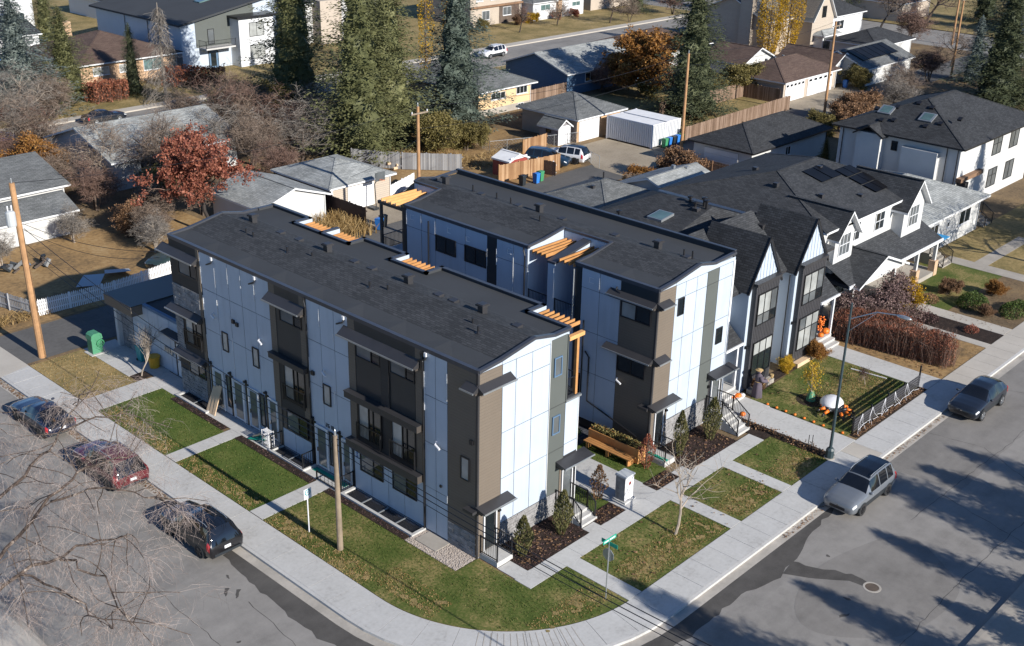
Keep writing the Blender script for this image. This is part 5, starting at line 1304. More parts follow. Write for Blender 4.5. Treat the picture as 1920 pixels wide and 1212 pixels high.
for i in range(6):
    mb = MB(); on_slope((112, 39.0, 2.5), (126, 39.0, 2.5), (112, 43.75, 4.2), .12+i*.12, .23+i*.12, .35, .9, .06, .05, mb); obj('solar_panel', mb, 'solar', r_)
T, wl_, r_ = house('garage', 'white garage with low dark hip roof beyond the solar panel roof', 'garage', 128, 139, 46.0, 53.5, 2.6, 'stucco_white', 'shingle_dark', 'hip', 1.6, .5)
T, wl_, r_ = house('house', 'tan two storey house with steep front gable behind the golden poplar', 'house', 120, 134, 60, 72, 5.4, 'siding_tan', 'shingle_grey', 'gx', 3.0, .5, [('S', 123, 124.4, 3.4, 4.6)])
gm = MB(); gm.prism([(127.5, -.05), (133.8, -.05), (133.8, 5.4), (130.65, 9.6), (127.5, 5.4)][::-1], 'y', 56.5, 62); go = obj('front_gable', gm, 'siding_tan', T); gable_roof(T, 127.5, 133.8, 56.5, 66, 5.4, 4.2, .35, 'shingle_grey', 'y', name='front_gable_roof', ovg=.45)
window(go, Pl('S', 56.5), 130.1, 131.3, 5.2, 6.9, (.5,)); hip_roof(T, 128.3, 133, 54.8, 56.5, 2.9, .7, .3, 'shingle_light', name='bay_roof'); b_ = obj('bay_window', MB().box(128.5, 132.8, 55.0, 56.5, 0, 2.85), 'trim_white', T); window(b_, Pl('S', 55.0), 128.8, 132.6, .8, 2.5, (.33, .67), glass='glass_mid')
obj('chimney', MB().box(119.2, 120.4, 62, 64, 0, 9.4), 'siding_tan', T)
T, wl_, r_ = house('house', 'white house with dark hip roof to the right of the tan gabled house', 'house', 135.5, 146, 58, 70, 4.6, 'trim_white', 'shingle_dark', 'hip', 2.8, .5, [('S', 137.5, 140, 2.4, 3.8)])
T, wl_, r_ = house('garage', 'small white gabled garage with brown roof left of the golden poplar', 'garage', 103, 110.5, 52.5, 58.5, 2.5, 'stucco_white', 'shingle_brown', 'gy', 1.6, .5)
T, wl_, r_ = house('bungalow', 'brown roofed bungalow behind the orange tree', 'house', 97.0, 110.0, 63, 73.5, 3.0, 'stucco_white', 'shingle_brown', 'hip', 2.0, .6)
# ---- across the far street -----------------------------------------------------------
T, wl_, r_ = house('bungalow', 'orange brick bungalow with brown hip roof across the far street', 'house', 36.0, 49.5, 105.0, 119, 3.0, 'brick_wall', 'shingle_brown', 'hip', 2.6, .7, [('S', 37.6, 39.8, 1.4, 2.4, (.5,), 'glass_blind'), ('S', 44.6, 47.4, 1.2, 2.6, (.5,), 'glass_sky'), ('S', 41.2, 42.2, 1.4, 2.4, (.5,), 'glass_blind')])
obj('chimney', MB().box(39.5, 41, 116, 117, 4, 6.4), 'brick_wall', r_)
T = thing('modern_house', 'modern white and green two storey house with a sloped dark roof and balcony, at top', 'house', (59, 112, 0))
mw = MB(); mw.prism([(51.0, -.05), (66.5, -.05), (66.5, 8.8), (51.0, 6.0)][::-1], 'y', 106, 128); wl_ = obj('wall', mw, 'panel_white', T)
rm_ = MB(); rm_.prism([(50.3, 6.0), (67.1, 9.0), (67.1, 9.25), (50.3, 6.25)][::-1], 'y', 105.2, 128.6); ro_ = obj('roof', rm_, 'membrane', T)
sp_ = Pl('S', 106)
gp = MB(); gp.prism([(53.2, 2.9), (62.5, 2.9), (62.5, 7.95), (53.2, 6.25)][::-1], 'y', 105.93, 105.99); obj('green_panel', gp, 'panel_green', T)
wb_ = obj('white_wing', MB().box(58.6, 64.2, 103.8, 106, 0, 6.4), 'trim_white', T); obj('wing_roof', MB().box(58.2, 64.6, 103.4, 106, 6.41, 6.7), 'metal_black', T)
for z0 in (.9, 3.9): window(wb_, Pl('S', 103.8), 60.2, 62.6, z0, z0+1.9, (.5,), glass='glass_blind')
door(T, sp_, 55.0, 56.4, 0, 2.2, 'paint_blue'); window(T, sp_, 55.0, 56.0, 3.2, 5.2, (), d=.08, glass='glass_mid')
obj('balcony', MB().box(53.6, 58.2, 104.2, 106, 2.75, 2.95), 'concrete', T); railing(T, [(53.6, 106, 2.96), (53.6, 104.2, 2.96), (58.2, 104.2, 2.96)], gap=.2)
for y in (109, 114, 120): downpipe(wl_, Pl('W', 51.0), y, 0, 6)
mb = MB(); mb.prism([(58, 7.55), (60.5, 8.0), (60.5, 8.25), (58, 7.8)][::-1], 'y', 112, 113.4); obj('skylight', mb, 'glass_sky', ro_)
T, wl_, r_ = house('garage', 'white garage with black roof at upper left behind the brown roofed house', 'garage', 33.5, 43, 130, 138, 3.0, 'trim_white', 'shingle_dark', 'gx', 1.3, .4)
garage_door(wl_, Pl('S', 130), 37.5, 42, 0, 2.4, 'plastic_white')
T, wl_, r_ = house('garage', 'white garage with dark roof at the left edge behind the pale blue spruce', 'garage', 22.5, 32, 122, 131, 2.9, 'trim_white', 'shingle_dark', 'gx', 1.4, .4)
T, wl_, r_ = house('house', 'white two storey house with wide dark garage windows at the top left corner', 'house', 33, 52, 150, 160, 6.5, 'trim_white', 'shingle_dark', 'gx', 2, .5, [('S', 36, 41, .4, 2.8, (.25, .5, .75)), ('S', 45, 47, 1, 2.6), ('S', 49, 50.5, 1, 2.6)])
T, wl_, r_ = house('house', 'beige stucco house with steep dark roof between the tall spruces', 'house', 76, 90, 112, 124, 6.0, 'stucco_white', 'shingle_dark', 'hip', 4.0, .5, [('S', 79, 80, 3.6, 5)])
obj('turret', MB().box(77.2, 81.2, 110, 112.5, 0, 6.4), 'paint_tan', T)
T, wl_, r_ = house('duplex', 'tan two storey house with brown timber band at the top centre', 'house', 105.5, 117.8, 106.8, 118, 6.2, 'siding_tan', 'shingle_brown', 'gx', 2.2, .4, [('S', 106.8, 108.4, 4.0, 5.4, (.5,), 'glass_blind'), ('S', 110.2, 111.8, 4.0, 5.4, (.5,), 'glass_blind'), ('S', 108.2, 110.0, .9, 2.4, (.5,), 'glass_mid'), ('S', 113.2, 115.2, 1.2, 2.6, (.5,), 'glass_mid')])
pbox('timber_band', Pl('S', 106.8), 105.4, 117.9, 2.9, 3.2, 0, .35, 'fence_brown', wl_); pbox('dark_cladding', Pl('S', 106.8), 112.3, 117.2, 0, 2.9, .002, .02, 'bark', wl_)
T, wl_, r_ = house('bungalow', 'white bungalow with dark grey roof at the top centre', 'house', 118.6, 132, 104.8, 115, 3.0, 'trim_white', 'shingle_grey', 'hip', 2.0, .5, [('S', 120.5, 123.0, 1.5, 2.5, (.5,), 'glass_sky'), ('S', 128.8, 131.0, 1.5, 2.3, (.5,), 'glass_sky')])
obj('chimney', MB().box(124.6, 125.6, 104.3, 105.0, 0, 4.8), 'brick_wall', T)
T, wl_, r_ = house('house', 'tan stucco house at the top edge right of the white bungalow', 'house', 135.5, 149, 106, 117, 5, 'paint_tan', 'shingle_brown', 'hip', 2, .5, [('S', 139, 141, 2, 3.2)])
for x, y, s_, wm, rm2, lb in ((90.5, 121, 9, 'stucco_white', 'shingle_light', 'white house with pale roof glimpsed behind the yellow poplars at top'), (-2, 106, 10, 'stucco_white', 'shingle_grey', 'white bungalow across the far street at the left edge'), (8, 132, 10, 'paint_tan', 'shingle_dark', 'tan house far behind at the upper left corner'), (70, 150, 12, 'trim_white', 'shingle_dark', 'white house with dark roof at the top edge behind the modern house'), (160+14, 62, 11, 'paint_tan', 'shingle_brown', 'tan house beyond the cross street at upper right'), (176, 104, 11, 'stucco_white', 'shingle_grey', 'pale house far off at the top right'), (178, 34, 11, 'stucco_white', 'shingle_dark', 'dark roofed house beyond the cross street at the right edge')):
    house('house', lb, 'house', x-s_/2, x+s_/2, y, y+s_, 3.2, wm, rm2, 'hip', 2, .5, [('S', x-2, x, 1.2, 2.4)])
# ------------------------------------------------------------------ vehicles
for nm, c in (('car_black', (.008, .008, .010)), ('car_red', (.11, .008, .014)), ('car_navy', (.010, .014, .035)), ('car_silver', (.15, .165, .185)), ('car_slate', (.014, .018, .027)), ('car_white', (.78, .78, .79)), ('car_blue', (.012, .030, .055)), ('car_green', (.03, .05, .045))):
    mat(nm, c, 0.3, metal=0.15, var=0.04, spec=0.5, coat=0.8)
def lerp(a, b, t): return a+(b-a)*t
SUV = [(2.33, .46, .62, .70, .50, .58, .50), (2.24, .32, .72, .84, .78, .82, .70), (2.0, .27, .84, .97, .87, .90, .77), (1.45, .24, .94, 1.05, .905, .925, .80), (.98, .24, .98, 1.10, .905, .93, .80), (.30, .24, 1.00, 1.56, .905, .93, .62), (-.35, .24, 1.01, 1.68, .905, .93, .66), (-1.2, .24, 1.03, 1.68, .905, .93, .66), (-1.92, .25, 1.05, 1.63, .90, .92, .64), (-2.14, .28, 1.06, 1.32, .89, .91, .70), (-2.26, .30, .98, 1.06, .88, .90, .78), (-2.34, .40, .78, .86, .78, .82, .74)]
HATCH = [(2.2, .44, .58, .66, .50, .58, .50), (2.12, .30, .68, .79, .78, .82, .70), (1.85, .25, .78, .90, .86, .89, .76), (1.3, .22, .87, .98, .88, .90, .78), (.85, .22, .91, 1.03, .88, .905, .78), (.1, .22, .94, 1.43, .88, .905, .58), (-.5, .22, .96, 1.51, .88, .905, .58), (-1.2, .22, .99, 1.47, .88, .905, .57), (-1.75, .24, 1.02, 1.33, .875, .90, .58), (-2.05, .28, 1.00, 1.10, .86, .88, .70), (-2.2, .42, .74, .82, .68, .74, .64)]
SEDAN = [(2.4, .42, .56, .62, .50, .58, .50), (2.3, .28, .64, .74, .78, .82, .70), (2.0, .23, .72, .84, .86, .88, .76), (1.4, .2, .80, .93, .875, .895, .78), (.9, .2, .84, .97, .875, .90, .78), (.1, .2, .88, 1.36, .875, .90, .56), (-.4, .2, .90, 1.43, .875, .90, .56), (-1.0, .2, .92, 1.38, .875, .90, .56), (-1.65, .2, .95, 1.06, .87, .89, .72), (-2.2, .26, .94, 1.03, .86, .88, .74), (-2.4, .42, .72, .80, .68, .74, .64)]
def car_surface(st):
    xs_ = [s[0] for s in st]
    def sec(x):
        for a, b in zip(st, st[1:]):
            if a[0] >= x >= b[0]:
                t = (a[0]-x)/(a[0]-b[0]); t2 = t*t*(3-2*t)*.5+t*.5
                return [lerp(a[i], b[i], t2 if i in (3,) else t) for i in range(1, 7)]
        return list(st[-1][1:])
    def ring(x):
        zs, zb, zt, ws, wb, wt = sec(x)
        P = [(0, zs), (ws*.9, zs), (ws, zs+.10), (lerp(ws, wb, .6)+.015, lerp(zs, zb, .55)), (wb, zb-.06), (wb-.035, zb)]
        for k in (.2, .4, .6, .8): P.append((lerp(wb-.035, wt, k)+.012*math.sin(k*3.14), lerp(zb, zt-.05, k)))
        P += [(wt, zt-.045), (wt-.08, zt-.008), (wt*.55, zt+.018), (0, zt+.028)]
        return P
    return ring
def build_car(name, label, loc, head, st, paint, roof=None, rim='rim', wb=1.36, sc=1.0, rails=True, wr=.35, group=None, plate=True):
    t_ = thing(name, label, 'car', loc, head, group)
    ring = car_surface(st)
    xf, xr = st[0][0], st[-1][0]
    X = []
    for a, b in zip(st, st[1:]):
        n = max(2, int(abs(a[0]-b[0])/.075))
        X += [lerp(a[0], b[0], i/n) for i in range(n)]
    X.append(xr)
    R = [ring(x) for x in X]; K = len(R[0])
    body = MB(); 
    def V(i, k, s): return (X[i]*sc, s*R[i][k][0]*sc, R[i][k][1]*sc)
    idx = {}
    for i in range(len(X)):
        for k in range(K):
            for s in (1, -1):
                if R[i][k][0] == 0 and s < 0: idx[i, k, s] = idx[i, k, 1]; continue
                idx[i, k, s] = len(body.v); body.v.append(V(i, k, s))
    for i in range(len(X)-1):
        for k in range(K-1):
            body.f.append((idx[i, k, 1], idx[i, k+1, 1], idx[i+1, k+1, 1], idx[i+1, k, 1])); body.f.append((idx[i+1, k, -1], idx[i+1, k+1, -1], idx[i, k+1, -1], idx[i, k, -1]))
    for e_, fl in ((0, 1), (len(X)-1, -1)):
        lp = [idx[e_, k, 1] for k in range(K)]+[idx[e_, k, -1] for k in range(K-2, 0, -1)]
        body.f.append(tuple(lp if fl < 0 else lp[::-1]))
    bo = obj('body', body, paint, t_, smooth=True, local=True)
    def patch(nm, m, cond, off=.006, par=None, sides=(1, -1)):
        b = MB(); cache = {}
        def vv(i, k, s):
            if (i, k, s) in cache: return cache[i, k, s]
            p = Vector(V(i, k, s)); a = Vector(V(max(i-1, 0), k, s)); c = Vector(V(min(i+1, len(X)-1), k, s)); d0 = Vector(V(i, max(k-1, 0), s)); d1 = Vector(V(i, min(k+1, K-1), s))
            n = (c-a).cross(d1-d0); n = -n if s > 0 else n
            if n.length > 1e-9: n.normalize()
            cen = Vector((p.x, 0, .7))
            if n.dot(p-cen) < 0: n = -n
            cache[i, k, s] = len(b.v); b.v.append(tuple(p+n*off)); return cache[i, k, s]
        for i in range(len(X)-1):
            xm = (X[i]+X[i+1])/2
            for k in range(K-1):
                if not cond(xm, k): continue
                for s in sides:
                    f = (vv(i, k, s), vv(i, k+1, s), vv(i+1, k+1, s), vv(i+1, k, s)); b.f.append(f if s > 0 else f[::-1])
        if b.f: return obj(nm, b, m, par or bo, smooth=True, local=True)
    # glass follows where the top surface climbs away from the belt
    wsb, wst = st[4][0], st[5][0]
    patch('windshield', 'glass_car', lambda x, k: wst+.06 < x < wsb-.03 and k >= 10)
    rg = [s for s in st if s[0] < -1.0]
    big = [i for i in range(len(st)-1) if st[i][0] < -.9 and st[i][3]-st[i+1][3] > .12]
    ra, rb_ = st[big[0]][0], st[big[-1]+1][0]
    patch('rear_window', 'glass_car', lambda x, k: rb_+.05 < x < ra-.02 and k >= 10)
    end = ra+.05
    w_ = [(wst+.22, wst-.62), (wst-.70, wst-1.48), (wst-1.56, max(end, wst-2.1))]
    for s in (1, -1):
        for a, b in w_: patch('side_window', 'glass_car', lambda x, k: b < x < a and 5 <= k <= 9, sides=(s,))
    if roof: patch('roof_panel', roof, lambda x, k: ra < x < wst and k >= 11, off=.005)
    for s in (1, -1):
        patch('headlight', 'lamp_clear', lambda x, k: xf-.36 < x < xf-.07 and k in (4, 5), .008, sides=(s,)); patch('taillight', 'lamp_red', lambda x, k: xr+.06 < x < xr+.30 and k in (3, 4, 5), .008, sides=(s,))
    patch('lower_trim', 'plastic_dark', lambda x, k: k in (0, 1, 2) and -wb-.5 < x < wb+.5, .005)
    obj('grille_panel', MB().box(xf*sc-.02, xf*sc+.012, -.42*sc, .42*sc, .47*sc, .62*sc), 'metal_black', bo, local=True)
    obj('front_plate', MB().box(xf*sc+.004, xf*sc+.018, -.05, .05, .63*sc, .69*sc), 'chrome', bo, local=True)
    obj('bumper', MB().box(xr*sc-.03, xr*sc+.12, -.72*sc, .72*sc, .40*sc, .52*sc), 'plastic_dark', bo, local=True)
    if plate: obj('licence_plate', MB().box(xr*sc-.03, xr*sc+.02, -.17, .17, .66*sc, .80*sc), 'plastic_white', bo, local=True)
    for s in (1, -1):
        obj('mirror', MB().ell((wsb*sc-.28, s*(.99*sc), 1.04*sc), (.08, .11, .07), 8, 6), paint, bo, smooth=True, local=True)
        if rails: obj('roof_rail', MB().tube([(wst*sc-.1, s*.56*sc, st[6][3]*sc-.02), (wst*sc-.35, s*.57*sc, st[6][3]*sc+.05), (ra*sc+.5, s*.55*sc, st[6][3]*sc+.04), (ra*sc+.3, s*.55*sc, st[7][3]*sc-.03)], .018, 6), 'galv', bo, local=True)
        patch('door_seam', 'metal_black', lambda x, k: abs(x-(wst-.66)) < .02 and k in (2, 3, 4), .003, sides=(s,))
    for sx in (1, -1):
        for s in (1, -1):
            y = s*.80*sc; x = sx*wb*sc; r_ = wr*sc
            ar = MB(); na = 16
            for q in range(na+1):
                a = RD(-12+204*q/na)
                for rr, yy in ((r_*1.0, .90), (r_*1.0, .945), (r_*1.15, .935)): ar.v.append((x+math.cos(a)*rr, s*yy*sc, r_+math.sin(a)*rr))
            for q in range(na):
                for k2 in (0, 1):
                    f = (3*q+k2, 3*q+k2+1, 3*q+k2+4, 3*q+k2+3); ar.f.append(f if s < 0 else f[::-1])
            obj('wheel_arch', ar, 'plastic_dark', bo, local=True)
            ty = MB(); prof = [(r_*.62, -.10), (r_*.95, -.11), (r_, -.06), (r_, .06), (r_*.95, .11), (r_*.62, .10)]
            b0 = MB().lathe(prof, (0, 0, 0), 20); M_ = Matrix.Translation((x, s*.85*sc, r_)) @ Matrix.Rotation(RD(90), 4, 'X'); ty.add(b0, M_)
            wo = obj('wheel', ty, 'tyre', t_, smooth=False, local=True)
            rm = MB().lathe([(0, .07), (r_*.16, .075), (r_*.2, .05), (r_*.64, .045), (r_*.64, -.05)], (0, 0, 0), 20)
            rm2 = MB()
            for q in range(5):
                a = 2*math.pi*q/5; rm.beam((math.cos(a)*r_*.14, math.sin(a)*r_*.14, .07), (math.cos(a)*r_*.6, math.sin(a)*r_*.6, .065), r_*.17, .03)
            M2 = Matrix.Translation((x, s*.85*sc+s*.05, r_)) @ Matrix.Rotation(RD(-90*s), 4, 'X'); rm2.add(rm, M2)
            obj('rim', rm2, rim, wo, local=True)
    return t_
RZ = -.15
build_car('parked_car', 'black compact SUV with glass roof parked nearest on the left street', (-8.05, 10.73, RZ), RD(90), SUV, 'car_black', 'glass_car', 'rim_dark')
build_car('parked_car', 'dark red SUV parked under bare branches on the left street', (-8.05, 19.2, RZ), RD(90), SUV, 'car_red', None, 'rim_dark', sc=1.04)
build_car('parked_car', 'navy sedan parked farthest up the left street under branches', (-7.95, 26.8, RZ), RD(90), SEDAN, 'car_navy', rails=False, rim='rim_dark', wb=1.4)
build_car('parked_car', 'silver SUV with dark roof parked beside the street lamp', (17.95, -10.1, RZ), RD(180), SUV, 'car_silver', 'glass_car', 'rim_dark')
build_car('parked_car', 'dark slate hatchback parked at the right beside the lawn with the spider', (32.45, -10.15, RZ), RD(180), HATCH, 'car_slate', None, 'rim', wb=1.33, rails=False, sc=1.05)
build_car('parked_car', 'bright white SUV parked on the far street at top centre', (90.6, 87.2, RZ), RD(182), SUV, 'car_white', None, 'rim')
build_car('parked_car', 'white SUV parked in the dry yard beside a dark car', (55.6, 42.6, 0), RD(105), SUV, 'car_white', 'glass_car', 'rim_dark')
build_car('parked_car', 'dark blue SUV parked between the orange fence and the white SUV', (53.0, 42.8, 0), RD(-68), SUV, 'car_blue', None, 'rim')
build_car('parked_car', 'old dark green sedan half hidden behind the white picket fence', (11.2, 44.2, 0), RD(200), SEDAN, 'car_green', rails=False, wb=1.4)
build_car('parked_car', 'dark car parked on the far street behind bare shrubs at left', (30, 88.8, RZ), 0, SEDAN, 'car_slate', rails=False, wb=1.4)
build_car('parked_car', 'dark SUV parked on the far street beside the red hedge', (47.5, 88.6, RZ), 0, SUV, 'car_black', None)
build_car('parked_car', 'dark car parked beyond the white house at upper right', (152.5, 64, RZ), RD(90), SEDAN, 'car_slate', rails=False, wb=1.4)
build_car('parked_car', 'navy car parked on the drive behind the tan garage', (36.6, 43.6, 0), RD(20), SEDAN, 'car_navy', rails=False, wb=1.4)
build_car('parked_car', 'bright blue car parked at the left edge of the far street', (17.2, 86.8, RZ), RD(10), HATCH, 'plastic_blue', rails=False, wb=1.33)
build_car('parked_car', 'navy car at the gravel yard behind the grey garage roofs', (49.4, 31.8, 0), RD(80), SEDAN, 'car_navy', rails=False, wb=1.4)

# ------------------------------------------------------------------ poles, wires, lamps, signs
def utility_pole(label, x, y, h, lean=(0, 0), m='pole_wood', arms=1, transformer=False, r0=.17):
    t_ = thing('utility_pole', label, 'utility pole', (x, y, 0), group='utility poles')
    top = (x+lean[0], y+lean[1], h)
    obj('pole', MB().tube([(x, y, -.05), ((x+top[0])/2, (y+top[1])/2, h/2), top], [r0, r0*.86, r0*.7], 12), m, t_)
    for k in range(arms):
        z = h-.5-k*1.6
        c = obj('crossarm', MB().box(top[0]-.9, top[0]+.9, top[1]-.25, top[1]-.15, z-.06, z+.06), 'pole_wood_old', t_)
        for dx in (-.8, .8): obj('insulator', MB().lathe([(0, .0), (.05, 0), (.03, .08), (.06, .1), (.0, .18)], (top[0]+dx, top[1]-.2, z+.06), 8), 'plastic_white', c)
    obj('top_pin', MB().lathe([(0, 0), (.05, 0), (.04, .25), (0, .32)], (top[0], top[1], h), 8), 'galv', t_)
    if transformer:
        obj('transformer', MB().lathe([(0, 0), (.27, 0), (.29, .1), (.29, .85), (.22, .95), (0, 1.0)], (top[0]-.42, top[1]-.12, h-2.6), 14), 'paint_lightgrey', t_, smooth=False)
        for dx in (-.12, .12): obj('bushing', MB().lathe([(0, 0), (.04, 0), (.05, .3), (0, .34)], (top[0]-.42+dx, top[1]-.12, h-1.62), 6), 'plastic_white', t_)
    return top
p0 = utility_pole('tall orange brown power pole with a transformer at the left edge', -3.95, 35.0, 11.4, (-.1, .3), transformer=True, arms=0, r0=.24)
p1 = utility_pole('power pole rising behind the second townhouse row near the pale garages', 28.6, 35.2, 11.0, arms=1)
p2 = utility_pole('power pole beside the recycling bins and white containers', 65.7, 35.6, 10.6, arms=0)
p3 = utility_pole('power pole in front of the long brown garage', 93.2, 34.5, 11.1, arms=1)
p4 = utility_pole('power pole at upper right among bare trees', 128.0, 34.4, 11.0)
p5 = utility_pole('short weathered grey power pole on the front lawn near the corner', -4.02, 5.12, 6.15, m='pole_wood_old', arms=0, r0=.15)
p6 = utility_pole('power pole standing by the cross street at the top right', 153.7, 45.8, 11)
wn = [0]
def wire(label, a, b, sag=.6, r_=.016):
    a, b = Vector(a), Vector(b); pts = []
    for i in range(21):
        t = i/20; p = a.lerp(b, t); p.z -= sag*4*t*(1-t); pts.append(p)
    o = obj('power_line', MB().tube(pts, r_, 4), 'metal_black'); return tag(o, label, 'wire', 'power lines')
for k, (za, zb) in enumerate(((8.6, 6.0), (7.6, 5.7), (7.1, 5.4))):
    wire(('upper', 'middle', 'lower')[k]+' black wire running along the front of the corner row to the short pole', (-3.9, 34.9, za), (-4.0, 5.1, zb), .7, .024 if k < 2 else .018)
    wire(('upper', 'middle', 'lower')[k]+' black wire running from the short pole over the corner toward the bottom edge', (-4.0, 5.1, zb), (-3.6, -30, zb+.9), .8, .026 if k < 2 else .02)
wire('black service wire from the left pole to the far corner of the corner row', (-3.9, 35, 8.9), (-.45, 25.3, 8.8), .5, .018); wire('second service wire from the left pole to the corner row', (-3.9, 35, 8.5), (-.45, 25.4, 8.4), .7, .016)
wire('thin pale wire along the lane from the left pole to the next', p0, p1, .9); wire('thin wire along the lane between the townhouse pole and the container pole', p1, p2, .9); wire('thin wire along the lane between the container pole and the brown garage pole', p2, p3, .7); wire('thin wire along the lane at upper right', p3, p4, .8)
wire('thin wire along the lane just under the top wire at right', (65.7, 35.6, 9.4), (93.2, 34.5, 9.8), .7); wire('second thin wire along the lane behind the townhouses', (28.6, 35.2, 9.2), (65.7, 35.6, 9.3), .8); wire('thin wire from the lane pole to the basketball garage', (28.6, 35.2, 8.4), (29.5, 45, 3.0), .3)
# street lamp
L = thing('street_lamp', 'tall dark green street lamp on the boulevard beside the silver SUV', 'street lamp', (20.45, -7.0, 0))
obj('base', MB().lathe([(0, 0), (.24, 0), (.24, .5), (.16, .62), (.12, .64)], (20.45, -7.0, 0), 8), 'lamp_pole', L)
obj('pole', MB().tube([(20.45, -7.0, .6), (20.5, -7.0, 9.2)], [.09, .055], 10), 'lamp_pole', L)
obj('arm', MB().tube([(20.5, -7.0, 8.3), (20.75, -8.3, 9.0), (20.8, -9.4, 9.15)], .03, 6), 'galv', L)
obj('arm_brace', MB().tube([(20.5, -7.0, 7.6), (20.75, -8.3, 8.95)], .016, 5), 'galv', L)
obj('lamp_head', MB().ell((20.8, -9.75, 9.14), (.16, .42, .09), 12, 6), 'galv', L, smooth=True)
obj('manhole_collar', MB().lathe([(.22, 0), (.3, 0), (.3, .04), (.22, .05)], (20.45, -7, 0), 10), 'concrete_old', L)
# parking sign and street name sign
S1 = thing('parking_sign', 'small white and teal parking sign on a thin white post on the front lawn', 'sign', (-4.16, 7.32, 0))
obj('post', MB().tube([(-4.16, 7.32, 0), (-4.16, 7.32, 2.42)], .032, 8), 'plastic_white', S1)
pl_ = Pl('S', 7.28); sp_ = pbox('plate', pl_, -4.38, -3.94, 1.90, 2.46, 0, .012, 'plastic_white', S1)
sp_.rotation_euler = (0, 0, 0)
rg = MB()
for q in range(20):
    a0, a1 = 2*math.pi*q/20, 2*math.pi*(q+1)/20
    rg.face(*[(-4.16+math.cos(a)*rr, 7.264, 2.26+math.sin(a)*rr) for a, rr in ((a0, .12), (a0, .17), (a1, .17), (a1, .12))])
obj('ring_mark', rg, 'plastic_teal', S1); pm = MB(); pl_.box(pm, -4.2, -4.17, 2.19, 2.34, .013, .017); pl_.box(pm, -4.17, -4.11, 2.32, 2.34, .013, .017); pl_.box(pm, -4.17, -4.11, 2.25, 2.27, .013, .017); pl_.box(pm, -4.13, -4.11, 2.27, 2.32, .013, .017)
obj('letter_p', pm, 'plastic_teal', S1)
S2 = thing('street_sign', 'green street name blades on a thin post with a stop sign back, at the corner', 'sign', (1.9, -6.25, 0))
obj('post', MB().tube([(1.9, -6.25, 0), (1.93, -6.25, 3.05)], .03, 8), 'galv', S2)
b1 = MB(); b1.box(1.48, 2.38, -6.265, -6.25, 3.05, 3.25); o1 = obj('name_blade', b1, 'mat_green', S2); o2 = obj('name_blade', MB().box(1.915, 1.93, -6.72, -5.82, 2.84, 3.04), 'mat_green', S2)
obj('lettering', MB().box(1.55, 1.85, -6.27, -6.267, 3.11, 3.18).box(1.92, 2.3, -6.27, -6.267, 3.11, 3.18), 'plastic_white', o1, stuff=True)
oc = MB().lathe([(0, -.01), (.32, -.01), (.32, .01), (0, .01)], (0, 0, 0), 8); o8 = MB(); o8.add(oc, Matrix.Translation((1.97, -6.2, 2.3)) @ Matrix.Rotation(RD(90), 4, 'Y') @ Matrix.Rotation(RD(22.5), 4, 'Z')); obj('stop_sign_back', o8, 'galv', S2)
# ------------------------------------------------------------------ fences
def fence(label, pts, h, m, bw=.14, gap=.015, pitch=2.4, name='fence', post=None, top=True, pointed=False, zb=0.03):
    pts = [Vector((*p, 0)) for p in pts]
    t_ = thing(name, label, 'fence', tuple(pts[0]))
    b = MB(); rl = MB(); r = random.Random(int(pts[0].x*7))
    for p, q in zip(pts, pts[1:]):
        L_ = (q-p).length; d_ = (q-p).normalized(); n_ = Vector((-d_.y, d_.x, 0))
        k = int(L_/(bw+gap))
        for i in range(k):
            c = p+d_*((i+.5)*(bw+gap)); hh = h+r.uniform(-.03, .03)
            b.beam(c+Vector((0, 0, zb)), c+Vector((0, 0, hh)), .02, bw, upv=d_)
            if pointed: b.face(c-d_*bw/2+Vector((0, 0, hh)), c+d_*bw/2+Vector((0, 0, hh)), c+Vector((0, 0, hh+.1)))
        for z in (.35, h-.3): rl.beam(p+n_*.03+Vector((0, 0, z)), q+n_*.03+Vector((0, 0, z)), .04, .09)
        for i in range(int(L_/pitch)+1):
            c = p+d_*min(i*pitch, L_)+n_*.06; obj('post', MB().box(c.x-.05, c.x+.05, c.y-.05, c.y+.05, 0, h+.06), post or m, t_)
    obj('boards', b, {'fence_brown': 'board_brown', 'fence_orange': 'board_orange', 'fence_grey': 'board_grey'}.get(m, m), t_, stuff=True); obj('rails', rl, post or m, t_, stuff=True)
    return t_
fence('white picket fence along the lane at left', [(-1.2, 41.3), (4.5, 40.9), (14.0, 42.4)], 1.15, 'picket_white', .09, .05, pointed=True, name='picket_fence')
fence('grey unpainted board fence running up from the lane at the left edge', [(-1.35, 41.4), (-3.0, 48.0)], 1.2, 'fence_grey', .12, .05, name='picket_fence')
fence('long brown board fence beside the lane at right', [(70.3, 38.4), (93.0, 39.1)], 1.8, 'fence_brown')
fence('brown board fence in front of the spruce by the long brown garage', [(78, 47.5), (95, 47.0), (95, 41.7)], 1.8, 'fence_brown')
fence('dark stained fence in front of the basketball garage', [(27.0, 47.0), (27.0, 39.9)], 1.9, 'fence_dark')
fence('orange cedar fence with bins in front of it, by the red shed', [(45.0, 41.9), (52.4, 40.7), (52.6, 41.6)], 1.7, 'fence_orange')
fence('short orange fence section behind the dark blue SUV', [(54.2, 47.3), (58.2, 47.5)], 1.5, 'fence_orange')
fence('dark privacy screen with white posts behind the red shed', [(49.6, 45.6), (50.6, 39.6)], 1.4, 'fence_dark', post='picket_white', pitch=1.9)
fence('grey board fence behind the woodpile', [(38.5, 56), (41.2, 51.5), (45.2, 47.0)], 1.7, 'fence_grey')
fence('red brown fence between the yellow and the blue bungalows', [(71.2, 62), (78.3, 62.2)], 1.8, 'fence_brown')
fence('white vinyl fence beside the basketball garage', [(34.1, 45.2), (38.6, 46.8)], 1.2, 'picket_white', .2, .005)
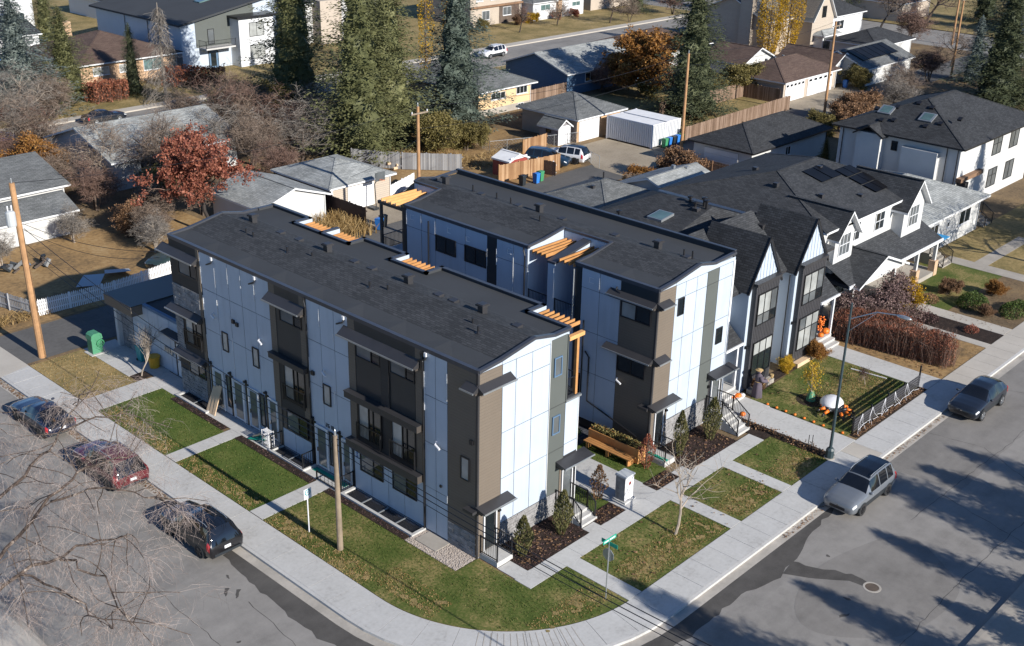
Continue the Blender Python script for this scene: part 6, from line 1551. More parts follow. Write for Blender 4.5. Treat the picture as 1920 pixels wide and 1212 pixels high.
fence('white fence by the pale gable garage and gravel yard', [(53, 29.2), (62, 33.6)], 1.3, 'picket_white', .2, .005)
fence('low red brown fence beside the hip roofed garage', [(62.6, 24.8), (62.6, 33.2)], 1.3, 'fence_brown')
fence('brown fence behind the long brown garage', [(96, 50.5), (109, 51.0)], 1.6, 'fence_brown')
cf = thing('chain_link_fence', 'low chain link fence across the dry back yard', 'fence', (55.7, 49.5, 0)); w_ = MB()
for p, q in (((52, 50), (57.5, 47.8)), ((57.5, 47.8), (62, 46.2)), ((55, 57), (52, 50)), ((56.0, 38.6), (58.5, 45.0))):
    n = int(math.dist(p, q)/2.2)+1
    for i in range(n+1): x, y = lerp(p[0], q[0], i/n), lerp(p[1], q[1], i/n); obj('post', MB().tube([(x, y, 0), (x, y, 1.25)], .03, 6), 'galv', cf)
    obj('top_rail', MB().tube([(*p, 1.2), (*q, 1.2)], .02, 5), 'galv', cf)
    for k in range(-4, int(math.dist(p, q)/.35)):
        for sg in (1, -1):
            u0 = k*.35+(0 if sg > 0 else 1.1); u1 = u0+sg*1.1
            Lq = math.dist(p, q)
            if not (0 <= u0 <= Lq and 0 <= u1 <= Lq): continue
            w_.beam((lerp(p[0], q[0], u0/Lq), lerp(p[1], q[1], u0/Lq), .05), (lerp(p[0], q[0], u1/Lq), lerp(p[1], q[1], u1/Lq), 1.18), .008, .008)
obj('mesh', w_, 'galv', cf, stuff=True)
# ------------------------------------------------------------------ lane-side objects
struct('gravel_yard', sheet([(55.5, 35.0), (65.6, 35.0), (65.6, 45.5), (60.5, 45.5), (55.8, 39)], .0), 'dirt_drive'); struct('driveway', sheet(rect(94, 112, 34.9, 41.6), .004), 'dirt_drive'); struct('driveway', sheet(rect(27.2, 35.5, 39.8, 44.9), .0), 'dirt_drive')
struct('yard_lawn', sheet([(36, 40.2), (55.2, 40.2), (60, 46), (60, 60.5), (36, 60.5)], -.012), 'lawn_brown'); struct('yard_lawn', sheet(rect(70, 95, 39.2, 60.5), -.012), 'lawn_dry'); struct('yard_lawn', sheet(rect(-6.5, 18.5, 40.2, 55.4), -.012), 'lawn_brown'); struct('yard_lawn', sheet(rect(-6.5, 150, 73.5, 81.0), -.012), 'lawn_dry')
for x0, y0, lb in ((65.7, 39.5, 'white corrugated shipping container nearest the yard, first of two'), (68.3, 39.5, 'white corrugated shipping container behind the first, beside the bins')):
    t_ = thing('shipping_container', lb, 'container', (x0+1.2, y0+3, 0), group='white containers')
    b = MB(); b.box(x0+.03, x0+2.41, y0+.03, y0+6.03, .12, 2.5); bo = obj('body', b, 'trim_white', t_)
    rb_ = MB()
    for i in range(21):
        y = y0+.15+i*.285; rb_.box(x0-.06, x0+.03, y, y+.12, .15, 2.45); rb_.box(x0+2.41, x0+2.44, y, y+.12, .15, 2.45)
    for i in range(9):
        x = x0+.1+i*.26; rb_.box(x, x+.10, y0-.05, y0+.03, .15, 2.45)
    obj('ribs', rb_, 'trim_white', bo, stuff=True)
    fr = MB()
    for x in (x0-.01, x0+2.35):
        for y in (y0-.01, y0+5.97): fr.box(x-.07, x+.1, y-.06, y+.1, .05, 2.54)
    fr.box(x0, x0+2.44, y0-.008, y0+.1, 2.46, 2.54); fr.box(x0-.008, x0+.1, y0+.1, y0+5.97, 2.46, 2.54); obj('frame', fr, 'plastic_white', t_)
    obj('top', MB().box(x0+.1, x0+2.35, y0+.1, y0+5.97, 2.501, 2.52), 'picket_white', t_)
def bin_(label, x, y, m, rz=0, s=1.0, grp='wheeled bins'):
    t_ = thing('wheeled_bin', label, 'bin', (x, y, 0), rz, grp)
    b = MB(); b.v = [(a*.24*s*k, c*.28*s*k, z) for z, k in ((.06, .82), (.95*s, 1.05)) for a, c in ((-1, -1), (1, -1), (1, 1), (-1, 1))]
    b.f = [(3, 2, 1, 0), (4, 5, 6, 7), (0, 1, 5, 4), (1, 2, 6, 5), (2, 3, 7, 6), (3, 0, 4, 7)]
    obj('body', b, m, t_, local=True)
    obj('lid', MB().prism([(-.31*s, .96*s), (.33*s, .96*s), (.30*s, 1.0*s), (0, 1.06*s), (-.29*s, 1.02*s)], 'x', -.27*s, .27*s), m, t_, local=True)
    for q in (-1, 1): obj('wheel', MB().add(MB().lathe([(0, -.03), (.09, -.03), (.09, .03), (0, .03)], (0, 0, 0), 10), Matrix.Translation((q*.2*s, .26*s, .09)) @ Matrix.Rotation(RD(90), 4, 'Y')), 'tyre', t_, local=True)
    obj('handle', MB().tube([(-.2*s, .34*s, .95*s), (.2*s, .34*s, .95*s)], .018, 6), m, t_, local=True)
for i, (m, lb) in enumerate((('plastic_green', 'green wheeled bin at the left of the row by the containers'), ('plastic_blue', 'blue wheeled bin second in the row by the containers'), ('plastic_dark', 'black wheeled bin third in the row by the containers'), ('plastic_blue', 'blue wheeled bin fourth in the row by the containers'), ('plastic_green', 'green wheeled bin at the right end of the row by the containers'))): bin_(lb, 67.2+i*.72, 38.8, m)
bin_('black wheeled bin in front of the orange fence', 45.9, 39.7, 'plastic_dark'); bin_('blue wheeled bin in front of the orange fence', 47.4, 39.3, 'plastic_blue'); bin_('green wheeled bin in front of the orange fence', 48.2, 39.5, 'plastic_green')
bin_('blue wheeled bin at the corner of the dark fence by the lane', 27.7, 39.2, 'plastic_blue', .3); bin_('black wheeled bin beside the blue one at the dark fence', 28.5, 39.6, 'plastic_dark', .2)
bin_('blue wheeled bin beside the far pale garage doors', 110.0, 40.9, 'plastic_blue'); bin_('teal wheeled bin against the garage wing of the corner row', .25, 30.1, 'plastic_teal', 0, 1.05); bin_('blue wheeled bin in the white garage drive at upper left', 36.4, 129, 'plastic_blue')
yb_ = thing('storage_tub', 'yellow plastic tub standing by the garage wing of the corner row', 'tub', (.3, 28.75, 0)); obj('tub', MB().lathe([(0, .01), (.30, .01), (.36, .66), (.40, .68), (.40, .74), (.36, .74), (.33, .70), (0, .70)], (.3, 28.75, .015), 16), 'paint_gold', yb_); obj('tub_rim', MB().lathe([(.40, .745), (.41, .75), (.36, .78), (.0, .79)], (.3, 28.75, .015), 16), 'paint_gold', yb_)
kb = thing('utility_kiosk', 'green metal utility kiosk at the lane corner', 'utility box', (-1.2, 33.3, 0))
obj('cabinet', MB().box(-1.55, -.85, 33.0, 33.6, 0.05, 1.0), 'paint_green', kb); obj('hood', MB().prism([(-1.6, 1.0), (-.8, 1.0), (-.85, 1.3), (-1.0, 1.42), (-1.4, 1.42), (-1.55, 1.3)][::-1], 'y', 32.95, 33.65), 'paint_green', kb); obj('hose_ring', MB().add(MB().lathe([(.2, -.03), (.26, -.03), (.26, .03), (.2, .03)], (0, 0, 0), 16), Matrix.Translation((-1.0, 32.93, .7)) @ Matrix.Rotation(RD(90), 4, 'X')), 'plastic_green', kb); obj('pad', MB().box(-1.75, -.65, 32.8, 33.8, .013, .05), 'concrete', kb)
uc = thing('utility_cabinet', 'tall grey utility cabinet with painted mural beside the front path', 'utility box', (9.05, -1.62, 0))
obj('cabinet', MB().box(8.7, 9.42, -1.92, -1.32, .1, 1.45), 'stone', uc); obj('top', MB().box(8.66, 9.46, -1.96, -1.28, 1.451, 1.53), 'paint_lightgrey', uc); obj('plinth', MB().box(8.62, 9.5, -2.05, -1.2, .013, .1), 'concrete', uc)
pm = MB(); pm.box(8.72, 9.40, -1.925, -1.921, .15, 1.43); fpn = obj('painted_front', pm, 'plastic_white', uc); obj('red_roundel', MB().add(MB().lathe([(0, 0), (.10, 0), (.10, .006), (0, .006)], (0, 0, 0), 14), Matrix.Translation((9.1, -1.926, 1.05)) @ Matrix.Rotation(RD(90), 4, 'X')), 'paint_red', fpn); obj('painted_branch', MB().beam((8.8, -1.928, .2), (9.25, -1.928, .85), .03, .004, (0, 1, 0)).beam((9.0, -1.928, .5), (8.85, -1.928, .8), .02, .004, (0, 1, 0)).beam((9.1, -1.928, .62), (9.33, -1.928, .6), .02, .004, (0, 1, 0)), 'bark', fpn, stuff=True)
# planter bench
bn = thing('planter_bench', 'cedar bench with a long planter box behind it, between the two rows', 'bench', (12.1, 1.6, 0))
pbx = MB(); pbx.box(12.2, 12.26, -.08, 3.4, .1, .95); obj('front_board', pbx, 'cedar', bn); obj('back_board', MB().box(12.84, 12.9, -.08, 3.4, .1, .95), 'cedar', bn); obj('end_board', MB().box(12.261, 12.839, -.08, -.02, .1, .95), 'cedar_new', bn); obj('end_board', MB().box(12.261, 12.839, 3.34, 3.4, .1, .95), 'cedar', bn); obj('soil', MB().box(12.261, 12.839, -.019, 3.339, .3, .86), 'mulch', bn)
for i in range(3): obj('seat_slat', MB().box(11.66+i*.18, 11.82+i*.18, .05, 3.3, .42, .47), 'cedar', bn)
for y in (.25, 1.7, 3.1): obj('leg', MB().box(11.7, 12.19, y-.05, y+.05, 0.01, .419), 'cedar', bn)
# decorations, boards and shelving by the doors of the corner row
bd = thing('timber_boards', 'three pale boards leaning on the wall of the corner row', 'boards', (-.45, 21.1, 0), group='building materials')
for i in range(3): obj('board', MB().beam((-.7, 20.75+i*.3, .02), (-.12, 20.65+i*.3, 1.75-.12*i), .26, .05, (1, 0, 0)), 'lumber', bd)
rk = thing('wire_rack', 'small white wire rack standing beside a door of the corner row', 'rack', (-.55, 15.6, 0))
for x, y in ((-.75, 15.3), (-.75, 15.9), (-.4, 15.3), (-.4, 15.9)): obj('upright', MB().box(x-.015, x+.015, y-.015, y+.015, .013, 1.0), 'plastic_white', rk)
for z in (.2, .45, .7, .95):
    sh = MB()
    for k in range(7): y = 15.32+k*.095; sh.box(-.74, -.41, y-.012, y+.012, z-.01, z+.01)
    obj('shelf', sh, 'plastic_white', rk, stuff=True)
mt = tag(obj('turf_mat', MB().beam((-.75, 17.0, .09), (-.45, 15.9, .32), .5, .03), 'mat_green'), 'rolled green mat tilted by the rack in front of the corner row', 'mat'); tag(obj('turf_mat', MB().beam((-.28, 11.9, .03), (-.22, 9.3, .03), .32, .02), 'mat_green'), 'long green mat on the walk below the wall number', 'mat')
tag(obj('driftwood_log', MB().tube([(-.7, 16.9, .12), (-.5, 16.4, .42), (-.55, 16.0, .40)], [.06, .08, .05], 7), 'lumber'), 'pale bent branch lying beside the green mat', 'log')
railing(A, [(-.9, 9.0, .03), (-.9, 10.9, .03)], h=.5, gap=.3)
# basketball hoop
bh = thing('basketball_hoop', 'portable basketball hoop in front of the tan garage', 'hoop', (31.0, 43.6, 0)); obj('post', MB().tube([(31, 43.4, 0), (31.1, 43.7, 2.3), (31.2, 43.2, 3.0)], .05, 6), 'metal_black', bh); obj('backboard', MB().box(30.7, 31.8, 43.1, 43.14, 2.7, 3.45), 'glass_mid', bh); obj('hoop_ring', MB().lathe([(.21, 0), (.24, 0), (.24, .02), (.21, .02)], (31.25, 42.85, 2.8), 12), 'paint_orange', bh); obj('base', MB().box(30.7, 31.3, 43.4, 44.3, 0, .2), 'plastic_dark', bh)
# red shed
rs, wl_, r_ = house('shed', 'small red shed with a white ribbed roof inside the orange fence', 'shed', 46.7, 49.4, 42.2, 44.4, 1.7, 'paint_red', 'picket_white', 'gy', .5, .12)
pbox('pediment', Pl('S', 42.2), 46.9, 49.2, 1.72, 1.95, .002, .02, 'plastic_white', wl_)
# woodpile
wp = thing('woodpile', 'heap of cut firewood rounds behind the grey fence', 'woodpile', (41.2, 53.0, 0)); r = random.Random(5)
for i in range(34):
    x, y, z = 40.6+r.uniform(0, 1.6), 51.4+r.uniform(0, 3.4), .15+r.uniform(0, .6); a = r.uniform(0, 3); obj('log', MB().tube([(x, y, z), (x+.4*math.cos(a), y+.4*math.sin(a), z+r.uniform(-.05, .05))], r.uniform(.1, .17), 7), 'lumber', wp)
# junk in the left yard
jk = thing('scrap_heap', 'heap of old parts lying in the brown yard by the left pole', 'scrap heap', (2.5, 50.5, 0)); r = random.Random(9)
for i in range(16):
    x, y = 1.0+r.uniform(0, 3.4), 49.8+r.uniform(0, 1.6); s_ = r.uniform(.12, .4); obj('scrap_piece', MB().beam((x, y, .1), (x+r.uniform(-.6, .6), y+r.uniform(-.4, .4), r.uniform(.2, .8)), s_, s_*.6), r.choice(['metal_dark', 'galv', 'plastic_white', 'plastic_dark', 'bark', 'paint_blue']), jk)
tag(obj('tarp', MB().face((3.2, 44.3, .1), (4.6, 43.4, .15), (5.6, 44.4, .5), (4.4, 45.3, .45)).face((5.6, 44.4, .5), (7.4, 43.8, .4), (7.8, 44.9, .2), (6.2, 45.6, .3)), 'paint_lightgrey'), 'pale tarpaulin lying in shade behind the picket fence', 'tarp')
# ------------------------------------------------------------------ halloween yard
hf = thing('robed_figure', 'halloween figure in a dark hooded robe with rope belt on the duplex lawn', 'figure', (24.0, -.1, 0), RD(-35))
rob = MB(); prof = [(.36, .0), (.34, .3), (.28, .8), (.21, 1.02), (.24, 1.25), (.25, 1.42), (.12, 1.52), (.07, 1.56)]; n = 18; base = 0
for i in range(n):
    a = 2*math.pi*i/n; fl = 1+.10*math.sin(5*a)
    for q, (rr, z) in enumerate(prof): k = fl if z < .9 else 1; rob.v.append((math.cos(a)*rr*k*.85, math.sin(a)*rr*k, z))
for i in range(n):
    j = (i+1) % n
    for q in range(len(prof)-1): rob.f.append((i*8+q, j*8+q, j*8+q+1, i*8+q+1))
obj('robe', rob, 'cloth_robe', hf, smooth=True, local=True)
for s_ in (1, -1):
    sl2 = MB().tube([(0, s_*.2, 1.40), (.10, s_*.30, 1.18), (.30, s_*.22, 1.08), (.42, s_*.14, 1.06)], [.10, .11, .12, .15], 9); obj('sleeve', sl2, 'cloth_robe', hf, smooth=True, local=True)
    hd = MB().ell((.50, s_*.12, 1.05), (.07, .045, .03), 8, 6)
    for k in range(4): hd.tube([(.54, s_*.12+(k-1.5)*.02, 1.05), (.60, s_*.12+(k-1.5)*.024, 1.045), (.63, s_*.12+(k-1.5)*.024, 1.02)], .010, 5)
    hd.tube([(.49, s_*.12-s_*.04, 1.06), (.53, s_*.12-s_*.08, 1.07)], .011, 5); obj('hand', hd, 'skin', hf, local=True)
hh = MB().ell((.04, 0, 1.68), (.105, .085, .13), 12, 9); hh.ell((.145, 0, 1.67), (.022, .018, .03), 6, 5); obj('head', hh, 'skin', hf, smooth=True, local=True)
obj('hood', MB().ell((-.03, 0, 1.70), (.125, .115, .145), 12, 8), 'cloth_robe', hf, smooth=True, local=True); obj('hat_brim', MB().lathe([(0, .06), (.1, .05), (.12, 0), (.24, -.03), (.24, -.015), (.12, .02)], (-.02, 0, 1.80), 14), 'straw', hf, local=True)
obj('rope_belt', MB().lathe([(.215, -.02), (.235, 0), (.215, .02)], (0, 0, 1.03), 16).tube([(.20, .05, 1.02), (.25, .06, .75), (.24, .05, .55)], .02, 5), 'straw', hf, local=True, stuff=True)
obj('broom', MB().tube([(.2, -.3, .9), (.62, 0, 1.07), (1.1, .35, 1.2)], .015, 5).lathe([(.02, 0), (.09, .1), (.12, .3), (0, .3)], (.95, .22, 1.0), 8), 'straw', hf, local=True, stuff=True)
spd = thing('inflatable_spider', 'white inflatable halloween spider with orange and black legs on the lawn', 'decoration', (25.6, -4.4, 0), RD(20))
obj('abdomen', MB().ell((.35, .2, .36), (.85, .70, .38), 16, 9), 'plastic_white', spd, smooth=True, local=True); obj('head', MB().ell((-.55, -.25, .26), (.30, .28, .24), 12, 8), 'metal_black', spd, smooth=True, local=True)
for i in range(8):
    s_ = 1 if i < 4 else -1; k = i % 4; a = RD(35+k*36)*s_; c, s2 = math.cos(a+RD(180)), math.sin(a+RD(180)); lg = MB().tube([(-.4+c*.2, -.15+s2*.2, .3), (-.4+c*.65, -.15+s2*.65, .42)], [.10, .09], 8); lo = obj('leg', lg, 'metal_black', spd, local=True, smooth=True)
    obj('leg_band', MB().tube([(-.4+c*.62, -.15+s2*.62, .41), (-.4+c*.92, -.15+s2*.92, .30)], [.10, .085], 8), 'paint_orange', lo, local=True, smooth=True); obj('foot', MB().tube([(-.4+c*.92, -.15+s2*.92, .30), (-.4+c*1.12, -.15+s2*1.12, .14)], [.08, .05], 8), 'metal_black', lo, local=True, smooth=True)
def pumpkin(label, x, y, z, s, m='paint_orange', grp=None):
    t_ = thing('pumpkin', label, 'pumpkin', (x, y, z), random.uniform(0, 3), grp)
    b = MB(); n = 24
    for i in range(n):
        a = 2*math.pi*i/n; k = 1+.07*math.cos(8*a)
        for q in range(8): t = math.pi*q/7; b.v.append((math.cos(a)*math.sin(t)*s*k, math.sin(a)*math.sin(t)*s*k, s*.82-math.cos(t)*s*.8*(1-.12*(q == 7))))
    for i in range(n):
        j = (i+1) % n
        for q in range(7): b.f.append((i*8+q, j*8+q, j*8+q+1, i*8+q+1))
    obj('fruit', b, m, t_, smooth=True, local=True); obj('stem', MB().tube([(0, 0, s*1.5), (.02, 0, s*1.85)], s*.1, 6), 'bark', t_, local=True)
for x, y, z, s_, m, lb in ((22.9, .55, .56-.55, .22, 'paint_orange', 'bright orange pumpkin at the foot of the left duplex porch step'), (23.25, .45, 0, .17, 'trim_white', 'white pumpkin at the left duplex porch step'), (22.55, .62, 0, .18, 'paint_orange', 'small orange pumpkin left of the bright one at the left duplex porch'), (22.0, 1.6, .55, .30, 'bark_pale', 'large brownish pumpkin on the left duplex porch'), (22.7, 1.9, .55, .26, 'lumber', 'tan pumpkin on the left duplex porch'), (34.3, 1.15, .55, .27, 'paint_orange', 'large orange pumpkin on the edge of the right duplex porch'), (33.6, 1.1, .55, .2, 'paint_orange', 'small orange pumpkin on the right duplex porch'), (21.2, -.9, .0, .17, 'paint_orange', 'orange pumpkin beside the rail of the second row steps')): pumpkin(lb, x, y, z, s_, m)
for i in range(9): pumpkin('tiny orange pumpkin light in the row along the lawn edge path', 23.46, -1.2-i*.62, .0, .085, grp='row of tiny pumpkins along the path')
sf_ = thing('garden_fence', 'low dark slatted fence with fake cobweb along the front lawn', 'fence', (28, -6.55, 0))
for i in range(5): z = .12+i*.17; obj('slat', MB().box(23.9, 32.25, -6.585, -6.56, z, z+.12), 'paint_darkgrey', sf_)
for x in (23.9, 26.0, 28.1, 30.2, 32.25): obj('post', MB().box(x-.04, x+.04, -6.555, -6.475, 0, 1.08 if x < 32 else 1.5), 'metal_black', sf_)
cb = MB(); r = random.Random(3)
for x0 in (24.4, 25.6, 27.2, 28.4, 30.0):
    top = (x0+.4, -6.6, .95)
    for k in range(3):
        q = (x0+r.uniform(-.7, 1.0), -6.75-r.uniform(0, .25), r.uniform(.1, .35)); cb.tube([top, ((top[0]+q[0])/2, -6.68, (top[2]+q[2])/2-.08), q], [.016, .008, .010], 5)
x = 24.0
while x < 31.5: nx = x+r.uniform(.4, .8); cb.tube([(x, -6.8+r.uniform(-.08, .08), r.uniform(.15, .4)), (nx, -6.8+r.uniform(-.08, .08), r.uniform(.15, .4))], .013, 5); x = nx
tag(obj('fake_cobweb', cb, 'plastic_white'), 'stretched white fake cobweb hanging on the low slatted fence', 'decoration')['kind'] = 'stuff'
tb2 = thing('tree_bag', 'green watering bag around the small yellow tree on a mulch ring', 'bag', (25.9, -2.7, 0)); obj('bag', MB().lathe([(.30, .02), (.24, .3), (.12, .62), (.06, .66)], (25.9, -2.7, 0), 10), 'paint_green', tb2); obj('mulch_ring', MB().lathe([(0, .012), (.85, .012), (.9, .004)], (25.9, -2.7, .0), 20), 'mulch', tb2)
tag(obj('fallen_stake', MB().beam((31.6, -3.2+.9, .06), (31.9, -4.6, .06), .06, .05), 'picket_white'), 'white plank lying at the foot of the red hedge', 'plank')['label'] = 'white plank lying at the foot of the red hedge'
for x in (20.6, 20.75): obj('garden_stake', MB().box(x, x+.03, -5-x+20, -4.97-x+20, 0, .8), 'metal_black', sf_)
bp = thing('bird_decoration', 'orange hanging basket of artificial flowers on the right duplex porch post', 'decoration', (33.0, .95, 2.0)); r = random.Random(2)
fl_ = MB()
for i in range(60): a, c_, z = r.uniform(-.28, .28), r.uniform(-.2, .2), r.uniform(-.7, .3); fl_.ell((33.0+a, .95+c_, 2.0+z), (.06, .06, .05), 5, 4)
obj('flowers', fl_, 'paint_orange', bp, stuff=True); obj('hook', MB().tube([(33, .95, 2.3), (33, .95, 3.3)], .015, 5), 'metal_black', bp)
# ------------------------------------------------------------------ vegetation
def ribbon(b, pts, w0, w1, r):
    """thin twig: a flat strip with a random facing"""
    a = r.uniform(0, 6.28); up_ = Vector((math.cos(a), math.sin(a), r.uniform(-.4, .4)))
    n = len(b.v); k = len(pts)
    for i, p in enumerate(pts):
        t = (pts[min(i+1, k-1)]-pts[max(i-1, 0)]); u = t.cross(up_)
        if u.length < 1e-6: u = Vector((1, 0, 0))
        u.normalize(); wd = lerp(w0, w1, i/(k-1))
        b.v += [tuple(p-u*wd/2), tuple(p+u*wd/2)]
    for i in range(k-1): b.f.append((n+2*i, n+2*i+1, n+2*i+3, n+2*i+2))
def leaf(b, p, s, r, flat=0.0):
    a = Vector((r.gauss(0, 1), r.gauss(0, 1), r.gauss(0, 1-flat))); a.normalize()
    c = a.cross(Vector((r.gauss(0, 1), r.gauss(0, 1), r.gauss(0, 1)))); c.normalize()
    n = len(b.v); b.v += [tuple(p-a*s), tuple(p+c*s*.6), tuple(p+a*s), tuple(p-c*s*.6)]; b.f.append((n, n+1, n+2, n+3))
def spruce_mb(seed, h, rad, dense=1.0, frond=.42, skirt=.04, power=.72, droop=.35):
    """tiers of heavy boughs; each bough is a plume of small sprays, with dark gaps between"""
    r = random.Random(seed); crown = MB(); trunk = MB()
    trunk.tube([(0, 0, -.1), (.03, .02, h*.5), (0, 0, h*.97)], [.03*h*.55, .018*h*.55, .02], 8)
    z = skirt*h; step = h*.036
    lob = [r.uniform(0, 6.28) for _ in range(3)]
    while z < h*.985:
        t = (z-skirt*h)/(h*(1-skirt)); L = rad*(1-t)**power*r.uniform(.80, 1.10)+.10
        nb = max(4, int((7+3*(1-t))*dense)); a0 = r.uniform(0, 6.28)
        for i in range(nb):
            a = a0+2*math.pi*i/nb+r.uniform(-.3, .3); l = L*r.uniform(.70, 1.18)*(1+.13*math.sin(2*a+lob[0]+t*5))
            zz = z+r.uniform(-.5, .5)*step
            d_ = Vector((math.cos(a), math.sin(a), 0)); sd = Vector((-d_.y, d_.x, 0))
            nf = max(2, int(l/frond*1.9)); bw = .17*l+.12
            for k in range(nf):
                u = (k+.5)/nf; c = d_*(l*u)+Vector((0, 0, zz-droop*l*u+droop*.75*l*u*u))
                wd = bw*math.sin(math.pi*min(1, .18+u*.80))+.05
                for q in range(6):
                    p = c+sd*r.gauss(0, wd*.62)+d_*r.gauss(0, .08)+Vector((0, 0, r.gauss(-.04, .13)))
                    sz = frond*r.uniform(.55, 1.15)*(1.05-.3*u)
                    s = 1 if r.random() < .5 else -1
                    tip = p+(d_*r.uniform(.5, 1.0)+sd*s*r.uniform(.1, .8)+Vector((0, 0, r.uniform(-.5, .30))))*sz
                    w_ = (sd*s*.4-d_*.3+Vector((0, 0, r.uniform(-.3, .3))))*sz*.40
                    n = len(crown.v); m_ = (p+tip)*.5
                    crown.v += [tuple(p), tuple(m_-w_), tuple(tip), tuple(m_+w_)]; crown.f.append((n, n+1, n+2, n+3))
        z += step*r.uniform(.8, 1.2)*(1-.45*t)
    for k in range(10): leaf(crown, Vector((r.uniform(-.05, .05), r.uniform(-.05, .05), h*(.965+.004*k))), .14, r)
    # dense inner growth that blocks the view through the tree
    nz, na = 26, 16; b0 = len(crown.v)
    for j in range(nz+1):
        t = j/nz
        for i in range(na):
            a = 2*math.pi*i/na; k = rad*.36*(1-t)**power*(1+.22*math.sin(3*a+j*1.7)+r.uniform(-.16, .16))+.02
            crown.v.append((math.cos(a)*k, math.sin(a)*k, skirt*h+.25+t*(h*.93-skirt*h)+r.uniform(-.12, .12)))
    for j in range(nz):
        for i in range(na): i2 = (i+1) % na; crown.f.append((b0+j*na+i, b0+j*na+i2, b0+(j+1)*na+i2, b0+(j+1)*na+i))
    return trunk, crown
def bare_mb(seed, h, spread, trunk_h=.25, depth=4, kids=(4, 5), twig_w=.018, droop=0.0, upb=.35, leafs=None, leaf_s=.09, ntr=1, min_r=.02, wig=.16):
    """branching skeleton; trunk/limbs as tubes, fine twigs as strips, leaves optional"""
    r = random.Random(seed); wood = MB(); tw = MB(); lf = MB()
    def grow(p, d_, L, rad, dep):
        k = 4 if dep < depth else 3; pts = [p]; q = p.copy(); dd = d_.copy()
        for i in range(k):
            dd = dd+Vector((r.gauss(0, wig), r.gauss(0, wig), r.gauss(0, wig)+(upb*.12 if dep < 3 else -droop*.35))); dd.normalize()
            q = q+dd*(L/k); pts.append(q.copy())
        if rad > min_r: wood.tube(pts, [lerp(rad, rad*.55, i/k) for i in range(k+1)], 6 if rad > .05 else 4, cap=False)
        else: ribbon(tw, pts, max(rad*1.7, twig_w), twig_w*.6, r)
        if dep >= depth:
            if leafs:
                for _ in range(leafs): leaf(lf, pts[r.randrange(1, k+1)]+Vector((r.gauss(0, .1), r.gauss(0, .1), r.gauss(0, .1))), leaf_s*r.uniform(.6, 1.3), r)
            return
        n = r.randint(*kids)+(1 if dep == 0 else 0)
        for i in range(n):
            u = r.uniform(.35, 1.0) if dep else r.uniform(.55, 1.0)
            j = min(k-1, int(u*k)); b_ = pts[j].lerp(pts[j+1], u*k-j)
            ax = Vector((r.gauss(0, 1), r.gauss(0, 1), r.gauss(0, .55)+upb*(1 if dep < 2 else .3)-droop*(dep > 1))); ax.normalize()
            nd = (dd*.55+ax*spread); nd.normalize()
            grow(b_, nd, L*r.uniform(.55, .82), rad*r.uniform(.42, .6), dep+1)
    for t in range(ntr):
        a = r.uniform(0, 6.28); ln = .0 if ntr == 1 else .28
        grow(Vector((math.cos(a)*.12*(ntr > 1), math.sin(a)*.12*(ntr > 1), -.05)), Vector((math.cos(a)*ln, math.sin(a)*ln, 1)).normalized(), h*trunk_h*1.5, h*.017/(ntr**.4), 0)
    return wood, tw, lf
def columnar_mb(seed, h, rad, n, s, prof=None):
    r = random.Random(seed); lf = MB()
    prof = prof or (lambda t: math.sin(math.pi*min(1, (t*.93+.05)))**.6)
    for _ in range(n):
        t = r.random()**.9; a = r.uniform(0, 6.28); k = prof(t)*rad*(1-.55*r.random()**2.2)*(1+.16*math.sin(a*3+t*9))
        leaf(lf, Vector((math.cos(a)*k, math.sin(a)*k, .12+t*(h-.12))), s*r.uniform(.6, 1.35), r)
    return lf
ME = {}
def shared(key, mb, m): 
    if key not in ME: ME[key] = mesh(key.split('|')[0], mb, m, uv=False)
    return ME[key]
SPR = {}
def spruce(label, x, y, h, rad, m='needle', var=0, group='spruces', name='spruce_tree', dense=1.25, rz=None, base=15.0, brad=4.0, frond=.34, power=.84, droop=.35):
    key = (var, dense, base, frond, power)
    if key not in SPR: SPR[key] = spruce_mb(100+var, base, brad, dense, frond, power=power, droop=droop)
    tk, cr = SPR[key]
    mesh_c = shared('crown|%s' % (key,), cr, 'needle')
    t_ = thing(name, label, 'tree', (x, y, 0), random.uniform(0, 6) if rz is None else rz, group)
    s = (rad/brad, rad/brad, h/base)
    inst('trunk', shared('trunk|%s' % (key,), tk, 'bark'), t_, sc=s); cro = inst('crown', mesh_c, t_, sc=s); cro.material_slots[0].link = 'OBJECT'; cro.material_slots[0].material = MATS[m]
    return t_
BT = {}
def bare(label, x, y, h, var='a', tw='twig', wood='bark', lf=None, wide=1.0, group='bare trees', name='bare_tree', cat='tree'):
    if var not in BT: BT[var] = bare_mb(*BARE[var][0], **BARE[var][1])
    wd, tg, lv_ = BT[var]; h0 = max(v[2] for v in tg.v)
    t_ = thing(name, label, cat, (x, y, 0), random.uniform(0, 6), group)
    s = (h/h0*wide, h/h0*wide, h/h0)
    inst('trunk', shared('trunk|%s%s' % (var, wood), wd, wood), t_, sc=s)
    c = inst('crown', shared('twigs|%s%s' % (var, tw), tg, tw), t_, sc=s)
    if lf: inst('leaves', shared('leaves|%s%s' % (var, lf), lv_, lf), c)
    return t_
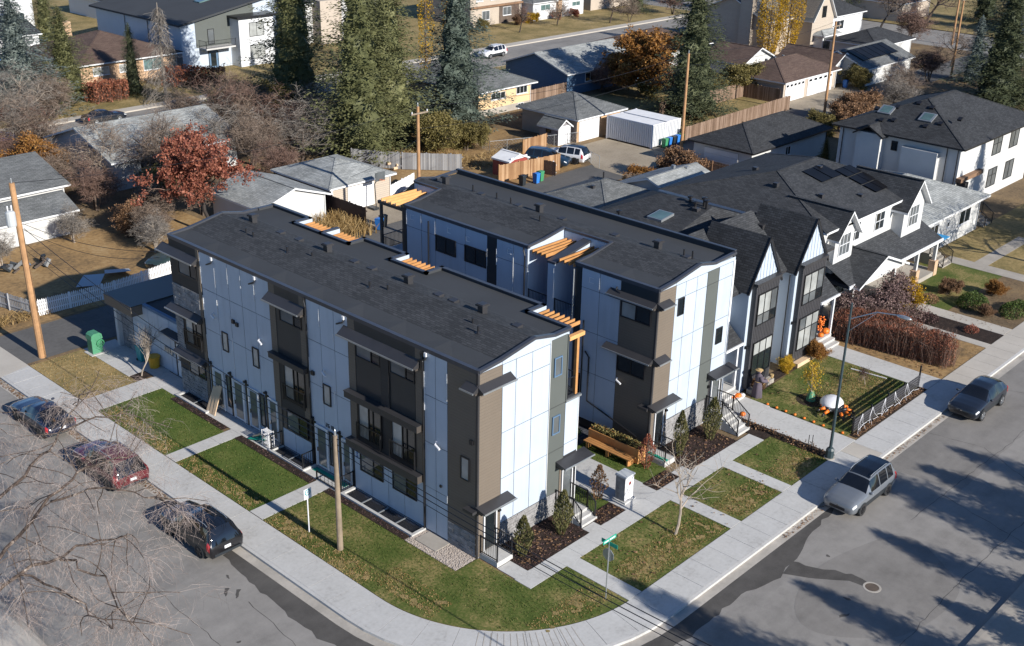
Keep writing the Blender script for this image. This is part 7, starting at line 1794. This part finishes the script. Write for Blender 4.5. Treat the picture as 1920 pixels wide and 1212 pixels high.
BARE = {
 'a': ((11, 9.0, .95), dict(depth=5, kids=(3, 5), twig_w=.017)),
 'b': ((12, 9.0, 1.05), dict(depth=5, kids=(3, 5), twig_w=.017, ntr=2, trunk_h=.2)),
 'c': ((13, 8.0, 1.15), dict(depth=5, kids=(4, 5), twig_w=.016, ntr=3, trunk_h=.15)),
 'shrub': ((14, 4.0, .9), dict(depth=4, kids=(4, 5), twig_w=.016, ntr=7, trunk_h=.22, upb=.5)),
 'red': ((15, 8.0, 1.0), dict(depth=5, kids=(3, 4), twig_w=.02, leafs=34, leaf_s=.075, upb=.45)),
 'orange': ((16, 8.0, 1.15), dict(depth=5, kids=(3, 4), twig_w=.02, leafs=30, leaf_s=.08, trunk_h=.16, ntr=2)),
 'purple': ((17, 4.0, 1.1), dict(depth=5, kids=(3, 4), twig_w=.016, leafs=5, leaf_s=.05, ntr=3, trunk_h=.18)),
 'olive': ((18, 4.5, 1.05), dict(depth=4, kids=(4, 5), twig_w=.02, leafs=30, leaf_s=.06, ntr=4, trunk_h=.18)),
 'sap': ((19, 4.0, .75), dict(depth=3, kids=(3, 5), twig_w=.014, min_r=.008, trunk_h=.36)),
 'upright': ((20, 4.0, .38), dict(depth=3, kids=(6, 8), twig_w=.016, upb=1.1, trunk_h=.34, min_r=.012)),
 'young': ((21, 3.4, .7), dict(depth=4, kids=(3, 4), twig_w=.012, leafs=6, leaf_s=.055, min_r=.012)),
}
# big spruces
spruce('huge dark spruce at upper left centre, beside the modern white house', 50.2, 80.4, 22.5, 6.6, 'needle', 0, dense=1.25)
spruce('tallest dense olive spruce in the middle of the back yards', 41.0, 57.4, 22.5, 6.6, 'needle', 1, dense=1.25)
spruce('broad olive spruce just right of the tallest one', 46.8, 59.8, 21, 6.0, 'needle', 2, dense=1.25)
spruce('spruce behind the two olive ones, left of the blue spruce', 50.5, 67.5, 22, 5.6, 'needle_dark', 0, dense=1.25)
spruce('tall blue green spruce in front of the yellow bungalow', 57.4, 60.6, 20, 6.4, 'needle_teal', 1, dense=1.25)
spruce('dark spruce beside the power pole by the containers', 81.4, 45.6, 17.5, 6.6, 'needle_dark', 2, dense=1.25)
spruce('wide dark spruce at the right edge', 113.2, 22.0, 15.5, 7.2, 'needle_dark', 1, dense=1.25)
spruce('spruce at the right edge behind the wide dark one', 121, 20.0, 13.5, 5.2, 'needle_dark', 0, dense=1.25)
spruce('pale blue spruce at the left edge', 25.2, 98.2, 14, 6.2, 'needle_blue', 2, dense=1.25)
spruce('olive spruce in front of the brown roofed brick bungalow', 32.0, 100.8, 11.0, 4.6, 'needle', 0, dense=1.25)
spruce('narrow young spruce against the brick bungalow wall', 39.4, 98.5, 8.6, 2.2, 'needle_dark', 2)
for x, y, h, rd_, m, lb in ((47, 136, 10, 3.4, 'needle', 'spruce behind the black roofed garage at upper left'), (140, 99, 10, 3.2, 'needle_dark', 'spruce on the far corner at top right of centre'), (156, 84, 14, 4, 'needle_dark', 'dark spruce at the top right by the cross street'), (166+4, 72, 14, 4, 'needle_dark', 'second dark spruce beyond the cross street at top'), (168+5, 44, 15, 4.5, 'needle_dark', 'dark spruce at the top right corner'), (181, 52, 15, 4.5, 'needle_dark', 'rearmost dark spruce at the top right corner'), (94, 128, 13, 3.5, 'needle_dark', 'spruce behind the tan two storey house at top'), (67, 103, 14, 3.2, 'needle_dark', 'dark spruce between the modern house and the beige house'), (60.2, 75.8, 15, 3.0, 'needle_dark', 'dark spruce behind the blue green one'), (127, 31, 9, 3, 'needle_blue', 'bluish spruce behind the right edge spruces')):
    spruce(lb, x, y, h, rd_, m, (int(x)) % 3, dense=1.25)
spruce('spruce beyond the right edge that shades the tall white house', 72.6, -7.4, 13.0, 4.4, 'needle_dark', 1); spruce('second spruce beyond the right edge', 68.6, -10.4, 12.0, 3.6, 'needle_dark', 2)
dt = thing('dead_spruce', 'dead grey spruce with bare drooping branches in front of the brick bungalow', 'tree', (39.8, 92.0, 0)); r = random.Random(31); wdm, twm = MB(), MB()
wdm.tube([(39.8, 92.0, 0), (39.8, 92.05, 6), (39.8, 92.0, 11.6)], [.2, .12, .03], 8)
z = 1.0
while z < 11.2:
    for i in range(7):
        a = r.uniform(0, 6.28); l = 3.2*(1-z/12)+.3; pts = [Vector((39.8+math.cos(a)*l*u, 92+math.sin(a)*l*u, z-.55*l*u*u-.1*l*u)) for u in (0, .35, .7, 1)]
        ribbon(twm, pts, .05, .025, r)
        for k in range(9):
            u = r.uniform(.25, 1); b_ = Vector((39.8+math.cos(a)*l*u, 92+math.sin(a)*l*u, z-.55*l*u*u-.1*l*u)); ribbon(twm, [b_, b_+Vector((r.gauss(0, .3), r.gauss(0, .3), -r.uniform(.2, .7)))], .03, .02, r)
    z += .24
obj('trunk', wdm, 'bark_pale', dt); obj('crown', twm, 'twig_grey', dt)
# spruces on the far side of the right hand street: their shadows cross the road
for x, y, h, rd_, lb in ((20.5, -30.6, 10.6, 4.4, 'spruce across the right street casting the shadow behind the silver SUV'), (26.5, -30.0, 8.6, 3.8, 'spruce across the right street right of the silver SUV'), (15.6, -29.6, 8.0, 3.4, 'spruce across the right street left of the silver SUV'), (12.6, -26.2, 4.2, 2.6, 'low spruce across the right street by the kerb'), (3.4, -28.6, 10.6, 4.6, 'spruce across the right street casting the shadow on the corner'), (9.2, -30.4, 8.6, 3.6, 'spruce across the right street nearest the manhole'), (23.4, -27.6, 7.6, 4.2, 'wide spruce across the right street between its taller neighbours'), (33, -31, 5.2, 3, 'low spruce across the right street at the far right')):
    spruce(lb, x, y, h, rd_, 'needle_dark', int(x) % 3, group='spruces across the right street')
# coloured and bare trees
bare('rusty red autumn tree behind the far end of the corner row', 16.8, 47.4, 8.6, 'red', 'twig_red', 'bark_dark', 'leaf_red', .95, group='autumn trees', name='autumn_tree')
bare('rounded orange autumn tree beside the blue bungalow', 88.0, 57.6, 8.6, 'orange', 'twig', 'bark_dark', 'leaf_orange', 1.15, group='autumn trees', name='autumn_tree')
for x, y, h, rd_, lb in ((119.2, 58.6, 14.5, 2.0, 'golden columnar poplar beside the tan gabled house, left one'), (122.4, 57.4, 14.0, 1.9, 'golden columnar poplar beside the tan gabled house, right one'), (70.4, 79.6, 17, 1.0, 'thin yellow poplar between the dark spruces, left one'), (74.2, 79.0, 17, 1.1, 'thin yellow poplar between the dark spruces, right one')):
    t_ = thing('poplar_tree', lb, 'tree', (x, y, 0), group='yellow poplars'); obj('trunk', MB().tube([(0, 0, -.1), (0, 0, h*.9)], [.16, .05], 7), 'bark', t_, local=True); obj('crown', columnar_mb(int(x*10), h, rd_, 9000 if rd_ > 1.5 else 3000, .10), 'leaf_gold', t_, local=True)
bare_list = [
 (16.7, 78.8, 8.5, 'b', 'twig', 'bark', 'bare tree with forked pale trunk at left, above the white garage'), (12.0, 75.5, 6.5, 'c', 'twig_red', 'bark', 'reddish bare shrub tree behind the left white garage'), (22.4, 62.4, 8.8, 'a', 'twig', 'bark_dark', 'dark twisted bare tree in front of the pale roofed bungalow'), (17.6, 66.4, 8.0, 'b', 'twig', 'bark_pale', 'bare tree with pale leaning trunk left of the pale roofed bungalow'), (13.4, 60.0, 6.0, 'c', 'twig_red', 'bark', 'bare reddish tree beside the white garage door'), (27.8, 58.8, 7.0, 'a', 'twig', 'bark', 'bare tree behind the rusty red tree'), (31.6, 62.6, 8.2, 'c', 'twig', 'bark', 'bushy bare tree right of the pale roofed bungalow'), (35.2, 60.0, 8.6, 'b', 'twig_grey', 'bark', 'greyish bare tree above the pale garages'), (34.0, 68.6, 9.2, 'a', 'twig_red', 'bark', 'purple brown bare tree in front of the big upper spruce'), (38.0, 74.0, 9.0, 'c', 'twig', 'bark', 'bare tree below the huge upper spruce'), (22.4, 92.5, 8.0, 'b', 'twig_grey', 'bark_pale', 'pale bare tree in front of the blue spruce'), (26.6, 93.6, 7.0, 'c', 'twig', 'bark', 'bare brown tree between the blue and olive spruces'), (33.5, 78.0, 6.6, 'c', 'twig', 'bark', 'bare shrub tree by the far street at left'), (11.0, 81.0, 6.0, 'c', 'twig_red', 'bark', 'bare brown tree at the left edge by the far street'), (4.5, 77.5, 6.4, 'b', 'twig', 'bark', 'bare tree at the left edge above the white garage'), (16, 55.0, 5.0, 'c', 'twig', 'bark_dark', 'low dark bare tree left of the rusty red tree'),
 (11.4, 47.2, 4.4, 'c', 'twig_grey', 'bark_pale', 'pale twiggy tree above the far corner of the corner row'), (108.4, 98.4, 5.5, 'a', 'twig_red', 'bark_dark', 'small bare tree in front of the tan two storey house'), (118.6, 99.2, 5.6, 'b', 'twig', 'bark_dark', 'small bare tree in front of the white bungalow'), (127.5, 95.0, 7.5, 'a', 'twig', 'bark', 'bare street tree at top right of centre'), (161-8, 58.5, 10, 'a', 'twig', 'bark_dark', 'large bare tree at upper right by the cross street'), (152.5, 70, 10, 'b', 'twig', 'bark', 'large bare tree at the top right'), (148, 50, 9, 'c', 'twig_red', 'bark', 'bushy bare tree right of the dark hip garage'), (170, 58, 11, 'a', 'twig_red', 'bark', 'big reddish bare tree at the top right corner'), (172, 84, 11, 'b', 'twig', 'bark', 'big bare tree beyond the top road'), (99.5, 28.6, 7.0, 'c', 'twig_grey', 'bark', 'pale bare bushy tree above the dark hip roofed house'), (105, 30.5, 6.5, 'b', 'twig', 'bark', 'bare tree left of the right edge spruces'), (110, 33.6, 6.0, 'c', 'twig', 'bark', 'bare tree along the lane at right'), (122, 35.0, 7, 'c', 'twig_red', 'bark', 'reddish bare tree along the lane at upper right'), (136, 38, 7, 'a', 'twig', 'bark', 'bare tree along the lane far right'), (144, 93.8, 7.0, 'c', 'twig_red', 'bark', 'bare tree by the top road'), (131, 90.5+3, 5, 'b', 'twig', 'bark', 'bare tree beside the street lamp at top'), (83.5, 64.5-4, 5.5, 'c', 'twig_red', 'bark_dark', 'small dark bare tree in front of the blue bungalow')]
bare_list += [
 (29.6, 64.4, 8.0, 'b', 'twig_grey', 'bark', 'bare tree against the right end of the pale roofed bungalow'), (36.6, 64.6, 8.4, 'c', 'twig_red', 'bark', 'bushy purple brown tree left of the tallest spruce'), (14.8, 82.0-2, 7, 'a', 'twig_grey', 'bark', 'pale bare tree near the far street at left'), (41.5, 66.5, 8, 'a', 'twig_grey', 'bark', 'bare tree between the big spruces'), (9.5, 62+12, 6, 'c', 'twig_red', 'bark', 'reddish thicket behind the white garage roof'), (19.2, 52.6, 5.6, 'c', 'twig', 'bark', 'low bare tree between the red tree and the gable garage')]
bare_list += [(20.6, 60.8, 7.6, 'b', 'twig', 'bark_dark', 'dark forked bare tree left of the twisted one'), (24.6, 66.2, 7.0, 'c', 'twig_grey', 'bark', 'fine grey bare tree across the pale bungalow roof'), (29.0, 55.2, 6.0, 'c', 'twig_red', 'bark', 'low red brown thicket between the red tree and the garages'), (13.2, 66.4, 6.0, 'c', 'twig', 'bark', 'twiggy thicket beside the left white garage'), (8.0, 53.6, 4.0, 'c', 'twig_grey', 'bark_pale', 'pale twiggy shrub tree by the left shed'), (17.6, 84.8-5, 6.6, 'b', 'twig_red', 'bark', 'reddish bare tree by the far kerb at left'), (1.5, 52.5, 3.6, 'c', 'twig_grey', 'bark_pale', 'grey twiggy bush behind the left power pole'), (12.8, 49.4, 5.2, 'c', 'twig', 'bark_dark', 'dark twiggy tree left of the rusty red tree'), (60.5, -8.2, 10.5, 'a', 'twig', 'bark', 'bare street tree at the right edge, left one'), (65.5, -6.6, 9.5, 'b', 'twig', 'bark', 'bare street tree at the right edge, right one')]
for x, y, h, v, tw, wd, lb in bare_list: bare(lb, x, y, h*.92, v, tw, wd)
# shrubs
shr = [
 (88.8, 28.5, 3.6, 'olive', 'leaf_brown', 'brown shrub right of the lane power pole'), (85.2, 30.0, 2.6, 'olive', 'leaf_olive', 'olive shrub beside the lane power pole'), (92.5, 30.2, 3.8, 'olive', 'leaf_brown', 'brown shrub behind the dark hip roofed house'), (94.6, 47.6, 4.2, 'olive', 'leaf_olive', 'olive bush left of the long brown garage'), (91, 49, 3.6, 'olive', 'leaf_olive', 'olive bush behind the brown fence'), (111.2, 39.4, 3.0, 'olive', 'leaf_olive', 'rounded bush beside the pale garage doors'), (48.4, 54.5, 4.2, 'olive', 'leaf_olive', 'olive shrub thicket below the blue green spruce'), (51.0, 52.4, 3.0, 'olive', 'leaf_olive', 'yellow green shrub in the dry yard'), (53.0, 54.6, 1.8, 'olive', 'leaf_brown', 'brown low shrub along the chain link fence'), (38.6, 88.4-10, 4.0, 'olive', 'leaf_olive', 'olive shrub by the far street'), (41.5, 79.0, 4.4, 'olive', 'leaf_olive', 'large olive juniper below the dead spruce'), (44.6, 77.2, 4.0, 'olive', 'leaf_olive', 'second olive juniper below the dead spruce'), (14.2, 70.4, 4.2, 'olive', 'leaf_orange', 'orange brown shrub behind the left white garage'), (19.0, 58.6, 3.2, 'olive', 'leaf_olive', 'dark olive shrub under the twisted bare tree'), (12.6, 52.4, 2.6, 'olive', 'leaf_brown', 'brown shrub by the left yard'), (58.0, 64.0, 2.0, 'olive', 'leaf_red', 'reddish shrub by the yellow bungalow'), (86, 54.5, 3.4, 'olive', 'leaf_olive', 'olive shrub below the orange tree'), (91.5, 55.2, 3.4, 'olive', 'leaf_brown', 'brown shrub below the orange tree'), (52.6, 31.4, 2.4, 'olive', 'leaf_orange', 'orange brown shrub at the end of the pale gable garage'), (57.5, 30.6, 3.4, 'olive', 'leaf_brown', 'rusty shrub behind the solar roof house'), (50.6, 29.6, 2.6, 'shrub', 'twig_grey', 'pale leafless shrub beside the pale gable garage'), (46.8, 20.6, 2.6, 'shrub', 'twig_grey', 'pale leafless shrub between the grey garages'),
 (41.0, -.6, 3.5, 'purple', 'leaf_mauve', 'purple leaved shrub in front of the long porch'), (38.7, .6, 3.0, 'purple', 'leaf_mauve', 'smaller purple shrub at the left of the long porch'), (44.0, .4, 2.2, 'olive', 'leaf_gold', 'golden shrub in front of the porch'), (48.6, -1.0, 1.3, 'olive', 'leaf_brown', 'brown perennial clump right of the porch walk'), (51, -3.4, 1.2, 'olive', 'leaf_orange', 'orange brown perennial clump near the sidewalk'), (46.6, -4.6, .9, 'olive', 'leaf_brown', 'low brown perennial by the far right sidewalk'), (25.0, .4, .8, 'olive', 'leaf_brown', 'dry brown plant beside the left duplex bay'), (28.4, .45, .9, 'olive', 'leaf_yellow', 'small yellow plant between the duplex bays'), (31.2, .35, 1.3, 'olive', 'leaf_orange', 'orange shrub in the right duplex planter'), (105.5, 103.6, 1.8, 'olive', 'leaf_olive', 'green shrub at the tan two storey house'), (113.6, 103.8, 1.8, 'olive', 'leaf_brown', 'brown round shrub before the tan two storey house'), (116.6, 103.4, 1.8, 'olive', 'leaf_yellow', 'yellow columnar shrub at the tan house'), (128, 103.2, 1.4, 'olive', 'leaf_red', 'red round shrub before the white bungalow'), (123.4, 103.4, 1.3, 'olive', 'leaf_red', 'second red round shrub before the white bungalow')]
for x, y, h, v, m, lb in shr:
    if v == 'shrub': bare(lb, x, y, h, v, m, 'bark_pale', group='shrubs', name='shrub', cat='shrub')
    else: bare(lb, x, y, h, v, 'twig', 'bark', m, 1.15, group='shrubs', name='shrub', cat='shrub')
for x, y, h, k, lb in ((72.0, 22.6, 3.4, 1.3, 'golden evergreen shrub beside the dark roofed garage, left one'), (74.2, 21.6, 4.2, 1.4, 'golden evergreen shrub beside the dark roofed garage, tallest one'), (76.0, 20.9, 3.2, 1.3, 'golden evergreen shrub beside the dark roofed garage, right one')): spruce(lb, x, y, h, k, 'leaf_olive', 1, 'evergreen shrubs', 'evergreen_shrub')
# low green junipers on the right front garden
def mound(label, x, y, rx, ry, h, m, n, s, name='juniper', group='garden junipers', seed=0):
    r = random.Random(seed+int(x*13)); lf = MB()
    for _ in range(n):
        a, t = r.uniform(0, 6.28), math.acos(r.uniform(0, 1)); k = 1-.35*r.random()**2
        leaf(lf, Vector((math.cos(a)*math.sin(t)*rx*k, math.sin(a)*math.sin(t)*ry*k, .05+math.cos(t)*h*k*(1+.15*math.sin(a*4)))), s*r.uniform(.6, 1.3), r)
    t_ = thing(name, label, 'shrub', (x, y, 0), group=group); obj('foliage', lf, m, t_, local=True); obj('stem', MB().tube([(0, 0, -.02), (0, 0, h*.5)], .05, 6), 'bark', t_, local=True)
mound('rounded green juniper in the right front garden, upper one', 47.8, -3.3, 1.3, 1.1, .95, 'leaf_green', 2600, .06); mound('spreading green juniper at the right edge by the sidewalk', 48.9, -6.0, 1.8, 1.0, .7, 'leaf_green', 2600, .06); mound('small brown grass mound beside the porch walk', 45.2+1.2, -.6, .8, .7, .5, 'leaf_brown', 900, .05, 'perennial_clump')
mound('red brown heather clump by the right sidewalk', 43.2, -5.2, .6, .5, .4, 'leaf_red', 700, .04, 'perennial_clump'); mound('dark low clump in the right gravel garden', 42.9, -2.2, .8, .7, .5, 'leaf_purple', 700, .05, 'perennial_clump')
# hedges
def hedge(label, poly, h, m, n, s, seed, tw='twig_red', name='hedge'):
    r = random.Random(seed); lf, tg = MB(), MB()
    xs_ = [p[0] for p in poly]; ys_ = [p[1] for p in poly]; ox, oy = sum(xs_)/len(xs_), sum(ys_)/len(ys_)
    def inside(x, y):
        c = False; j = len(poly)-1
        for i in range(len(poly)):
            (xi, yi), (xj, yj) = poly[i], poly[j]
            if (yi > y) != (yj > y) and x < (xj-xi)*(y-yi)/(yj-yi)+xi: c = not c
            j = i
        return c
    k = 0
    while k < n:
        x, y = r.uniform(min(xs_), max(xs_)), r.uniform(min(ys_), max(ys_))
        if not inside(x, y): continue
        hh = h*(1+.10*math.sin(x*2.1+y*1.3)+.06*math.sin(y*4.7)); z = hh*(1-r.random()**1.8*.95)
        leaf(lf, Vector((x-ox, y-oy, z)), s*r.uniform(.6, 1.3), r)
        if k % 5 == 0: ribbon(tg, [Vector((x-ox, y-oy, .0)), Vector((x-ox+r.gauss(0, .15), y-oy+r.gauss(0, .15), hh*.6)), Vector((x-ox+r.gauss(0, .3), y-oy+r.gauss(0, .3), hh*r.uniform(.9, 1.12)))], .016, .008, r)
        k += 1
    t_ = thing(name, label, 'hedge', (ox, oy, 0), group='hedges'); obj('foliage', lf, m, t_, local=True); obj('stems', tg, tw, t_, local=True)
hedge('long dark red hedge between the duplex lawn and the porch house', [(34.9, 1.2), (36.0, -6.6), (36.9, -6.9), (37.6, -6.0), (38.6, -2.0), (38.4, 1.2)], 1.75, 'hedge_red', 24000, .05, 41)
hedge('rounded dark red hedge in front of the brick bungalow', [(33.2, 96.2), (37.4, 96.2), (38.4, 98.2), (34.4, 99.6), (32.6, 98.4)], 2.1, 'hedge_red', 2600, .14, 42); hedge('long dark red hedge in front of the modern white house', [(43.5, 99.2), (50.4, 95.4), (51.4, 96.8), (44.8, 101.2)], 2.2, 'hedge_red', 2800, .14, 43)
hedge('low dark red hedge at the left edge by the far street', [(17, 95.2), (27.6, 95.2), (27.6, 96.4), (17, 96.4)], 1.3, 'hedge_red', 1800, .13, 44)
# small trees and clipped columns near the rows
bare('leafless sapling on the lawn in front of the two rows', 8.28, -5.43, 4.4, 'sap', 'twig', 'bark_pale', group='saplings', name='sapling'); bare('slender pale upright sapling beside the garage wing of the corner row', -.95, 28.2, 3.7, 'upright', 'twig_grey', 'bark_pale', group='saplings', name='sapling')
bare('small bright yellow tree on the duplex lawn', 25.9, -2.7, 2.9, 'young', 'twig', 'bark_pale', 'leaf_yellow', .62, group='saplings', name='yellow_tree'); bare('tiny dark red sapling on the duplex lawn', 30.24, -4.0, 1.3, 'young', 'twig_red', 'bark_pale', 'leaf_purple', 1.0, group='saplings', name='sapling')
def column_shrub(label, x, y, h, rad, m, n, s, seed, lean=0):
    t_ = thing('columnar_shrub', label, 'shrub', (x, y, 0), group='columnar shrubs'); r = random.Random(seed); b = MB()
    for _ in range(n):
        t = r.random()**.85; a = r.uniform(0, 6.28); k = rad*(math.sin(math.pi*min(1, t*.86+.12))**.7)*(.55+.45*r.random())*(1+.22*math.sin(a*2+t*7)); p = Vector((math.cos(a)*k+lean*t, math.sin(a)*k, .05+t*h))
        d_ = Vector((math.cos(a)*.4, math.sin(a)*.4, 1)).normalized()*s*r.uniform(.7, 1.4); w_ = d_.cross(Vector((r.gauss(0, 1), r.gauss(0, 1), r.gauss(0, 1)))).normalized()*s*.4; q = len(b.v); b.v += [tuple(p-d_), tuple(p+w_), tuple(p+d_), tuple(p-w_)]; b.f.append((q, q+1, q+2, q+3))
    obj('foliage', b, m, t_, local=True); obj('stem', MB().tube([(0, 0, -.02), (lean*.5, 0, h*.8)], .03, 6), 'bark', t_, local=True)
column_shrub('upright juniper nearest the corner door of the corner row', 1.75, -1.35, 2.1, .42, 'cedar_leaf', 1500, .075, 1); column_shrub('upright juniper beside the right hand steps of the corner row', 4.45, -1.4, 2.3, .45, 'cedar_leaf', 1600, .075, 2, .1)
column_shrub('slim upright juniper left in the second row bed', 14.75, -1.0, 2.7, .36, 'cedar_leaf', 1500, .075, 3); column_shrub('upright juniper right in the second row bed beside the steps', 17.5, -1.15, 2.5, .48, 'cedar_leaf', 1600, .075, 4, .15)
column_shrub('rusty brown columnar shrub beside the utility cabinet', 8.05, -.75, 2.0, .42, 'leaf_brown', 700, .07, 5); column_shrub('rusty red columnar shrub beside the second row door', 12.35, -.55, 2.0, .42, 'leaf_red', 600, .07, 6)
column_shrub('small green shrub beside the bench planter', 12.0, 4.4, .8, .5, 'leaf_green', 400, .08, 7)
pl_m = MB(); r = random.Random(77)
for _ in range(700): leaf(pl_m, Vector((12.55+r.uniform(-.28, .28), r.uniform(.05, 3.3), .9+r.uniform(0, .28))), .06*r.uniform(.6, 1.4), r)
stuff('planter_plants', pl_m, 'leaf_olive', 'low olive plants filling the cedar planter of the bench', 'plants')
# tall dry grass by the lane, low plants along the path
tg = MB(); r = random.Random(78)
for x0, x1, y0, y1, n, h in ((21.5, 27, 38.6, 43.8, 1500, 1.0), (43, 49, 49, 56, 900, .6), (-4, 0, 41, 42.4, 260, .4), (46, 54, 46, 50, 500, .35)):
    for _ in range(n): p = Vector((r.uniform(x0, x1), r.uniform(y0, y1), 0)); ribbon(tg, [p, p+Vector((r.gauss(0, .08), r.gauss(0, .08), h*.55*r.uniform(.7, 1.2))), p+Vector((r.gauss(0, .25), r.gauss(0, .25), h*r.uniform(.7, 1.2)))], .05, .02, r)
stuff('tall_grass', tg, 'dry_blade', 'tall dry golden grass beside the lane and yards', 'grass')
lp = MB()
for i in range(16):
    cx, cy = 20.55+r.uniform(-.18, .18), -6.6+i*.42
    for _ in range(34): leaf(lp, Vector((cx+r.gauss(0, .13), cy+r.gauss(0, .13), abs(r.gauss(0, .16))+.04)), .06, r)
stuff('border_plants', lp, 'leaf_brown', 'low withered plants in the narrow bed along the duplex path', 'plants')
# the bare tree reaching in from the left, over the parked cars
ft = thing('bare_tree', 'big bare birch reaching over the parked cars from the left edge', 'tree', (-21.5, 5.0, 0))
r = random.Random(207); wood, tws = MB(), MB(); O = Vector((-21.5, 5.0, 0))
def twiggy(p, d_, L, rad, dep, droop):
    k = 4 if dep else 3; pts = [p]; q = p.copy(); dd = d_.copy()
    for i in range(k):
        dd = dd+Vector((r.gauss(0, .17), r.gauss(0, .17), r.gauss(0, .14)-droop*.24)); dd.normalize(); q = q+dd*(L/k); pts.append(q.copy())
    if rad > .018: wood.tube([v-O for v in pts], [lerp(rad, rad*.6, i/k) for i in range(k+1)], 5, cap=False)
    else: ribbon(tws, [v-O for v in pts], max(.0075, rad*1.2), .005, r)
    if dep == 0: return
    for i in range((0, 5, 4, 3)[dep]+r.randint(0, 2)):
        u = r.uniform(.12, 1.0); j = min(k-1, int(u*k)); b_ = pts[j].lerp(pts[j+1], u*k-j)
        nd = (dd*.6+Vector((r.gauss(0, .75), r.gauss(0, .75), r.gauss(0, .5)-droop*.6))); nd.normalize()
        twiggy(b_, nd, L*r.uniform(.5, .8), rad*.5, dep-1, droop*1.15)
limbs = [[(-21.5, 5, 0), (-21.4, 5.2, 3.2), (-21.0, 5.4, 6.4)], [(-21.0, 5.4, 6.2), (-18.6, 7.4, 7.6), (-16.2, 9.0, 8.0), (-14.2, 10.2, 8.3), (-12.6, 11.6, 8.9)], [(-14.2, 10.2, 8.3), (-12.9, 9.8, 8.5), (-11.6, 9.6, 8.4)], [(-21.1, 5.3, 5.8), (-18.8, 5.6, 7.1), (-16.6, 6.6, 7.7), (-14.6, 7.4, 8.0), (-13.0, 7.2, 7.8)], [(-21.2, 5.2, 5.2), (-19.0, 4.4, 6.6), (-17.0, 3.9, 6.9), (-15.2, 3.6, 6.8)], [(-17.6, 4.0, 6.8), (-16.9, 2.4, 6.2), (-16.9, .6, 5.2)], [(-19.0, 4.4, 6.6), (-18.2, 2.2, 6.4), (-17.8, .2, 5.8)], [(-16.6, 6.6, 7.7), (-15.0, 5.2, 8.1), (-13.6, 3.8, 7.6)], [(-18.6, 7.4, 7.6), (-17.6, 10, 8.6), (-16.8, 12.6, 9.2)]]
for li, lm in enumerate(limbs):
    lm = [Vector(p) for p in lm]; rad = .22 if li == 0 else (.085 if li in (1, 3, 4) else .05)
    fine = []
    for p, q in zip(lm, lm[1:]):
        for i in range(4): fine.append(p.lerp(q, i/4)+Vector((r.gauss(0, .09), r.gauss(0, .09), r.gauss(0, .07)))*(1 if li else .3))
    fine.append(lm[-1])
    wood.tube([v-O for v in fine], [lerp(rad, rad*(.75 if li == 0 else .35), i/(len(fine)-1)) for i in range(len(fine))], 7, cap=False)
    if li:
        for i, p in enumerate(fine):
            if i < 3: continue
            for _ in range(1 if i < len(fine)-2 else 2):
                d_ = Vector((r.gauss(.25, .7), r.gauss(0, .7), r.gauss(.1, .5))).normalized()
                twiggy(p, d_, r.uniform(1.4, 2.5), .022, 3, .42)
obj('trunk', wood, 'bark_birch', ft, local=True); obj('crown', tws, 'twig_pale', ft, local=True)
